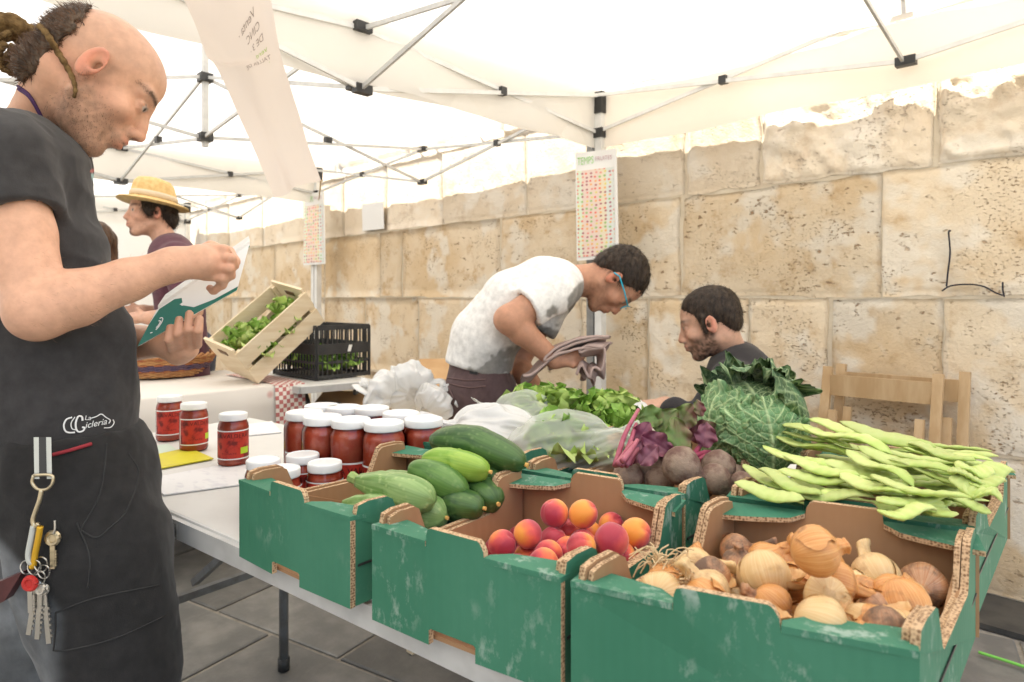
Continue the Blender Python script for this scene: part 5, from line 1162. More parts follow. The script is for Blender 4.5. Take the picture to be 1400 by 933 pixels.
for s_ in (0, math.pi):
    pts = np.stack([bc[0]+(.152+.008*np.cos(a*15+s_))*np.cos(a), bc[1]+(.217+.008*np.cos(a*15+s_))*np.sin(a), bc[2]+.103+.007*np.sin(a*15+s_)], -1); mb = MB(); mb.tube(pts, .007, 6, False); mb.build('rim_strand', M_wick[0], bk, smooth=True)
V, Fc = lathe_vf([(0, .012), (1, .012)], 30); V = np.array(V)*np.array([.11, .16, 1])+bc; obj('base', V, Fc, M_wick[0], bk)
rr = random.Random(4)
for i in range(12):
    c = bc+np.array([rr.uniform(-.07, .07), rr.uniform(-.14, .14), .055+.015*(i % 3)])
    V, Fc = crumple(c, (.045, .05, .03), AX, 90+i, 14, .2); tag(obj('paper_bag', V, Fc, [M_paper, mat('kraft_bag', (.55, .38, .25), .8)][i % 2], None, smooth=True), 'small %s packet among the goods in the wicker basket' % ('white paper', 'brown paper')[i % 2], 'packet', 'packets in the wicker basket')
lettuce(bc+np.array([-.02, -.16, .07]), .07, 'dark green herbs in the end of the wicker basket', 75, 18, M_let2, M_let2)
# ---- tilted wooden crate with greens
M_pine = mat('pale_poplar', (.80, .68, .50), .65, col2=(.72, .58, .39), vscale=4, detail=5, stretch=(1, 1, 9), bump=.1, bscale=30, spec=.25)
D0 = onZ(352, 524, .757); Lv = RT*.232+UP*.271+FW*.22; Lv = nrm(Lv)*.42; Wv = -RT*.174+UP*.035+FW*.13; Wv = Wv-Lv*np.dot(Wv, Lv)/np.dot(Lv, Lv); Wv = nrm(Wv)*.25
Hv = np.cross(nrm(Wv), nrm(Lv)); Hv = Hv if Hv[2] > 0 else -Hv; Hv = nrm(Hv)*.185
if np.dot(Hv, RT) > 0: pass
ck = thing('wooden_crate', 'tilted pale wooden crate of salad leaves propped on the table', 'crate', D0)
def slat(name, o, ax, ay, az, par):  # corner and edge vectors
    mb = MB(); o = np.array(o); mb.obox(o+(ax+ay+az)/2, ax/2, ay/2, az/2); return mb.build(name, M_pine, par)
e_ = .012
lw, hw, ww = nrm(Lv), nrm(Hv), nrm(Wv)
for f0, f1 in ((.0, .44), (.56, 1.0)):        # long sides: two boards with a gap
    slat('side_board', D0+Hv*f0, Lv, Hv*(f1-f0), -ww*.008, ck); slat('side_board', D0+Hv*f0+Wv, Lv, Hv*(f1-f0), ww*.008, ck)
for e0 in (D0, D0+Lv-lw*e_):
    g = slat('end_board', e0, lw*e_, Hv*1.12, Wv, ck)
    mb = MB(); mb.obox(e0+Wv*.5+Hv*.86-lw*.001+lw*e_/2, lw*(e_/2+.002), ww*.035, hw*.011); mb.build('hand_slot', M_wood_dk, g)
for f in (.02, .36, .70): slat('floor_board', D0+Wv*f-hw*.006, Lv, Wv*.28, hw*.006, ck)
for a_ in (D0, D0+Wv-ww*.02):
    for l_ in (lw*e_, Lv-lw*(e_+.02)): slat('corner_post', a_+l_, lw*.02, Hv*.98, ww*.02, ck)
rr = random.Random(8)
for i in range(9):
    c = D0+Lv*rr.uniform(.15, .8)+Wv*rr.uniform(.25, .75)+Hv*rr.uniform(.35, .85)
    lettuce(c, .085, 'bright green salad head in the tilted wooden crate', 80+i, 16)
# ---- black plastic crate
Kc = onZ(433, 521, .747); Kr = onZ(499, 514, .747); kd = nrm((Kr-Kc)*[1, 1, 0]); kw = .30; kn = np.array([-kd[1], kd[0], 0]); kn = kn if np.dot(kn, FW) > 0 and np.dot(kn, RT) < 0 else -kn
kl, kh = .40, .25; kn = nrm(kn)
bc_ = thing('plastic_crate', 'black lattice plastic crate of leafy greens beside the tent leg', 'crate', Kc+UP*.0)
M_bp = mat('crate_plastic', (.035, .036, .038), .45, col2=(.05, .05, .05), vscale=20, spec=.4)
faces_ = [(Kc, kd, kw), (Kc, kn, kl), (Kc+kd*kw, kn, kl), (Kc+kn*kl, kd, kw)]
for (o_, d_, L_) in faces_:
    for z, h_ in ((.004, .018), (.075, .012), (.12, .05), (.236, .024)):
        mb = MB(); mb.bar(o_+UP*(z+h_/2)+d_*.006, o_+d_*(L_-.006)+UP*(z+h_/2), .008, h_); mb.build('rail', M_bp, bc_)
    nb = int(L_/.026)
    for k in range(nb+1):
        mb = MB(); p = o_+d_*(.004+(L_-.008)*k/nb); w_ = .014 if k in (0, nb) else .0055; mb.bar(p+UP*.002, p+UP*(kh+.004), w_, .0065, up=d_); mb.build('upright', M_bp, bc_)
mb = MB(); mb.hexa([Kc+UP*.003, Kc+kd*kw+UP*.003, Kc+kd*kw+kn*kl+UP*.003, Kc+kn*kl+UP*.003, Kc+UP*.008, Kc+kd*kw+UP*.008, Kc+kd*kw+kn*kl+UP*.008, Kc+kn*kl+UP*.008]); mb.build('floor', M_bp, bc_)
mb = MB(); mb.obox(Kc+kd*kw*.60+UP*.145-kn*.0055, kd*.009+UP*.0, kn*.001, UP*.016+kd*.005); mb.build('sticker', M_paper, bc_)
for i in range(6): lettuce(Kc+kd*kw*(.3+.4*(i % 2))+kn*kl*(.2+.3*(i//2))+UP*.075, .085, 'dark leafy greens in the black plastic crate', 95+i, 16, M_let2, M_let2)
# ---- brown cartons and white carrier bags behind the jars
M_carton = mat('plain_carton', (.46, .28, .135), .8, col2=(.52, .34, .18), vscale=6)
def carton(c, sx, sy, h, rz, label, flap=True):
    t = thing('carton', label, 'carton', c); ca_, sa_ = math.cos(rz), math.sin(rz); ex = np.array([ca_, sa_, 0]); ey = np.array([-sa_, ca_, 0]); c = np.array(c)
    for s_ in (-1, 1):
        mb = MB(); mb.obox(c+ex*s_*sx/2+UP*h/2, ex*.003, ey*sy/2, UP*h/2); mb.build('side', M_carton, t); mb = MB(); mb.obox(c+ey*s_*sy/2+UP*h/2, ex*(sx/2-.004), ey*.003, UP*h/2); mb.build('side', M_carton, t)
        if flap:
            mb = MB(); mb.obox(c+ey*s_*(sy/2+.07)+UP*(h+.035), ex*(sx/2), ey*.07+UP*.035*1, np.cross(ex, nrm(ey*.07*s_+UP*.035))*.002); mb.build('flap', M_carton, t)
    mb = MB(); mb.obox(c+UP*.004, ex*sx/2, ey*sy/2, UP*.003); mb.build('bottom', M_carton, t)
M_crateend = 0
carton(onZ(505, 575, .50)*[1, 1, 0]+UP*.36, .34, .30, .24, .5, 'open brown carton behind the jars'); carton(np.array([-2.62, 2.25, .30]), .40, .34, .42, .8, 'tall brown carton by the wall next to the black crate')
for (c_, s_, lb) in ((np.array([-2.62, 2.25, 0]), (.42, .36, .30), 'upturned dark crate holding the tall carton'), (onZ(505, 575, .50)*[1, 1, 0], (.38, .34, .36), 'upturned dark crate holding the open carton')):
    t = thing('stacking_crate', lb, 'crate', c_)
    for sx in (-1, 1):
        for k in range(4): mb = MB(); mb.box(c_+np.array([-s_[0]/2, sx*s_[1]/2-.006, .01+k*s_[2]/4]), c_+np.array([s_[0]/2, sx*s_[1]/2+.006, .01+(k+.8)*s_[2]/4])); mb.build('slat', M_bp, t)
        mb = MB(); mb.box(c_+np.array([sx*s_[0]/2-.006, -s_[1]/2+.007, .0]), c_+np.array([sx*s_[0]/2+.006, s_[1]/2-.007, s_[2]-.012])); mb.build('end', M_bp, t)
    mb = MB(); mb.box(c_+np.array([-s_[0]/2, -s_[1]/2, s_[2]-.011]), c_+np.array([s_[0]/2, s_[1]/2, s_[2]-.001])); mb.build('top', M_bp, t)
for i, (x, y, t_, rad, lb) in enumerate([(522, 540, 2.3, (.085, .08, .050), 'white carrier bag with looped handles behind the jars'), (556, 536, 2.35, (.095, .09, .055), 'bulging white carrier bag against the bending man'), (588, 560, 2.3, (.065, .07, .055), 'white carrier bag hanging beside the brown trousers')]):
    tag(tied_bag('carrier_bag', P(x, y, t_)-UP*rad[2]*.2-(RT*(-.9, -.5, .3)[i])*rad[2]*.9, (rad[0]*1.15, rad[1]*1.1), rad[2]*2.5, UP*.35+RT*(-.9, -.5, .3)[i]+FW*(.1, .6, .4)[i], 120+i*5, M_bagw, lb, True), group='white carrier bags')
t = thing('folding_stool', 'low folding stool under the white carrier bags', 'stool', P(570, 700, 2.38)*[1, 1, 0]); c_ = P(570, 560, 2.38)*[1, 1, 0]
mb = MB(); mb.box(c_+np.array([-.26, -.2, .63]), c_+np.array([.24, .2, .655])); mb.build('seat', M_pine, t)
for sx in (-.22, .2):
    for sy in (-.17, .17): mb = MB(); mb.bar(c_+np.array([sx, sy, 0]), c_+np.array([sx, sy, .63]), .03, .03); mb.build('leg', M_pine, t)

# ================================================================== FOLDED CHAIRS AGAINST THE WALL
M_beech = mat('beech_wood', (.55, .39, .225), .5, col2=(.45, .295, .15), vscale=3, detail=5, stretch=(6, 6, 1), spec=.35, bump=.1, bscale=40)
def folded_chair(x0, x1, ytop, ybot, ztop, label):
    t = thing('folding_chair', label, 'chair', ((x0+x1)/2, ybot, 0.0), 'folded wooden chairs against the wall')
    pt = lambda x, z, d=0: np.array([x, ybot+(ytop-ybot)*z/ztop+d, z])
    for x in (x0, x1):
        mb = MB(); mb.bar(pt(x, 0), pt(x, ztop), .036, .022, up=(0, 1, 0)); mb.build('back_leg', M_beech, t)
        xi = x+(.045 if x == x0 else -.045); mb = MB(); mb.bar(pt(xi, 0, -.035), pt(xi, ztop*.80, -.035), .030, .022, up=(0, 1, 0)); mb.build('front_leg', M_beech, t)
    for z0, h_ in ((ztop-.115, .085), ):
        mb = MB(); mb.bar(pt(x0+.018, z0+h_/2, -.006), pt(x1-.018, z0+h_/2, -.006), .012, h_, up=(0, 0, 1)); mb.build('back_rail', M_beech, t)
    mb = MB(); mb.bar(pt(x0+.05, ztop*.60, -.05), pt(x1-.05, ztop*.60, -.05), .022, .05); mb.build('seat_rail', M_beech, t)
    for k in range(5):
        xx = x0+.075+(x1-x0-.15)*k/4; mb = MB(); mb.bar(pt(xx, ztop*.18, -.055), pt(xx, ztop*.575, -.055), .055, .012, up=(0, 1, 0)); mb.build('seat_slat', M_beech, t)
    mb = MB(); mb.bar(pt(x0+.02, .12, 0), pt(x1-.02, .12, 0), .02, .025); mb.build('stretcher', M_beech, t)
xa, xb = wx(1132, YW-.12), wx(1283, YW-.12)
folded_chair(xa, xb, YW-.115, YW-.34, .845, 'front folded beech chair leaning on the wall behind the beans')
folded_chair(xa+.035, xb+.075, YW-.055, YW-.22, .855, 'rear folded beech chair tucked behind another folded chair')
# a green cord on the paving at the right
mb = MB(); mb.tube(spline([onZ(1338, 892, .012), onZ(1370, 902, .012), onZ(1400, 912, .012), onZ(1460, 935, .012), np.array([.6, 1.5, .01])], 24), .005, 8); tag(mb.build('cord_on_ground', mat('green_cord', (.22, .62, .10), .5), None, smooth=True), 'bright green cord lying on the dark paving by the boxes', 'cord')
# ================================================================== PEOPLE: one smooth distance field per body
def cap(a, b, ra, rb):
    a = np.asarray(a, float); b = np.asarray(b, float); ba = b-a; L2 = np.dot(ba, ba)+1e-12
    def f(p):
        h = np.clip(((p-a)@ba)/L2, 0, 1); return np.linalg.norm(p-a-h[:, None]*ba, axis=1)-(ra+(rb-ra)*h)
    f.box = (np.minimum(a-ra, b-rb), np.maximum(a+ra, b+rb)); return f
def ell(c, r, R3=None):
    c = np.asarray(c, float); r = np.asarray(r, float)
    def f(p):
        q = p-c
        if R3 is not None: q = q@R3.T
        k0 = np.linalg.norm(q/r, axis=1); k1 = np.linalg.norm(q/(r*r), axis=1)+1e-9; return k0*(k0-1)/k1
    m = r.max(); f.box = (c-m, c+m); return f
def smin(a, b, k):
    h = np.clip(.5+.5*(b-a)/k, 0, 1); return b*(1-h)+a*h-k*h*(1-h)
MARG = [.06]
class Blob:
    def __init__(s): s.ops = []; s.post = None; s.sc = 1.; s.lo = np.full(3, 9e9); s.hi = -s.lo
    def add(s, f, k=.02): s.ops.append(('u', f, k)); s.lo = np.minimum(s.lo, f.box[0]); s.hi = np.maximum(s.hi, f.box[1]); return s
    def sub(s, f, k=.01): s.ops.append(('s', f, k)); return s
    def cut(s, p0, n, k=.006):      # remove the half space on the n side
        p0 = np.asarray(p0, float); n = nrm(n); s.ops.append(('c', lambda p: (p-p0)@n, k)); return s
    def disp(s, f): s.post = f; return s        # moves the finished surface along its normals
    def limb(s, pts, rad, k=.02):
        for i in range(len(pts)-1): s.add(cap(pts[i], pts[i+1], rad[i], rad[i+1]), k if i == 0 else min(k, .012))
        return s
    def __call__(s, p):
        d = np.full(len(p), 9.)
        for t, f, k in s.ops:
            if t == 'u':
                lo_, hi_ = f.box[0]-MARG[0]/s.sc, f.box[1]+MARG[0]/s.sc
                m = ((p > lo_) & (p < hi_)).all(1)
                if not m.any(): continue
                if m.all(): d = smin(d, f(p), k)
                else: d[m] = smin(d[m], f(p[m]), k)
            elif t == 's': d = -smin(-d, f(p), k)
            elif t == 'c': d = -smin(-d, -f(p), k)
            else: d = d+f(p)
        return d
def surface(fn, lo, hi, res, pad=.03):
    """surface nets on a sparse grid"""
    Bk = 5; MARG[0] = max(.06, res*Bk*1.5+.01); lo = np.asarray(lo)-pad; hi = np.asarray(hi)+pad
    nb = np.ceil((hi-lo)/(res*Bk)).astype(int)+1; n = nb*Bk
    cs = np.stack(np.meshgrid(*[np.arange(k) for k in nb], indexing='ij'), -1).reshape(-1, 3)
    ctr = lo+(cs+.5)*res*Bk-.5*res; dc = fn(ctr); act = np.abs(dc) < res*Bk*1.35+.006
    D = np.repeat(np.repeat(np.repeat(np.where(dc < 0, -1., 1.).astype(np.float32).reshape(nb), Bk, 0), Bk, 1), Bk, 2)
    A = cs[act]; off = np.stack(np.meshgrid(*[np.arange(Bk)]*3, indexing='ij'), -1).reshape(-1, 3)
    idx = (A[:, None]*Bk+off[None]).reshape(-1, 3); val = np.empty(len(idx), np.float32)
    for i in range(0, len(idx), 400000): val[i:i+400000] = fn(lo+idx[i:i+400000]*res)
    D[idx[:, 0], idx[:, 1], idx[:, 2]] = val
    S = D < 0
    cnt = np.zeros(np.array(D.shape)-1, np.int8)
    for a in (0, 1):
        for b in (0, 1):
            for c in (0, 1): cnt += S[a:S.shape[0]-1+a, b:S.shape[1]-1+b, c:S.shape[2]-1+c]
    cells = np.argwhere((cnt > 0) & (cnt < 8)); vid = np.full(cnt.shape, -1, np.int64); vid[tuple(cells.T)] = np.arange(len(cells))
    acc = np.zeros((len(cells), 3)); m = np.zeros(len(cells)); crn = [(a, b, c) for a in (0, 1) for b in (0, 1) for c in (0, 1)]
    for a in crn:
        for ax in range(3):
            if a[ax]: continue
            b = list(a); b[ax] = 1
            da = D[cells[:, 0]+a[0], cells[:, 1]+a[1], cells[:, 2]+a[2]]; db = D[cells[:, 0]+b[0], cells[:, 1]+b[1], cells[:, 2]+b[2]]
            x = (da < 0) != (db < 0); t = np.where(x, da/(da-db+1e-12), 0); pt = np.tile(np.array(a, float), (len(cells), 1)); pt[:, ax] += t
            acc += np.where(x[:, None], pt, 0); m += x
    V = lo+(cells+acc/np.maximum(m, 1)[:, None])*res
    quads = []
    for ax in range(3):
        u, v = [(1, 2), (2, 0), (0, 1)][ax]
        s0 = [slice(None)]*3; s1 = [slice(None)]*3; s0[ax] = slice(0, -1); s1[ax] = slice(1, None)
        x = S[tuple(s0)] != S[tuple(s1)]; e = np.argwhere(x); ok = (e[:, u] > 0) & (e[:, v] > 0) & (e[:, u] < cnt.shape[u]) & (e[:, v] < cnt.shape[v]); e = e[ok]
        inside = S[tuple(e.T)]
        def cell(du, dv): q = e.copy(); q[:, u] -= du; q[:, v] -= dv; return vid[tuple(q.T)]
        q = np.stack([cell(0, 0), cell(1, 0), cell(1, 1), cell(0, 1)], 1); q[~inside] = q[~inside][:, ::-1]; quads.append(q)
    Q = np.vstack(quads); Q = Q[(Q >= 0).all(1)]
    return V, Q
def blob_obj(name, b, mats, parent, res, col=None, lo=None, hi=None, relax=1):
    V, Q = surface(b, b.lo if lo is None else lo, b.hi if hi is None else hi, res)
    for _ in range(relax):
        s = np.zeros_like(V); n = np.zeros(len(V))
        for i in range(4): np.add.at(s, Q[:, i], V[Q[:, (i+1) % 4]]+V[Q[:, (i-1) % 4]]); np.add.at(n, Q[:, i], 2)
        V = V*.5+.5*s/np.maximum(n, 1)[:, None]
    if b.post is not None:
        N = np.zeros_like(V); fn_ = np.cross(V[Q[:, 2]]-V[Q[:, 0]], V[Q[:, 3]]-V[Q[:, 1]])
        for i in range(4): np.add.at(N, Q[:, i], fn_)
        N /= np.linalg.norm(N, axis=1)[:, None]+1e-12; V = V-N*b.post(V)[:, None]
    return obj(name, V, Q, mats, parent, smooth=True, col=None if col is None else col(V))
M_skin = mat('skin', (.6, .35, .25), .46, attr=True, attr_var=.11, vscale=55, detail=8, bump=.28, bscale=420, bdist=.0007, spec=.35, sss=.12)
M_cloth = mat('jersey_cloth', (.1, .1, .1), .85, attr=True, attr_var=.18, vscale=45, detail=7, bump=.30, bscale=420, bdist=.001, spec=.12, sheen=.15)
def hair_material(name, a, b2, st=(60, 60, 14)): return mat(name, a, .5, col2=b2, vscale=1.6, vlo=.35, vhi=.65, bump=.9, bscale=2.2, bdist=.004, spec=.35, stretch=st)
M_hairdk = hair_material('dark_brown_hair', (.018, .012, .009), (.055, .036, .024)); M_hairbr = hair_material('brown_hair', (.045, .022, .012), (.12, .06, .03)); M_dread = mat('dreadlock', (.10, .060, .026), .9, col2=(.22, .14, .06), vscale=70, bump=.9, bscale=160, bdist=.004, spec=.15)
class Frame:
    def __init__(s, c, pitch, yaw, sc, face=1, roll=0.):
        """face=+1 looks to the photo's right, -1 to its left; pitch bows the head; yaw turns away from the viewer"""
        p, y = math.radians(pitch), math.radians(yaw); h = RT*math.cos(y)*face+FW*math.sin(y)
        s.x = math.cos(p)*h-math.sin(p)*UP; s.z = math.sin(p)*h+math.cos(p)*UP; s.y = np.cross(s.z, s.x)
        if roll: r = math.radians(roll); s.y, s.z = s.y*math.cos(r)+s.z*math.sin(r), s.z*math.cos(r)-s.y*math.sin(r)
        s.M = np.stack([s.x, s.y, s.z], 0); s.c = np.asarray(c, float); s.s = sc
    def w(s, x, y, z): return s.c+s.s*(s.x*x+s.y*y+s.z*z)
    def l(s, p): return ((p-s.c)@s.M.T)/s.s
def head_blob(fr, smile=0., jaw=1.):
    """head in its own frame, about 0.235 m tall: x to the face, y to its left, z up"""
    b = Blob(); B = b
    B.add(ell((-.014, 0, .030), (.094, .073, .082)), .02); B.add(ell((.022, 0, .040), (.070, .062, .058)), .02)
    B.add(ell((.030, 0, -.045), (.060, .054*jaw, .072)), .03); B.add(ell((.068, 0, -.106), (.025, .027*jaw, .020)), .022)
    for s in (-1, 1):
        B.add(cap((.000, s*.052*jaw, -.058), (.062, s*.020, -.102), .018, .016), .022)
        B.add(cap((.080, s*.014, .020), (.072, s*.046, .022), .0135, .011), .014)          # brow
        B.add(ell((.060, s*.043, -.028), (.024, .021, .020)), .020)                         # cheek
    B.add(ell((.066, 0, -.018), (.026, .030, .038)), .018); B.add(cap((.088, 0, .016), (.104, 0, -.020), .0080, .0085), .012); B.add(cap((.104, 0, -.020), (.1125, 0, -.035), .0085, .0100), .010); B.add(ell((.1105, 0, -.038), (.0115, .0105, .0090)), .006)   # nose
    for s in (-1, 1):
        B.add(ell((.103, s*.0125, -.041), (.0115, .0085, .0085)), .006); B.sub(ell((.108, s*.0065, -.0475), (.005, .0035, .004)), .003)
        B.sub(ell((.0955, s*.0325, .001), (.014, .0165, .0095)), .010); B.add(ell((.0765, s*.0315, .000), (.0135, .0140, .0125)), .003)
        B.add(cap((.0880, s*.018, .0052), (.0795, s*.046, .0040), .0052, .0048), .004)       # upper lid
        B.add(cap((.0870, s*.019, -.0085), (.0800, s*.045, -.0065), .0032, .0030), .004)
    B.add(ell((.088, 0, -.066), (.018, .026, .020)), .014)
    B.add(ell((.1015, 0, -.0625), (.0085, .020+.006*smile, .0055)), .004); B.add(ell((.1000, 0, -.0745), (.0085, .018+.005*smile, .0062)), .004)
    B.sub(cap((.108, -.022, -.0685+.006*smile), (.108, .022, -.0685+.006*smile), .0028, .0028), .004)
    for s in (-1, 1):
        R3 = np.array([[math.cos(.35*s), math.sin(.35*s), 0], [-math.sin(.35*s), math.cos(.35*s), 0], [0, 0, 1]])
        B.add(ell((-.012, s*.083, -.008), (.0205, .0100, .0335), R3), .006); B.sub(ell((-.0085, s*.0960, .000), (.0150, .0130, .0245), R3), .0025); B.add(cap((-.019, s*.0830, .014), (-.017, s*.0850, -.012), .0030, .0028), .003); B.sub(ell((-.004, s*.084, -.009), (.0065, .008, .010), R3), .003)
    def f(p): return b(fr.l(p))*fr.s
    m = .17*fr.s; f.box = (fr.c-m, fr.c+m); return f
SKIN = np.array([.66, .395, .275])
def face_colour(V, fr, skin, beard=None, bcol=(.10, .065, .045), scalp=None, brow=(.05, .03, .02), eyes=True, goatee=False, redness=1.):
    q = fr.l(V); c = np.tile(np.asarray(skin, float), (len(V), 1)); near = np.linalg.norm(q, axis=1) < .175
    def put(mask, colr): 
        m = (np.clip(mask, 0, 1)*near)[:, None]; c[:] = c*(1-m)+np.asarray(colr)*m
    red = np.asarray(skin)*np.array([1.02, .78, .74]); ax, ay, az = q[:, 0], np.abs(q[:, 1]), q[:, 2]
    put(.75*redness*sstep(.078, .088, ay)*sstep(.05, .03, np.abs(az+.008)), red*np.array([1, .82, .82])); put(.5*redness*np.exp(-(((ax-.118)/.02)**2+(ay/.02)**2+((az+.035)/.025)**2)), red); put(.35*redness*np.exp(-(((ay-.045)/.02)**2+((az+.03)/.025)**2)), red)
    nz = vnoise(q*150, 3)
    if scalp is not None:
        hl = .062-.25*np.clip(ax, 0, .1)*0+.0*az; up = sstep(.018, .045, az+ -.45*ax+.010)*sstep(.098, .070, ax); put(scalp[0]*up*(.85+.3*nz), scalp[1])
    if beard:
        jawz = sstep(-.030, -.060, az-.25*np.clip(.04-ax, 0, .06)*2.0); front = sstep(-.028, .002, ax); sb = sstep(.005, -.02, np.abs(ax-.012)-.014)*sstep(-.07, -.03, az)*sstep(.03, .01, az)*sstep(.045, .06, ay)
        lips = np.exp(-(((az+.0685)/.010)**4+(ay/.022)**4))
        msk = np.maximum(jawz*front, sb*.8)*(1-.75*sstep(.05, .03, ay)*sstep(-.07, -.055, az)*sstep(.04, .06, ax))*(1-lips)
        mous = np.exp(-(((az+.052)/.007)**2+(ay/.028)**4))*sstep(.08, .09, ax)
        put(beard*np.maximum(msk, mous*.9)*(.8+.45*nz), bcol)
    if goatee: put(.95*np.exp(-(((ax-.085)/.03)**4+(ay/.02)**4+((az+.105)/.022)**4)), bcol)
    put(.75*np.exp(-(((az+.0625)/.006)**2+(ay/.021)**4))*sstep(.088, .098, ax), np.asarray(skin)*np.array([.88, .52, .52])); put(.75*np.exp(-(((az+.0745)/.0065)**2+(ay/.019)**4))*sstep(.086, .096, ax), np.asarray(skin)*np.array([.95, .58, .56]))
    put(.95*np.exp(-(((az+.0685)/.0022)**2+(ay/.021)**4))*sstep(.086, .096, ax), np.asarray(skin)*.25)
    bl = .0245+.004*np.sin((ay-.012)*60); put(.9*np.exp(-(((az-bl)/.0052)**2))*sstep(.010, .016, ay)*sstep(.061, .052, ay)*sstep(.030, .045, ax), brow)
    if eyes:
        e = (np.abs(az-.0005)/.0058)**2+((ay-.032)/.0125)**2; put(sstep(1.1, .8, e)*sstep(.07, .075, ax), (.46, .40, .36)); put(sstep(.0062, .0048, np.hypot(az-.0005, ay-.033))*sstep(.07, .075, ax), (.05, .03, .02))
        put(.85*np.exp(-(((az-.0068)/.0018)**2+((ay-.032)/.014)**4))*sstep(.07, .08, ax), (.05, .03, .025))
    put(.8*np.exp(-(((ax-.108)/.006)**2+((ay-.0065)/.004)**2+((az+.047)/.005)**2)), np.asarray(skin)*.2)
    put(.55*np.exp(-(((ax+.004)/.007)**2+((az+.008)/.012)**2))*sstep(.074, .078, ay), np.asarray(skin)*.4)
    return c
def wr(p, sc, amp, seed, aniso=(1, 1, 1)):
    q = p*np.asarray(aniso)*sc; wv = vnoise(q*.6+5, seed)*1.3; r = 1-np.abs(vnoise(q+wv[:, None]*.6, seed+1))*2; r2 = 1-np.abs(vnoise(q*2.1+wv[:, None], seed+2))*2
    return -amp*(r*.7+r2*.3)
def sleeve(sh, el, f, r0, r1, arm, thick=.012):
    """open sleeve tube from the shoulder sh towards the elbow el, cut square at fraction f"""
    sh = np.asarray(sh); el = np.asarray(el); e = sh+(el-sh)*f; ad = nrm(el-sh); out = cap(sh, sh+(el-sh)*(f+.25), r0, r1); inn = cap(e-ad*.035, e+ad*.2, arm, arm)
    def fn(p): return np.maximum(np.maximum(out(p), (p-e)@ad), -inn(p))
    fn.box = out.box; return fn
def strands(name, parent, src, n, L_, wd, m_, dirn, seed, mask=None, stand=.4, var=.4):
    me = src.data; k = len(me.vertices); co = np.zeros(k*3, np.float32); me.vertices.foreach_get('co', co); co = co.reshape(-1, 3)+wl(src); no = np.zeros(k*3, np.float32); me.vertices.foreach_get('normal', no); no = no.reshape(-1, 3)
    rg = np.random.default_rng(seed); idx = np.arange(k)
    if mask is not None: w = np.clip(mask(co), 0, 1); idx = rg.choice(k, n, p=w/w.sum())
    else: idx = rg.choice(k, n)
    p = co[idx]+rg.normal(0, .0012, (n, 3)); N = no[idx]; d = dirn(p) if callable(dirn) else np.tile(np.asarray(dirn, float), (n, 1)); d = d-N*(d*N).sum(1)[:, None]; d /= np.linalg.norm(d, axis=1)[:, None]+1e-9
    d = d+rg.normal(0, .35, (n, 3)); d /= np.linalg.norm(d, axis=1)[:, None]; L = L_*(1+var*rg.uniform(-1, 1, n))[:, None]
    sd_ = np.cross(N, d); sd_ /= np.linalg.norm(sd_, axis=1)[:, None]+1e-9; a = p-N*.001; m = p+(d*(1-stand)+N*stand)*L*.55; t = p+(d*(1-stand*.5)+N*stand*.6)*L
    V = np.stack([a-sd_*wd, a+sd_*wd, m+sd_*wd*.8, m-sd_*wd*.8, t], 1).reshape(-1, 3); b = np.arange(n)*5
    Fc = [f for i in b.tolist() for f in ((i, i+1, i+2, i+3), (i+3, i+2, i+4))]
    o = obj(name, V, Fc, m_, parent); o['kind'] = 'stuff'; return o
def finger(B, k, pts, r=.0088, taper=.82): B.limb(pts, [r*(1-(1-taper)*i/(len(pts)-1)) for i in range(len(pts))], k)

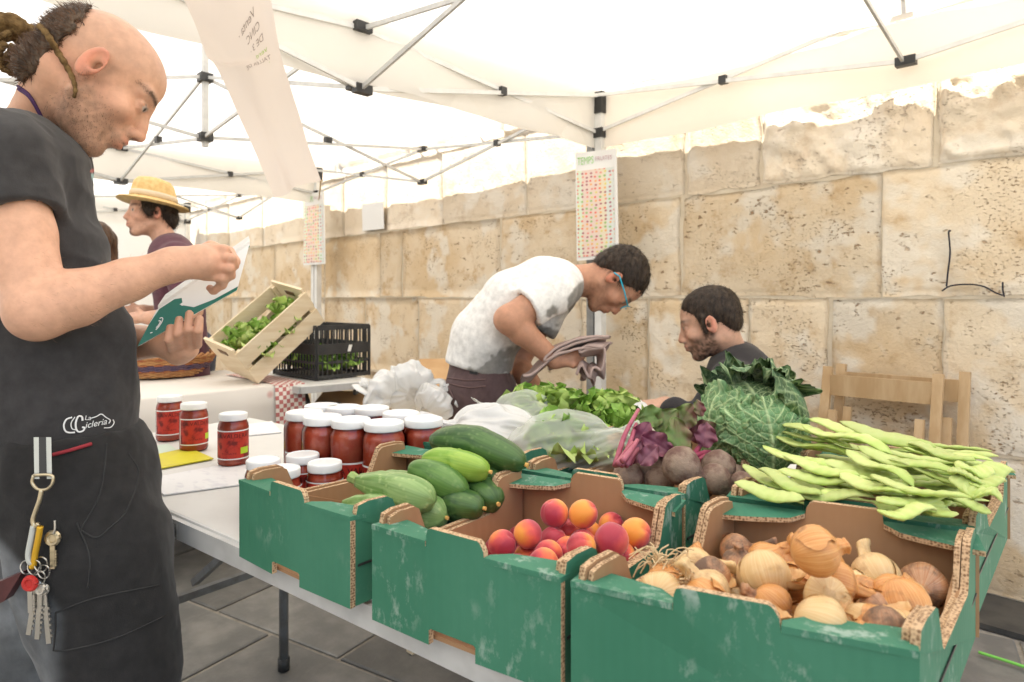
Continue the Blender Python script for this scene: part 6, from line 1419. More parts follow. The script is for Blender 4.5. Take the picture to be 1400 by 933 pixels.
# ------------------------------------------------------------------ 1. the man in the black T-shirt reading a book
KS = 1.10
def man_standing():
    root = thing('person', 'standing shaven headed man in black T-shirt reading a green book', 'person', (*P(90, 900, 1.19)[:2], 0))
    W = lambda x, y, t: P(x, y, t*KS)
    fr = Frame(W(137, 106, 1.085), 40, 34, .99, 1)
    b = Blob(); b.add(head_blob(fr), .01)
    b.limb([fr.w(-.046, 0, -.040), W(60, 162, 1.095), W(32, 225, 1.10)], [.050, .050, .085], .016)
    for s in (-.06, .06): b.limb([W(28, 268, 1.095+s), W(52, 360, 1.09+s), W(84, 480, 1.09+s), W(94, 640, 1.08+s*.8)], [.085, .09, .096, .098], .05)
    SHn, ELn, WRn = W(0, 222, .955), W(52, 426, .90), W(236, 362, .985)
    SHf, ELf, WRf = W(50, 235, 1.245), W(120, 470, 1.24), W(228, 468, 1.10)
    b.limb([W(20, 225, 1.03), SHn, SHn*.5+ELn*.5, ELn], [.066, .060, .049, .0405], .04)
    b.limb([ELn, ELn*.74+WRn*.26, ELn*.35+WRn*.65, WRn], [.0405, .0425, .033, .0255], .02)
    b.limb([W(40, 232, 1.16), SHf, ELf], [.066, .056, .042], .04); b.limb([ELf, ELf*.7+WRf*.3, WRf], [.042, .043, .026], .03)
    # near (right) hand, closed on the page
    b.add(cap(WRn, W(268, 358, 1.0), .0245, .027), .02); b.add(ell(W(282, 359, 1.003), (.034, .024, .027)), .016)
    kn = [(307, 341, 1.00), (316, 353, .993), (314, 367, .993), (305, 380, 1.0)]
    for i, (x, y, t) in enumerate(kn):
        finger(b, .0035, [W(x-24, y-2, t+.006), W(x, y, t), W(x+8-3*i, y+10, t+.018), W(x-4-3*i, y+18, t+.032), W(x-18, y+14, t+.036)], .0082)
    finger(b, .010, [W(262, 348, 1.02), W(288, 338, 1.03), W(312, 345, 1.035), W(323, 358, 1.03)], .0100)
    # far (left) hand, fingers in front of the cover, palm under it
    b.add(cap(WRf, W(244, 482, 1.085), .024, .024), .02); b.add(ell(W(252, 478, 1.075), (.030, .024, .020)), .014)
    for (x0, y0, x1, y1, x2, y2) in ((236, 478, 230, 464, 233, 448), (246, 478, 243, 456, 245, 437), (258, 476, 257, 450, 259, 429), (270, 472, 271, 452, 273, 436)):
        finger(b, .0025, [W(x0, y0, 1.06), W(x1, y1, 1.012), W(x2, y2, 1.016)], .0080, .88)
    finger(b, .012, [W(238, 474, 1.09), W(256, 452, 1.125), W(268, 440, 1.13)], .010)
    # legs and feet under the trousers
    HPn, HPf = W(106, 650, 1.01), W(92, 650, 1.13); z = lambda p, zz: np.array([p[0], p[1], zz])
    KNn, ANn = z(W(150, 900, 1.00), .48), z(W(120, 900, 1.00), .09); KNf, ANf = z(W(70, 900, 1.13), .48), z(W(40, 900, 1.13), .09)
    for h_, k_, a_ in ((HPn, KNn, ANn), (HPf, KNf, ANf)):
        b.limb([h_, k_, a_], [.08, .056, .042], .03); b.limb([a_-UP*.03, a_+RT*.15-UP*.055], [.04, .032], .02)
    skin = np.array([.62, .355, .24])
    def col(V):
        c = face_colour(V, fr, skin, .62, (.20, .125, .085), (.34, (.34, .235, .18)), (.10, .06, .04))
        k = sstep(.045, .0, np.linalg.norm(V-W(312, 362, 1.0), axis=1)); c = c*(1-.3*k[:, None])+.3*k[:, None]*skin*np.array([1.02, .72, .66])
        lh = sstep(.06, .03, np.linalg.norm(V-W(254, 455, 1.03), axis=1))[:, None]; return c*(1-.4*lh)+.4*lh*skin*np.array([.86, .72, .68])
    blob_obj('body', b, M_skin, root, .0036, col)
    # T-shirt
    s = Blob()
    for d in (-.062, .062): s.limb([W(26, 262, 1.095+d), W(48, 350, 1.09+d), W(76, 470, 1.09+d), W(80, 560, 1.08+d*.9), W(80, 625, 1.08+d*.85)], [.098, .104, .110, .113, .114], .05)
    s.limb([W(32, 218, 1.10), W(16, 226, 1.0), SHn], [.088, .082, .070], .05); s.limb([W(40, 228, 1.15), SHf], [.086, .068], .05)
    s.sub(ell(W(56, 166, 1.092), (.082, .082, .062)), .008); s.sub(cap(W(60, 168, 1.09), W(120, 135, 1.08), .066, .090), .008)
    s.add(sleeve(SHn, ELn, .40, .072, .066, .055), .022); s.add(sleeve(SHf, ELf, .42, .070, .068, .055), .03)
    s.disp(lambda p: wr(p, 5., .0110, 3, (1, 1, .7))+wr(p, 11., .0050, 8, (1, 1, .9))+wr(p, 30., .0010, 9))
    hem = P(100, 603, 1.07*KS)[2]; s.cut((0, 0, hem), (0, 0, -1), .006)
    black = np.array([.043, .041, .042])
    def scol(V):
        c = np.tile(black, (len(V), 1)); r = V-CAM; dep = r@FW; px = CX+F*(r@RT)/dep; py = CY-F*(V[:, 2]-H)/dep
        st = vnoise(np.stack([px/7, py/9, px*0], -1), 4); k = sstep(12, 4, np.abs(px-(100+(py-210)*.36)-22))*sstep(225, 240, py)*sstep(372, 360, py)
        c[(k > .4) & (st > .05)] = (.28, .46, .46); c[(k > .4) & (st < -.35)] = (.40, .10, .09); return c
    shirt = blob_obj('t_shirt', s, M_cloth, root, .0042, scol, relax=1)
    tag(shirt, 'black T-shirt with white script logo at the hem')
    # trousers
    t = Blob()
    for d in (-.05, .05): t.limb([W(88, 590, 1.075+d), W(96, 655, 1.075+d)], [.104, .112], .05)
    t.limb([HPn-RT*.012, W(128, 760, .995), W(160, 920, .985), KNn+RT*.015, ANn], [.112, .108, .093, .09, .085], .04); t.limb([HPf, KNf, ANf], [.105, .09, .085], .04)
    t.disp(lambda p: wr(p, 5., .0100, 23, (1, 1, .8))+wr(p, 12., .0045, 28)+wr(p, 30., .0010, 29)); t.cut((0, 0, .075), (0, 0, -1), .004); t.cut(P(100, 578, 1.08*KS), (0, 0, 1), .004)
    def tcol(V):
        c = np.tile(np.array([.024, .023, .023]), (len(V), 1)); r = V-CAM; dep = r@FW; px = CX+F*(r@RT)/dep; py = CY-F*(V[:, 2]-H)/dep
        k = sstep(0, 26, (py-735)-1.1*(px-5))*sstep(95, 55, px)*(.55+.45*vnoise(V*26, 5)); k = np.clip(k, 0, 1)[:, None]
        return c*(1-k)+np.array([.22, .235, .25])*k
    tr = blob_obj('trousers', t, M_cloth, root, .0050, tcol); tag(tr, 'black cargo trousers with worn pale patch')
    return root, fr, shirt, tr, b
man1, fr1, shirt1, trous1, body1 = man_standing()
def bvh(o):
    me = o.data; off = Vector(wl(o)); return BVHTree.FromPolygons([v.co+off for v in me.vertices], [p.vertices for p in me.polygons])
def stick(tree, x, y, lift=.0015, t0=.5):
    d = Vector(nrm(ray(x, y))); h, n, i, dist = tree.ray_cast(Vector(CAM)+d*t0, d, 3)
    return None if h is None else np.array(h-d*lift)
# script logo, cords and pocket seams follow the cloth
M_white = mat('white_ink', (.78, .78, .78), .7); M_seam = mat('black_thread', (.034, .033, .033), .9)
tb = bvh(shirt1); mb = MB()
def onshirt(pts, r, tree, n=20, lift=.0015, squash=None):
    s = spline([(x, y, 0) for x, y in pts], n); w = [stick(tree, x, y, lift) for x, y, _ in s]
    if any(q is None for q in w): return
    mb.tube(w, r, 6, True)
def Z2(x, y): return (60+x/7.771, 540+y/7.771)
for pts, r in (([(300, 240), (240, 262), (212, 320), (225, 380), (265, 402), (330, 400)], .0013), ([(330, 235), (290, 300), (300, 360), (350, 375)], .0008), ([(410, 275), (405, 235), (365, 230), (338, 300), (345, 370), (375, 395), (420, 380), (430, 350), (405, 345)], .0014), ([(500, 250), (560, 230), (610, 205), (660, 240), (705, 270), (690, 305)], .0008), ([(735, 265), (745, 300), (710, 345), (640, 352)], .0008)):
    onshirt([Z2(*p) for p in pts], r, tb)
V, Fc = textmesh('icleria', 1.0, .25); sx = 235/V[:, 0].max(); Vw = [stick(tb, *Z2(435+x*sx, 358-y*95-x*sx*.20)) for x, y, _ in V]
if all(v is not None for v in Vw): mb.add(Vw, Fc)
V, Fc = textmesh('La', 1.0, .2); sx = 70/V[:, 0].max(); Vw = [stick(tb, *Z2(430+x*sx, 268-y*70)) for x, y, _ in V]
if all(v is not None for v in Vw): mb.add(Vw, Fc)
mb.build('script_logo', M_white, shirt1)
tt = bvh(trous1)
for pts in ([(146, 606), (143, 640), (135, 680), (110, 725)], [(110, 725), (132, 735), (152, 720)], [(176, 620), (190, 650), (172, 700), (150, 722)], [(76, 838), (130, 818), (218, 800)], [(75, 890), (100, 888), (160, 872), (226, 842)], [(76, 838), (76, 862), (73, 890)], [(120, 805), (122, 760), (105, 715)]):
    mb = MB(); onshirt(pts, .0013, tt, 26, .0006); 
    if mb.v: mb.build('seam', M_seam, trous1, smooth=True)
# red waistband edge
mb = MB(); onshirt([(72, 622), (95, 616), (125, 607)], .003, tt, 14, .003)
if mb.v: mb.build('waistband', mat('red_elastic', (.30, .03, .04), .8), trous1, smooth=True)
# hair: dark strip at the back of the head, knot of dreadlocks, purple cord
PK = lambda x, y, t: P(x, y, t*1.125); PKc = PK(26, 45, 1.085)
hA, hC = P(116, 20, 1.19), P(34, 112, 1.19); hN = nrm(np.cross(hC-hA, ray(75, 65))); hN = hN if np.dot(hN, RT) > 0 else -hN
hb = Blob(); hb.add(ell((-.016, 0, .030), (.100, .077, .087)), .02); hb.add(cap((-.060, 0, .02), (-.070, 0, -.055), .055, .042), .02)
hf = lambda p: np.maximum(hb(fr1.l(p))*fr1.s+.002*vnoise(p*130, 4), (p-hA)@hN+.005*vnoise(p*90, 6)+.004*vnoise(p*220, 7)); hB = Blob(); hf.box = (fr1.c-.17, fr1.c+.17); hB.add(hf)
hair = blob_obj('hair', hB, hair_material('dark_strip', (.045, .030, .020), (.11, .072, .045)), man1, .0035)
strands('hair_strands', hair, hair, 4200, .017, .0005, M_hairbr, lambda p: PKc-p, 5, None, .25)
kn = Blob(); kc = PK(26, 45, 1.085); kn.add(ell(kc-FW*.03, (.028, .028, .024)), .01); kn.add(ell(PK(48, 58, 1.09), (.026, .024, .034)), .015); kn.disp(lambda p: .006*vnoise(p*60, 2)+.003*vnoise(p*140, 3)); blob_obj('hair_knot', kn, M_dread, hair, .0035)
rr = random.Random(6)
dr = [([(40, 34), (52, 32), (62, 42), (75, 62), (88, 84), (98, 104), (103, 120), (101, 133)], 1.02, 1.035), ([(20, 62), (8, 78), (2, 88), (8, 96), (22, 100), (32, 92)], 1.06, 1.08), ([(24, 64), (14, 80), (6, 90), (18, 101), (30, 96), (32, 78)], 1.08, 1.07), ([(30, 64), (26, 80), (12, 92), (4, 84), (2, 68)], 1.05, 1.1), ([(34, 66), (36, 84), (32, 96), (20, 97)], 1.07, 1.09), ([(40, 66), (43, 80), (38, 94), (30, 100)], 1.1, 1.1), ([(12, 52), (0, 58), (-12, 68)], 1.08, 1.06), ([(14, 46), (2, 50), (-10, 56)], 1.06, 1.04), ([(46, 72), (46, 86), (40, 100), (34, 104)], 1.09, 1.11), ([(8, 60), (-2, 74), (2, 92), (14, 98)], 1.04, 1.06)]
for pts, t0, t1 in dr[1:]:
    t0, t1 = t0-.04, t1-.04
    mb = MB(); s = spline([PK(x, y, t0+(t1-t0)*i/(len(pts)-1)) for i, (x, y) in enumerate(pts)], 26); s = s+.0015*np.stack([vnoise(s*90, 1), vnoise(s*90, 2), vnoise(s*90, 3)], -1)
    mb.tube(s, .0058*(1-.45*np.linspace(0, 1, 26)**3)*(1+.15*np.sin(np.arange(26)*1.9)), 8); mb.build('dreadlock', M_dread, hair, smooth=True)
body_o = [c for c in man1.children if c.name.startswith('body')][0]
def beardmask(V):
    q = fr1.l(V); ax, ay, az = q[:, 0], np.abs(q[:, 1]), q[:, 2]
    lips = np.exp(-(((az+.0685)/.011)**4+(ay/.024)**4)); m = sstep(-.028, -.055, az-.5*np.clip(.04-ax, 0, .06))*sstep(-.03, .002, ax)*(1-lips)*(np.linalg.norm(q, axis=1) < .16)
    mo = np.exp(-(((az+.052)/.006)**2+(ay/.028)**4))*sstep(.08, .09, ax)
    return np.maximum(m*(1-.6*sstep(.03, .05, ax)*sstep(-.075, -.05, az)), mo)+1e-9
strands('stubble', body_o, body_o, 5200, .0036, .00022, mat('stubble_hair', (.10, .062, .04), .6), lambda p: np.tile(-fr1.z+fr1.x*.3, (len(p), 1)), 9, beardmask, .35)
strands('arm_hair', body_o, body_o, 700, .010, .00012, mat('arm_hair', (.30, .19, .11), .6), RT-UP*.5, 10, lambda V: sstep(.13, .08, np.linalg.norm(V-(P(52, 426, .99)*.5+P(236, 362, 1.083)*.5), axis=1))+1e-9, .3)
strands('eyebrow', body_o, body_o, 340, .005, .00022, mat('brow_hair', (.07, .042, .028), .6), lambda p: np.tile(-fr1.y, (len(p), 1)), 12, lambda V: (lambda q: np.exp(-(((q[:, 2]-.0255)/.004)**2))*sstep(.013, .019, -q[:, 1])*sstep(.061, .053, -q[:, 1])*sstep(.03, .045, q[:, 0]))(fr1.l(V))+1e-9, .3)
bt = BVHTree.FromPolygons(*(lambda o: ([v.co+Vector(wl(o)) for v in o.data.vertices], [p.vertices for p in o.data.polygons]))([c for c in man1.children if c.name.startswith('body')][0]))
hbt = bvh(hair); wbr = []
for x, y in ((44, 36), (54, 36), (62, 44), (70, 56), (78, 70), (87, 84), (95, 98), (101, 112), (103, 124), (101, 134)):
    c2 = [q for q in (stick(bt, x, y, .006), stick(hbt, x, y, .008)) if q is not None]
    if c2: wbr.append(min(c2, key=lambda q: np.linalg.norm(q-CAM)))
if len(wbr) > 4:
    sp_ = spline(wbr, 40); mb = MB(); mb.tube(sp_, .0052*(1-.5*np.linspace(0, 1, 40)**3)*(1+.16*np.sin(np.arange(40)*1.7)), 8); mb.build('dreadlock', M_dread, hair, smooth=True)
mb = MB(); M_purple = mat('purple_cord', (.07, .03, .10), .7)
w = [stick(bt, x, y, .004) for x, y in ((1, 123), (12, 118), (25, 122), (40, 133), (52, 152), (62, 172), (72, 184))]
w = [q for q in w if q is not None]
if len(w) > 3: mb.tube(spline(w, 30), .0028, 8); mb.tube(spline([q+UP*.005-FW*.002 for q in w[:4]], 12), .0022, 6); mb.build('neck_cord', M_purple, man1, smooth=True)

# ------------------------------------------------------------------ the book
M_cover = mat('green_cover', (.03, .17, .125), .4, spec=.4); M_pages = mat('page_paper', (.78, .77, .74), .7, col2=(.70, .69, .66), vscale=3, stretch=(1, 1, 140))
BL, BR_, TR_, TL_ = P(188, 474, 1.135), P(324, 397, 1.195), P(341, 334, 1.215), P(214, 424, 1.150)
nb_ = nrm(np.cross(BR_-BL, TL_-BL)); nb_ = nb_ if np.dot(nb_, FW) > 0 else -nb_
book = thing('book', 'open green and white book held in both hands', 'book', BL)
def slab(c4, n0, n1, name, m_, par):
    mb = MB(); mb.hexa([q+n0 for q in c4]+[q+n1 for q in c4]); o = mb.build(name, m_, par)
    bm = bmesh.new(); bm.from_mesh(o.data); bmesh.ops.recalc_face_normals(bm, faces=bm.faces); bm.to_mesh(o.data); bm.free(); return o
slab([BL, BR_, TR_, TL_], nb_*0, nb_*.0015, 'cover', M_paper, book)
ins = lambda q, f=.02: q+((BL+BR_+TR_+TL_)/4-q)*f
slab([ins(q) for q in (BL, BR_, TR_, TL_)], nb_*.0018, nb_*.011, 'page_block', M_pages, book)
k_ = lambda u, v: (BL*(1-u)+BR_*u)*(1-v)+(TL_*(1-u)+TR_*u)*v-nb_*.001
gs = [(0, 0), (.35, 0), (.7, 0), (1, 0), (1, .08), (.75, .10), (.52, .22), (.36, .50), (.30, .78), (.20, .92), (.04, .95), (0, .6)]
obj('green_band', [k_(u, v) for u, v in gs], [list(range(len(gs)))], M_cover, book)
mb = MB()
for ri in (.05, .085): mb.tube([k_(.12+ri*math.cos(a)*.6, .38+ri*2.0*math.sin(a))-nb_*.001 for a in np.linspace(-1.2, 1.6, 10)], .0009, 5)
mb.tube([k_(.085, .22)-nb_*.001, k_(.11, .20)-nb_*.001], .0009, 5); mb.build('emblem', M_white, book)
hinge0, hinge1 = TL_+nb_*.011, TR_+nb_*.011
far = [TL_+nb_*.013, TR_+nb_*.013, TR_+nb_*.013+UP*.02+FW*.12-RT*.05, TL_+nb_*.013+UP*.02+FW*.12-RT*.05]
slab(far, UP*0, UP*.009, 'page_block', M_pages, book); slab([q-UP*.003 for q in far], UP*0, UP*.002, 'cover', M_cover, book)

# ------------------------------------------------------------------ keys on the belt
kt = thing('key_chain', 'bunch of keys on a striped strap and carabiner at the belt', 'keys', P(60, 870, .90))
M_steel = mat('key_steel', (.52, .50, .46), .28, metal=.9); M_brass = mat('key_brass', (.56, .48, .33), .3, metal=.9); M_yel2 = mat('yellow_anodised', (.62, .36, .03), .3, metal=.5); M_redp = mat('red_key_cap', (.48, .03, .025), .4); M_wal = mat('dark_leather', (.06, .022, .022), .4, col2=(.10, .03, .03), vscale=20); M_strap = mat('grey_webbing', (.50, .51, .47), .85)
dk = min(float(np.dot(q-CAM, FW)) for q in (stick(tt, x, y) for x in (8, 40, 72) for y in (640, 700, 760, 820, 880)) if q is not None)-.012
def KP(x, y, d=0): return P(x, y, dk+d)
for x0, x1 in ((46, 53), (63, 70)):
    mb = MB(); mb.hexa([KP(x0+1, 655), KP(x1+1, 655), KP(x1+1, 655, .003), KP(x0+1, 655, .003), KP(x0, 598, .02), KP(x1, 598, .02), KP(x1, 598, .023), KP(x0, 598, .023)]); mb.build('strap', M_strap, kt)
mb = MB(); mb.hexa([KP(53.5, 652), KP(63.5, 652), KP(63.5, 652, .003), KP(53.5, 652, .003), KP(53, 598, .02), KP(63, 598, .02), KP(63, 598, .023), KP(53, 598, .023)]); mb.build('strap', M_plastic, kt)
def loop(pts, r, m_, name, closed=True, par=None):
    mb = MB(); p = [KP(*q) for q in pts]; mb.tube(spline(p+([p[0]] if closed else []), 30), r, 8); return mb.build(name, m_, par or kt, smooth=True)
loop([(46, 650), (44, 660), (50, 668), (58, 670), (66, 668), (72, 660), (70, 650)], .0022, M_brass, 'buckle'); loop([(57, 670), (54, 684), (49, 698), (45, 712), (48, 720), (53, 716)], .0032, M_brass, 'snap_hook', False)
loop([(46, 719), (43, 735), (39, 757), (41, 768), (47, 770)], .0042, M_strap, 'carabiner', False); loop([(55, 720), (52, 738), (48, 758), (46, 772), (43, 776)], .0044, M_yel2, 'carabiner_gate', False)
for cx_, cy_2, r_ in ((36, 776, 8), (47, 776, 9), (56, 772, 9), (60, 782, 8), (54, 790, 8)): loop([(cx_+r_*math.cos(a), cy_2+r_*1.15*math.sin(a), .004*math.sin(a*2)) for a in np.linspace(0, 5.6, 9)], .0010, M_steel, 'key_ring')
def key(x, y, x2, y2, m_, head, d=0, capm=None):
    a, b_ = KP(x, y, d), KP(x2, y2, d); ax_ = nrm(b_-a); sd_ = nrm(np.cross(ax_, FW)); mb = MB()
    mb.tube([a+(sd_*math.cos(q)+ax_*math.sin(q))*head for q in np.linspace(0, 6.28, 14)], head*.45, 6); mb.obox(a, sd_*head, ax_*head*.8, FW*.0012); k2 = mb.build('key', capm or m_, kt, smooth=False)
    mb = MB(); mb.bar(a+ax_*head, b_, .007, .002, up=FW)
    for i in range(6): q = a+ax_*(head+(np.linalg.norm(b_-a)-head)*(.3+.11*i)); mb.obox(q+sd_*.0042, sd_*.0016, ax_*.0016, FW*.001)
    mb.build('blade', m_, k2)
key(72, 736, 72, 778, M_brass, .0085, .01); key(41, 798, 42, 838, M_steel, .0085, -.004, M_redp); key(50, 800, 39, 868, M_steel, .006, .004); key(55, 806, 51, 874, M_steel, .006, 0); key(60, 806, 67, 880, M_steel, .006, .003)
loop([(75, 712), (75, 724), (73, 730)], .0015, M_steel, 'key_ring', False)
tag(slab([KP(-30, 840), KP(6, 822), KP(30, 783), KP(-12, 800)], FW*0, FW*.018, 'key_wallet', M_wal, None), 'dark red leather key wallet hanging beside the keys', 'wallet')

# ------------------------------------------------------------------ 2. the man bending over in the white T-shirt
def man_bending():
    T = 2.5; root = thing('person', 'man in white T-shirt and brown trousers bending over folded cloth', 'person', (*P(655, 700, 2.55)[:2], 0))
    fr = Frame(P(842, 384, T-.02), 74, -6, 1.0, 1); b = Blob(); b.add(head_blob(fr), .01)
    b.limb([fr.w(-.03, 0, -.04), P(795, 384, T), P(768, 386, T)], [.058, .058, .075], .03)
    for s in (-.085, .085): b.limb([P(752, 396, T+s), P(712, 412, T+s), P(668, 465, T+.02+s), P(660, 525, T+.03+s)], [.088, .10, .098, .105], .05)
    SHn, ELn, WRn = P(758, 398, T-.19), P(695, 437, T-.26), P(758, 492, T-.20)
    SHf, ELf, WRf = P(762, 400, T+.19), P(706, 498, T+.16), P(742, 545, T+.02)
    b.limb([SHn, ELn], [.058, .047], .04); b.limb([ELn, ELn*.7+WRn*.3, WRn], [.047, .046, .030], .02); b.limb([SHf, ELf], [.056, .046], .04); b.limb([ELf, ELf*.7+WRf*.3, WRf], [.046, .045, .029], .02)
    b.add(cap(WRn, P(778, 490, T-.19), .028, .032), .02)
    for i in range(4): finger(b, .008, [P(780, 482+4*i, T-.20), P(791, 479+5*i, T-.20+.008*i), P(797-2*i, 486+4*i, T-.18), P(790, 491+3*i, T-.165)], .0095)
    finger(b, .01, [P(772, 496, T-.21), P(784, 500, T-.215), P(793, 497, T-.20)], .0105)
    b.add(cap(WRf, P(757, 550, T), .027, .028), .02)
    for i in range(4): finger(b, .008, [P(758, 547+2*i, T-.01-.02*i), P(768, 549+2*i, T-.02-.02*i), P(776, 553+2*i, T-.02-.02*i)], .0092)
    HPn, HPf = P(655, 535, T-.06), P(655, 535, T+.12); ft = lambda p, dx, z: np.array([*(p+RT*dx)[:2], z])
    for hp in (HPn, HPf): b.limb([hp, ft(hp, .05, .46), ft(hp, -.02, .09)], [.09, .06, .045], .03); b.limb([ft(hp, -.02, .05), ft(hp, .13, .03)], [.042, .032], .02)
    skin = np.array([.50, .26, .165])
    blob_obj('body', b, M_skin, root, .0052, lambda V: face_colour(V, fr, skin, .45, (.16, .09, .06), None, (.03, .02, .015)))
    s = Blob()
    for d in (-.09, .09): s.limb([P(766, 388, T+d*.9), P(742, 393, T+d), P(705, 412, T+d), P(664, 462, T+.02+d), P(650, 512, T+.03+d)], [.085, .108, .117, .119, .116], .05)
    s.limb([P(755, 390, T-.1), SHn], [.085, .070], .04); s.limb([P(755, 390, T+.1), SHf], [.085, .070], .04)
    s.add(sleeve(SHn-UP*.0, ELn, .60, .074, .074, .054), .03); s.add(sleeve(SHf, ELf, .5, .074, .076, .054), .03)
    s.disp(lambda p: (lambda q: wr(q, 5., .0080, 43, (1, .45, .45))+wr(q, 11., .0036, 48, (1, .45, .45)))(np.stack([p@nrm(RT*.62+UP*.5), p@nrm(UP*.62-RT*.5), p@FW], -1)))
    hemn = P(690, 512, T)-P(608, 490, T); hn = nrm(np.cross(hemn, FW)); hn = hn if hn[2] < 0 else -hn; s.cut(P(650, 500, T), hn, .004)
    s.sub(cap(P(790, 384, T), P(812, 382, T), .064, .075), .006)
    def scol(V):
        c = np.tile(np.array([.76, .75, .73]), (len(V), 1)); r = V-CAM; dep = r@FW; px = CX+F*(r@RT)/dep; py = CY-F*(V[:, 2]-H)/dep; nz = vnoise(np.stack([px/9, py/9, px*0], -1), 6)+.5*vnoise(np.stack([px/4, py/4, px*0], -1), 7)
        nz = vnoise(np.stack([px/22, py/22, px*0], -1), 6)+.4*vnoise(np.stack([px/6, py/6, px*0], -1), 7); front = (px-700)*.62+(py-450)*.78
        k = sstep(-3, 3, front-12+9*nz)*sstep(-.75, -.45, nz); k2 = sstep(478, 492, py+.2*(px-650))*sstep(632, 650, px); k = np.clip(np.maximum(k*.9, k2*.4), 0, 1)[:, None]; return c*(1-k)+np.array([.20, .19, .17])*k
    sh = blob_obj('t_shirt', s, M_cloth, root, .0055, scol); tag(sh, 'white T-shirt with grey print on the front')
    t = Blob()
    for d in (-.08, .08): t.limb([P(655, 500, T+.02+d), P(655, 540, T+.02+d)], [.105, .122], .05)
    for hp in (HPn, HPf): t.limb([hp, ft(hp, .05, .46), ft(hp, -.02, .09)], [.125, .10, .085], .04)
    t.disp(lambda p: wr(p, 6., .008, 53)+wr(p, 15., .003, 58)); t.cut((0, 0, .06), (0, 0, -1), .004); t.cut(P(655, 484, T), -hn, .004)
    tr = blob_obj('trousers', t, M_cloth, root, .0065, lambda V: np.tile(np.array([.105, .068, .068]), (len(V), 1))*(1+.15*vnoise(V*12, 3))[:, None]); tag(tr, 'mauve brown cotton trousers')
    tb2 = bvh(tr); global mb
    for pts in ([(612, 517), (640, 520), (664, 519)], [(612, 524), (640, 530), (664, 528)], [(612, 517), (611, 524), (620, 545)]):
        mb = MB(); onshirt(pts, .0022, tb2, 14, .002)
        if mb.v: mb.build('pocket_seam', mat('brown_thread', (.16, .10, .095), .9), tr, smooth=True)
    mb = MB(); w = [stick(tb2, x, y, .002) for x, y in ((642, 509), (653, 511))]
    if all(q is not None for q in w): mb.bar(w[0], w[1], .003, .010); mb.build('label_tab', M_plastic, tr)
    h = Blob(); h.add(ell((-.022, 0, .048), (.104, .084, .086)), .02); h.add(ell((-.075, 0, .0), (.045, .070, .062)), .03); h.sub(ell((.085, 0, -.03), (.075, .09, .085)), .02); h.sub(ell((.082, .062, .004), (.050, .045, .056)), .012); h.sub(ell((.082, -.062, .004), (.050, .045, .056)), .012); h.sub(ell((.02, 0, -.075), (.07, .12, .07)), .02)
    hf = lambda p: h(fr.l(p))*fr.s+.004*vnoise(p*110, 4)+.002*vnoise(p*230, 6); hf.box = (fr.c-.17, fr.c+.17); hB = Blob(); hB.add(hf); ho = blob_obj('hair', hB, M_hairdk, root, .005); strands('hair_strands', ho, ho, 5000, .020, .0007, M_hairdk, lambda p: np.tile(fr.x*.6-fr.z*.5, (len(p), 1)), 3, None, .22)
    g = thing('glasses', 'turquoise rimmed glasses worn by the bending man', 'glasses', fr.w(.1, 0, 0)); M_turq = mat('turquoise_plastic', (.02, .42, .60), .35)
    for s_ in (-1, 1):
        mb = MB(); mb.tube([fr.w(.103, s_*.066, .012), fr.w(.05, s_*.082, .014), fr.w(-.01, s_*.090, .012), fr.w(-.03, s_*.088, -.004)], .0028*fr.s, 6); mb.build('temple', M_turq, g, smooth=True)
        mb = MB(); mb.tube([fr.w(.108-.006*abs(math.cos(a)), s_*(.036+.024*math.cos(a)), .002+.018*math.sin(a)) for a in np.linspace(0, 6.3, 20)], .0016*fr.s, 6); mb.build('rim', M_turq, g, smooth=True)
    mb = MB(); mb.tube([fr.w(.109, -.012, .006), fr.w(.113, 0, .008), fr.w(.109, .012, .006)], .0016, 6); mb.build('bridge', M_turq, g, smooth=True)
    mb = MB(); a_ = nrm(P(757, 550, T)-WRf); mb.tube([WRf-a_*.012, WRf+a_*.012], .033, 16, False); o = mb.build('wristband', M_plastic, root, smooth=True)
    # cloth in the hands
    path = [(716, 512), (724, 508), (738, 494), (760, 474), (795, 464), (829, 462), (830, 466), (800, 468), (768, 478), (750, 492), (768, 480), (800, 471), (827, 470), (826, 474), (802, 475), (790, 484), (800, 480), (822, 478), (824, 490), (821, 506), (812, 500), (808, 516), (800, 498), (795, 512)]
    n_ = 120; sp = spline([(x, y, 0) for x, y in path], n_); dd = np.linspace(0, 1, 22); q = np.zeros((n_, 22, 3))
    for j, d in enumerate(dd):
        for i in range(n_): q[i, j] = P(sp[i, 0]+5*math.sin(d*5+i*.09), sp[i, 1]+4*math.sin(d*7+i*.13)+10*d*d, T-.25+.17*d)
    q += .004*np.stack([vnoise(q*28, 1), vnoise(q*28, 2), vnoise(q*28, 3)], -1)
    o = obj('folded_cloth', q.reshape(-1, 3), grid_f(n_, 22), mat('mauve_cotton', (.46, .35, .315), .9, col2=(.40, .30, .27), vscale=9, bump=.2, bscale=300, spec=.1), None, smooth=True); so_ = o.modifiers.new('s', 'SOLIDIFY'); so_.thickness = .008
    tag(o, 'rumpled mauve grey cloth bundled in the bending man\'s hands', 'cloth')
    return root
man_bending()

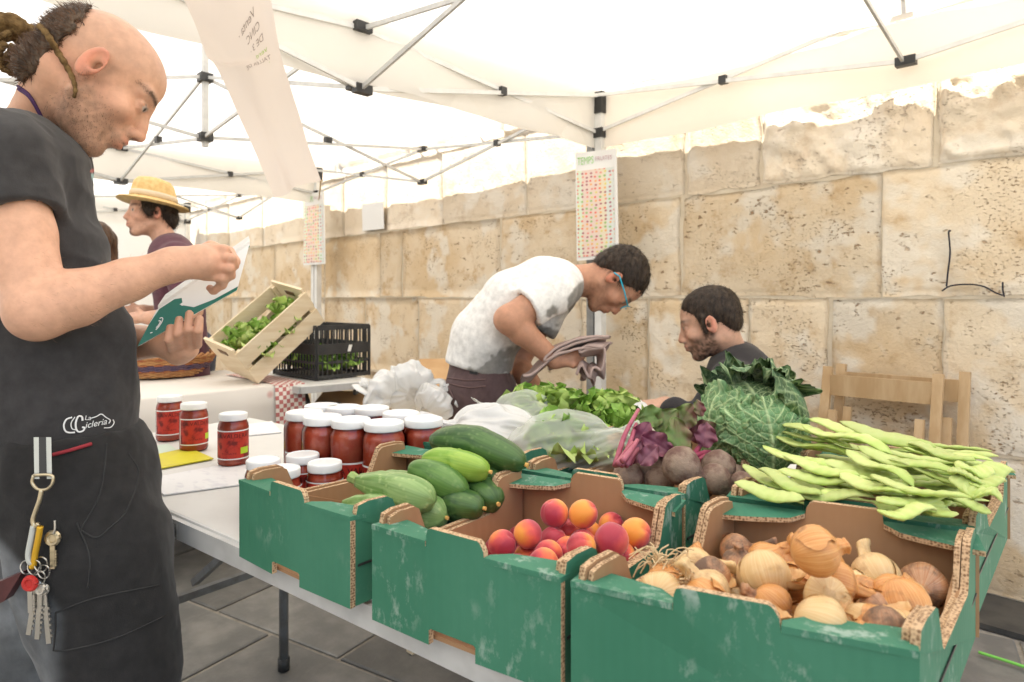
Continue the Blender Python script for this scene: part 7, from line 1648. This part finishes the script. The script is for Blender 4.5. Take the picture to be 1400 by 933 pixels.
# ------------------------------------------------------------------ 3. the seated man in black
def man_seated():
    T = 2.3; root = thing('person', 'dark haired bearded man in black seated by the stone wall', 'person', (*P(1010, 700, 2.45)[:2], 0))
    fr = Frame(P(969, 441, T), 17, 20, .97, -1); b = Blob(); b.add(head_blob(fr), .01)
    b.limb([fr.w(-.035, 0, -.05), P(996, 477, T+.02), P(1004, 500, T+.03)], [.056, .055, .07], .03)
    for s in (-.085, .085): b.limb([P(1010, 535, T+.05+s), P(1035, 640, T+.1+s), P(1040, 735, T+.12+s)], [.10, .10, .12], .05)
    SHn, ELn, WRn = P(1003, 528, T-.15), P(955, 590, T-.24), P(910, 556, T-.10); SHf, ELf, WRf = P(1015, 530, T+.24), P(950, 620, T+.16), P(900, 590, T+.0)
    for a_, e_2, w_ in ((SHn, ELn, WRn), (SHf, ELf, WRf)): b.limb([a_, e_2], [.06, .048], .04); b.limb([e_2, w_], [.046, .030], .02); b.add(cap(w_, w_-RT*.07, .028, .022), .02)
    for w_ in (WRn, WRf):
        for i in range(4): finger(b, .008, [w_-RT*.06+FW*(.012*i-.02), w_-RT*.095+FW*(.012*i-.02)-UP*.008, w_-RT*.115+FW*(.012*i-.02)-UP*.02], .009)
        finger(b, .01, [w_-RT*.03-FW*.025, w_-RT*.065-FW*.035-UP*.005], .0105)
    hz = .42; c0 = P(1040, 735, T+.12)
    for s in (-.1, .1):
        hp = np.array([*(c0+FW*s)[:2], hz]); kn_ = np.array([*(c0+FW*s-RT*.42)[:2], .46]); an = np.array([*(c0+FW*s-RT*.40)[:2], .09]); b.limb([hp, kn_, an], [.085, .06, .045], .03); b.limb([an-UP*.04, an-RT*.15-UP*.055], [.04, .03], .02)
    skin = np.array([.58, .345, .245]); blob_obj('body', b, M_skin, root, .0050, lambda V: face_colour(V, fr, skin, .92, (.06, .036, .026), None, (.025, .017, .013)))
    s = Blob()
    for d in (-.085, .085): s.limb([P(1013, 520, T+.05+d), P(1035, 640, T+.1+d), P(1040, 720, T+.12+d)], [.112, .118, .128], .05)
    s.limb([P(1008, 500, T+.03), P(1008, 514, T-.08), SHn, SHn*.5+ELn*.5, ELn], [.080, .080, .078, .07, .062], .05); s.limb([ELn, ELn*.3+WRn*.7], [.062, .05], .03); s.limb([P(1010, 502, T+.1), SHf, ELf], [.085, .078, .06], .05); s.limb([ELf, ELf*.3+WRf*.7], [.06, .05], .03)
    s.disp(lambda p: wr(p, 8., .005, 73)); s.sub(cap(P(988, 466, T+.01), P(960, 455, T), .062, .08), .006); s.cut((0, 0, .40), (0, 0, -1), .01)
    tag(blob_obj('shirt', s, M_cloth, root, .006, lambda V: np.tile(np.array([.028, .025, .027]), (len(V), 1))), 'black long sleeved shirt')
    t = Blob()
    for s_ in (-.1, .1):
        hp = np.array([*(c0+FW*s_)[:2], hz]); kn_ = np.array([*(c0+FW*s_-RT*.42)[:2], .46]); an = np.array([*(c0+FW*s_-RT*.40)[:2], .09]); t.limb([hp, kn_, an], [.12, .085, .07], .04)
    t.disp(lambda p: wr(p, 8., .005, 83)); t.cut((0, 0, .07), (0, 0, -1), .005); blob_obj('trousers', t, M_cloth, root, .012, lambda V: np.tile(np.array([.05, .055, .07]), (len(V), 1)))
    h = Blob(); h.add(ell((-.018, 0, .046), (.104, .083, .084)), .02); h.add(ell((-.078, 0, .0), (.040, .070, .062)), .03); h.add(cap((.012, .074, .02), (.014, .074, -.035), .013, .008), .01); h.add(cap((.012, -.074, .02), (.014, -.074, -.035), .013, .008), .01)
    h.sub(ell((.106, 0, -.012), (.074, .074, .088)), .015); h.sub(ell((.082, .062, .004), (.050, .045, .056)), .012); h.sub(ell((.082, -.062, .004), (.050, .045, .056)), .012); h.sub(ell((.02, 0, -.095), (.07, .12, .06)), .015); h.sub(ell((-.012, .09, -.012), (.022, .03, .034)), .006); h.sub(ell((-.012, -.09, -.012), (.022, .03, .034)), .006)
    hf = lambda p: h(fr.l(p))*fr.s+.003*vnoise(p*130, 4); hf.box = (fr.c-.17, fr.c+.17); hB = Blob(); hB.add(hf); ho = blob_obj('hair', hB, M_hairdk, root, .0048); strands('hair_strands', ho, ho, 5000, .014, .0006, M_hairdk, lambda p: np.tile(fr.x*.5-fr.z*.5, (len(p), 1)), 4, None, .22)
    st = thing('stool', 'low wooden stool under the seated man', 'stool', np.array([*c0[:2], 0])); c_ = np.array([*c0[:2], 0]); mb = MB(); mb.box(c_+np.array([-.17, -.17, .27]), c_+np.array([.17, .17, .30])); mb.build('seat', M_beech, st)
    for sx in (-.14, .14):
        for sy in (-.14, .14): mb = MB(); mb.bar(c_+np.array([sx, sy, 0]), c_+np.array([sx, sy, .27]), .03, .03); mb.build('leg', M_beech, st)
man_seated()

# ------------------------------------------------------------------ 4. the man in the straw hat, 5. the woman beside him
def man_hat():
    T = 3.35; root = thing('person', 'smiling man in straw hat and maroon shirt at the next stall', 'person', (*P(235, 700, T+.05)[:2], 0))
    fr = Frame(P(206, 291, T), -2, -42, 1.0, -1); b = Blob(); b.add(head_blob(fr, 1.), .01)
    b.limb([fr.w(-.03, 0, -.05), P(224, 325, T+.02), P(232, 340, T+.03)], [.056, .054, .08], .03)
    for s in (-.10, .10): b.limb([P(238, 360, T+.04+s), P(248, 430, T+.04+s), P(250, 520, T+.04+s)], [.10, .10, .11], .05)
    SHn, ELn, WRn = P(240, 355, T-.16), P(262, 425, T-.22), P(205, 435, T-.25); SHf, ELf, WRf = P(240, 355, T+.25), P(240, 430, T+.28), P(195, 425, T+.15)
    for a_, e_2, w_ in ((SHn, ELn, WRn), (SHf, ELf, WRf)):
        b.limb([a_, e_2], [.06, .048], .04); b.limb([e_2, w_], [.046, .030], .02); b.add(cap(w_, w_-RT*.07, .028, .022), .02)
        for i in range(4): finger(b, .008, [w_-RT*.06+UP*(.014*i-.02), w_-RT*.10+UP*(.014*i-.025)], .009)
        finger(b, .01, [w_-RT*.03+UP*.02, w_-RT*.06+UP*.045], .0105)
    hp0 = P(250, 530, T+.04)
    for s in (-.09, .09):
        g = np.array([*(hp0+FW*s)[:2], 0]); b.limb([g+UP*.85, g+UP*.47, g+UP*.09], [.09, .06, .045], .03); b.limb([g+UP*.05, g-RT*.15+UP*.03], [.04, .03], .02)
    skin = np.array([.60, .35, .25]); blob_obj('body', b, M_skin, root, .0065, lambda V: face_colour(V, fr, skin, .12, (.12, .07, .05), None, (.03, .02, .015), goatee=True))
    s = Blob()
    for d in (-.10, .10): s.limb([P(236, 352, T+.04+d), P(247, 430, T+.04+d), P(250, 515, T+.04+d)], [.108, .115, .125], .05)
    for a_, e_2, w_ in ((SHn, ELn, WRn), (SHf, ELf, WRf)): s.limb([P(234, 345, T+.03), a_, a_*.4+e_2*.6], [.085, .078, .068], .05)
    s.disp(lambda p: wr(p, 8., .005, 93)); s.sub(cap(P(216, 318, T+.01), P(205, 300, T), .064, .08), .006)
    tag(blob_obj('shirt', s, M_cloth, root, .007, lambda V: np.tile(np.array([.105, .042, .058]), (len(V), 1))), 'maroon buttoned shirt')
    t = Blob()
    for s_ in (-.09, .09): g = np.array([*(hp0+FW*s_)[:2], 0]); t.limb([g+UP*.86, g+UP*.47, g+UP*.08], [.125, .09, .075], .04)
    blob_obj('trousers', t, M_cloth, root, .014, lambda V: np.tile(np.array([.06, .07, .1]), (len(V), 1)))
    h = Blob(); h.add(ell((-.022, 0, .04), (.102, .084, .08)), .02); h.add(ell((-.085, 0, -.025), (.045, .072, .055)), .03); h.add(ell((.02, .07, .01), (.03, .02, .035)), .02); h.add(ell((.02, -.07, .01), (.03, .02, .035)), .02); h.sub(ell((.105, 0, -.03), (.075, .075, .085)), .015); h.sub(ell((.02, 0, -.10), (.07, .12, .06)), .015); h.sub(ell((-.012, .09, -.02), (.02, .03, .03)), .006); h.sub(ell((-.012, -.09, -.02), (.02, .03, .03)), .006)
    hf = lambda p: h(fr.l(p))*fr.s+.005*vnoise(p*80, 4); hf.box = (fr.c-.17, fr.c+.17); hB = Blob(); hB.add(hf); ho = blob_obj('hair', hB, M_hairdk, root, .006); strands('hair_strands', ho, ho, 3000, .035, .0010, M_hairdk, lambda p: np.tile(-fr.z, (len(p), 1)), 5, None, .15)
    M_straw = mat('straw', (.76, .55, .26), .8, col2=(.64, .42, .17), vscale=40, bump=.6, bscale=120, bdist=.003); M_band = mat('hat_band', (.72, .60, .44), .8)
    ht = thing('straw_hat', 'golden straw hat with pale band on the smiling man', 'hat', fr.w(0, 0, .06)); tilt = fr
    def hat(prof, n=40): V, Fc = lathe_vf(prof, n); V = np.array(V); return np.array([fr.w(-.012+x*1.08, y*.95, .062+z-.16*x*0+.10*(x*x-y*y)*(1 if abs(z) < .03 else 0)+.13*x) for x, y, z in V]), Fc
    V, Fc = hat([(.155, -.018), (.150, -.012), (.125, -.004), (.104, .002), (.100, .010), (.095, .050), (.086, .085), (.070, .104), (.045, .112), (.0, .108)]); obj('crown', V, Fc, M_straw, ht, smooth=True)
    V, Fc = hat([(.156, -.022), (.126, -.010), (.104, -.004), (.095, -.004)]); obj('brim', V, Fc, M_straw, ht, smooth=True)
    V, Fc = hat([(.1045, .006), (.1025, .030), (.100, .034)]); obj('band', V, Fc, M_band, ht, smooth=True)
man_hat()
def woman_far():
    T = 3.6; root = thing('person', 'person with long brown hair in pink top facing the man in the straw hat', 'person', (*P(130, 700, T)[:2], 0))
    fr = Frame(P(133, 332, T), 5, 70, .98, -1); b = Blob(); b.add(head_blob(fr, .5), .01); b.limb([fr.w(-.03, 0, -.05), P(118, 372, T), P(112, 390, T)], [.052, .05, .07], .03)
    for s in (-.08, .08): b.limb([P(110, 405, T+s), P(108, 560, T+s)], [.09, .10], .05)
    SH, EL, WR = P(118, 395, T-.14), P(150, 395, T-.16), P(205, 362, T-.14); SH2, EL2, WR2 = P(118, 395, T+.2), P(125, 480, T+.2), P(170, 470, T+.1)
    for a_, e_2, w_ in ((SH, EL, WR), (SH2, EL2, WR2)):
        b.limb([a_, e_2], [.05, .042], .03); b.limb([e_2, w_], [.04, .026], .02); b.add(cap(w_, w_+RT*.06, .025, .02), .02)
        for i in range(4): finger(b, .008, [w_+RT*.055+UP*(.012*i-.02), w_+RT*.09+UP*(.012*i-.022)], .008)
        finger(b, .01, [w_+RT*.02+UP*.02, w_+RT*.05+UP*.04], .009)
    g0 = P(108, 560, T)
    for s in (-.08, .08): g = np.array([*(g0+FW*s)[:2], 0]); b.limb([g+UP*.8, g+UP*.45, g+UP*.09], [.085, .055, .04], .03); b.limb([g+UP*.05, g+RT*.14+UP*.03], [.038, .03], .02)
    skin = np.array([.62, .40, .31]); blob_obj('body', b, M_skin, root, .008, lambda V: face_colour(V, fr, skin))
    s = Blob()
    for d in (-.08, .08): s.limb([P(110, 400, T+d), P(108, 560, T+d)], [.10, .112], .05)
    s.limb([SH, EL], [.062, .058], .04); s.limb([SH2, SH2*.5+EL2*.5], [.062, .06], .04); blob_obj('top', s, M_cloth, root, .009, lambda V: np.tile(np.array([.60, .32, .36]), (len(V), 1)))
    t = Blob()
    for s_ in (-.08, .08): g = np.array([*(g0+FW*s_)[:2], 0]); t.limb([g+UP*.82, g+UP*.45, g+UP*.08], [.115, .08, .065], .04)
    blob_obj('trousers', t, M_cloth, root, .016, lambda V: np.tile(np.array([.06, .07, .1]), (len(V), 1)))
    h = Blob(); h.add(ell((-.03, 0, .03), (.105, .088, .088)), .02); h.add(cap((-.06, 0, 0), (-.075, 0, -.13), .078, .055), .03); h.add(cap((-.0, .07, .02), (-.01, .075, -.11), .03, .03), .03); h.add(cap((-.0, -.07, .02), (-.01, -.075, -.11), .03, .03), .03); h.sub(ell((.11, 0, -.02), (.07, .07, .085)), .02)
    hf = lambda p: h(fr.l(p))*fr.s+.004*vnoise(p*70*np.array([1, 1, .3]), 4); hf.box = (fr.c-.22, fr.c+.2); hB = Blob(); hB.add(hf); blob_obj('hair', hB, M_hairbr, root, .008)
woman_far()
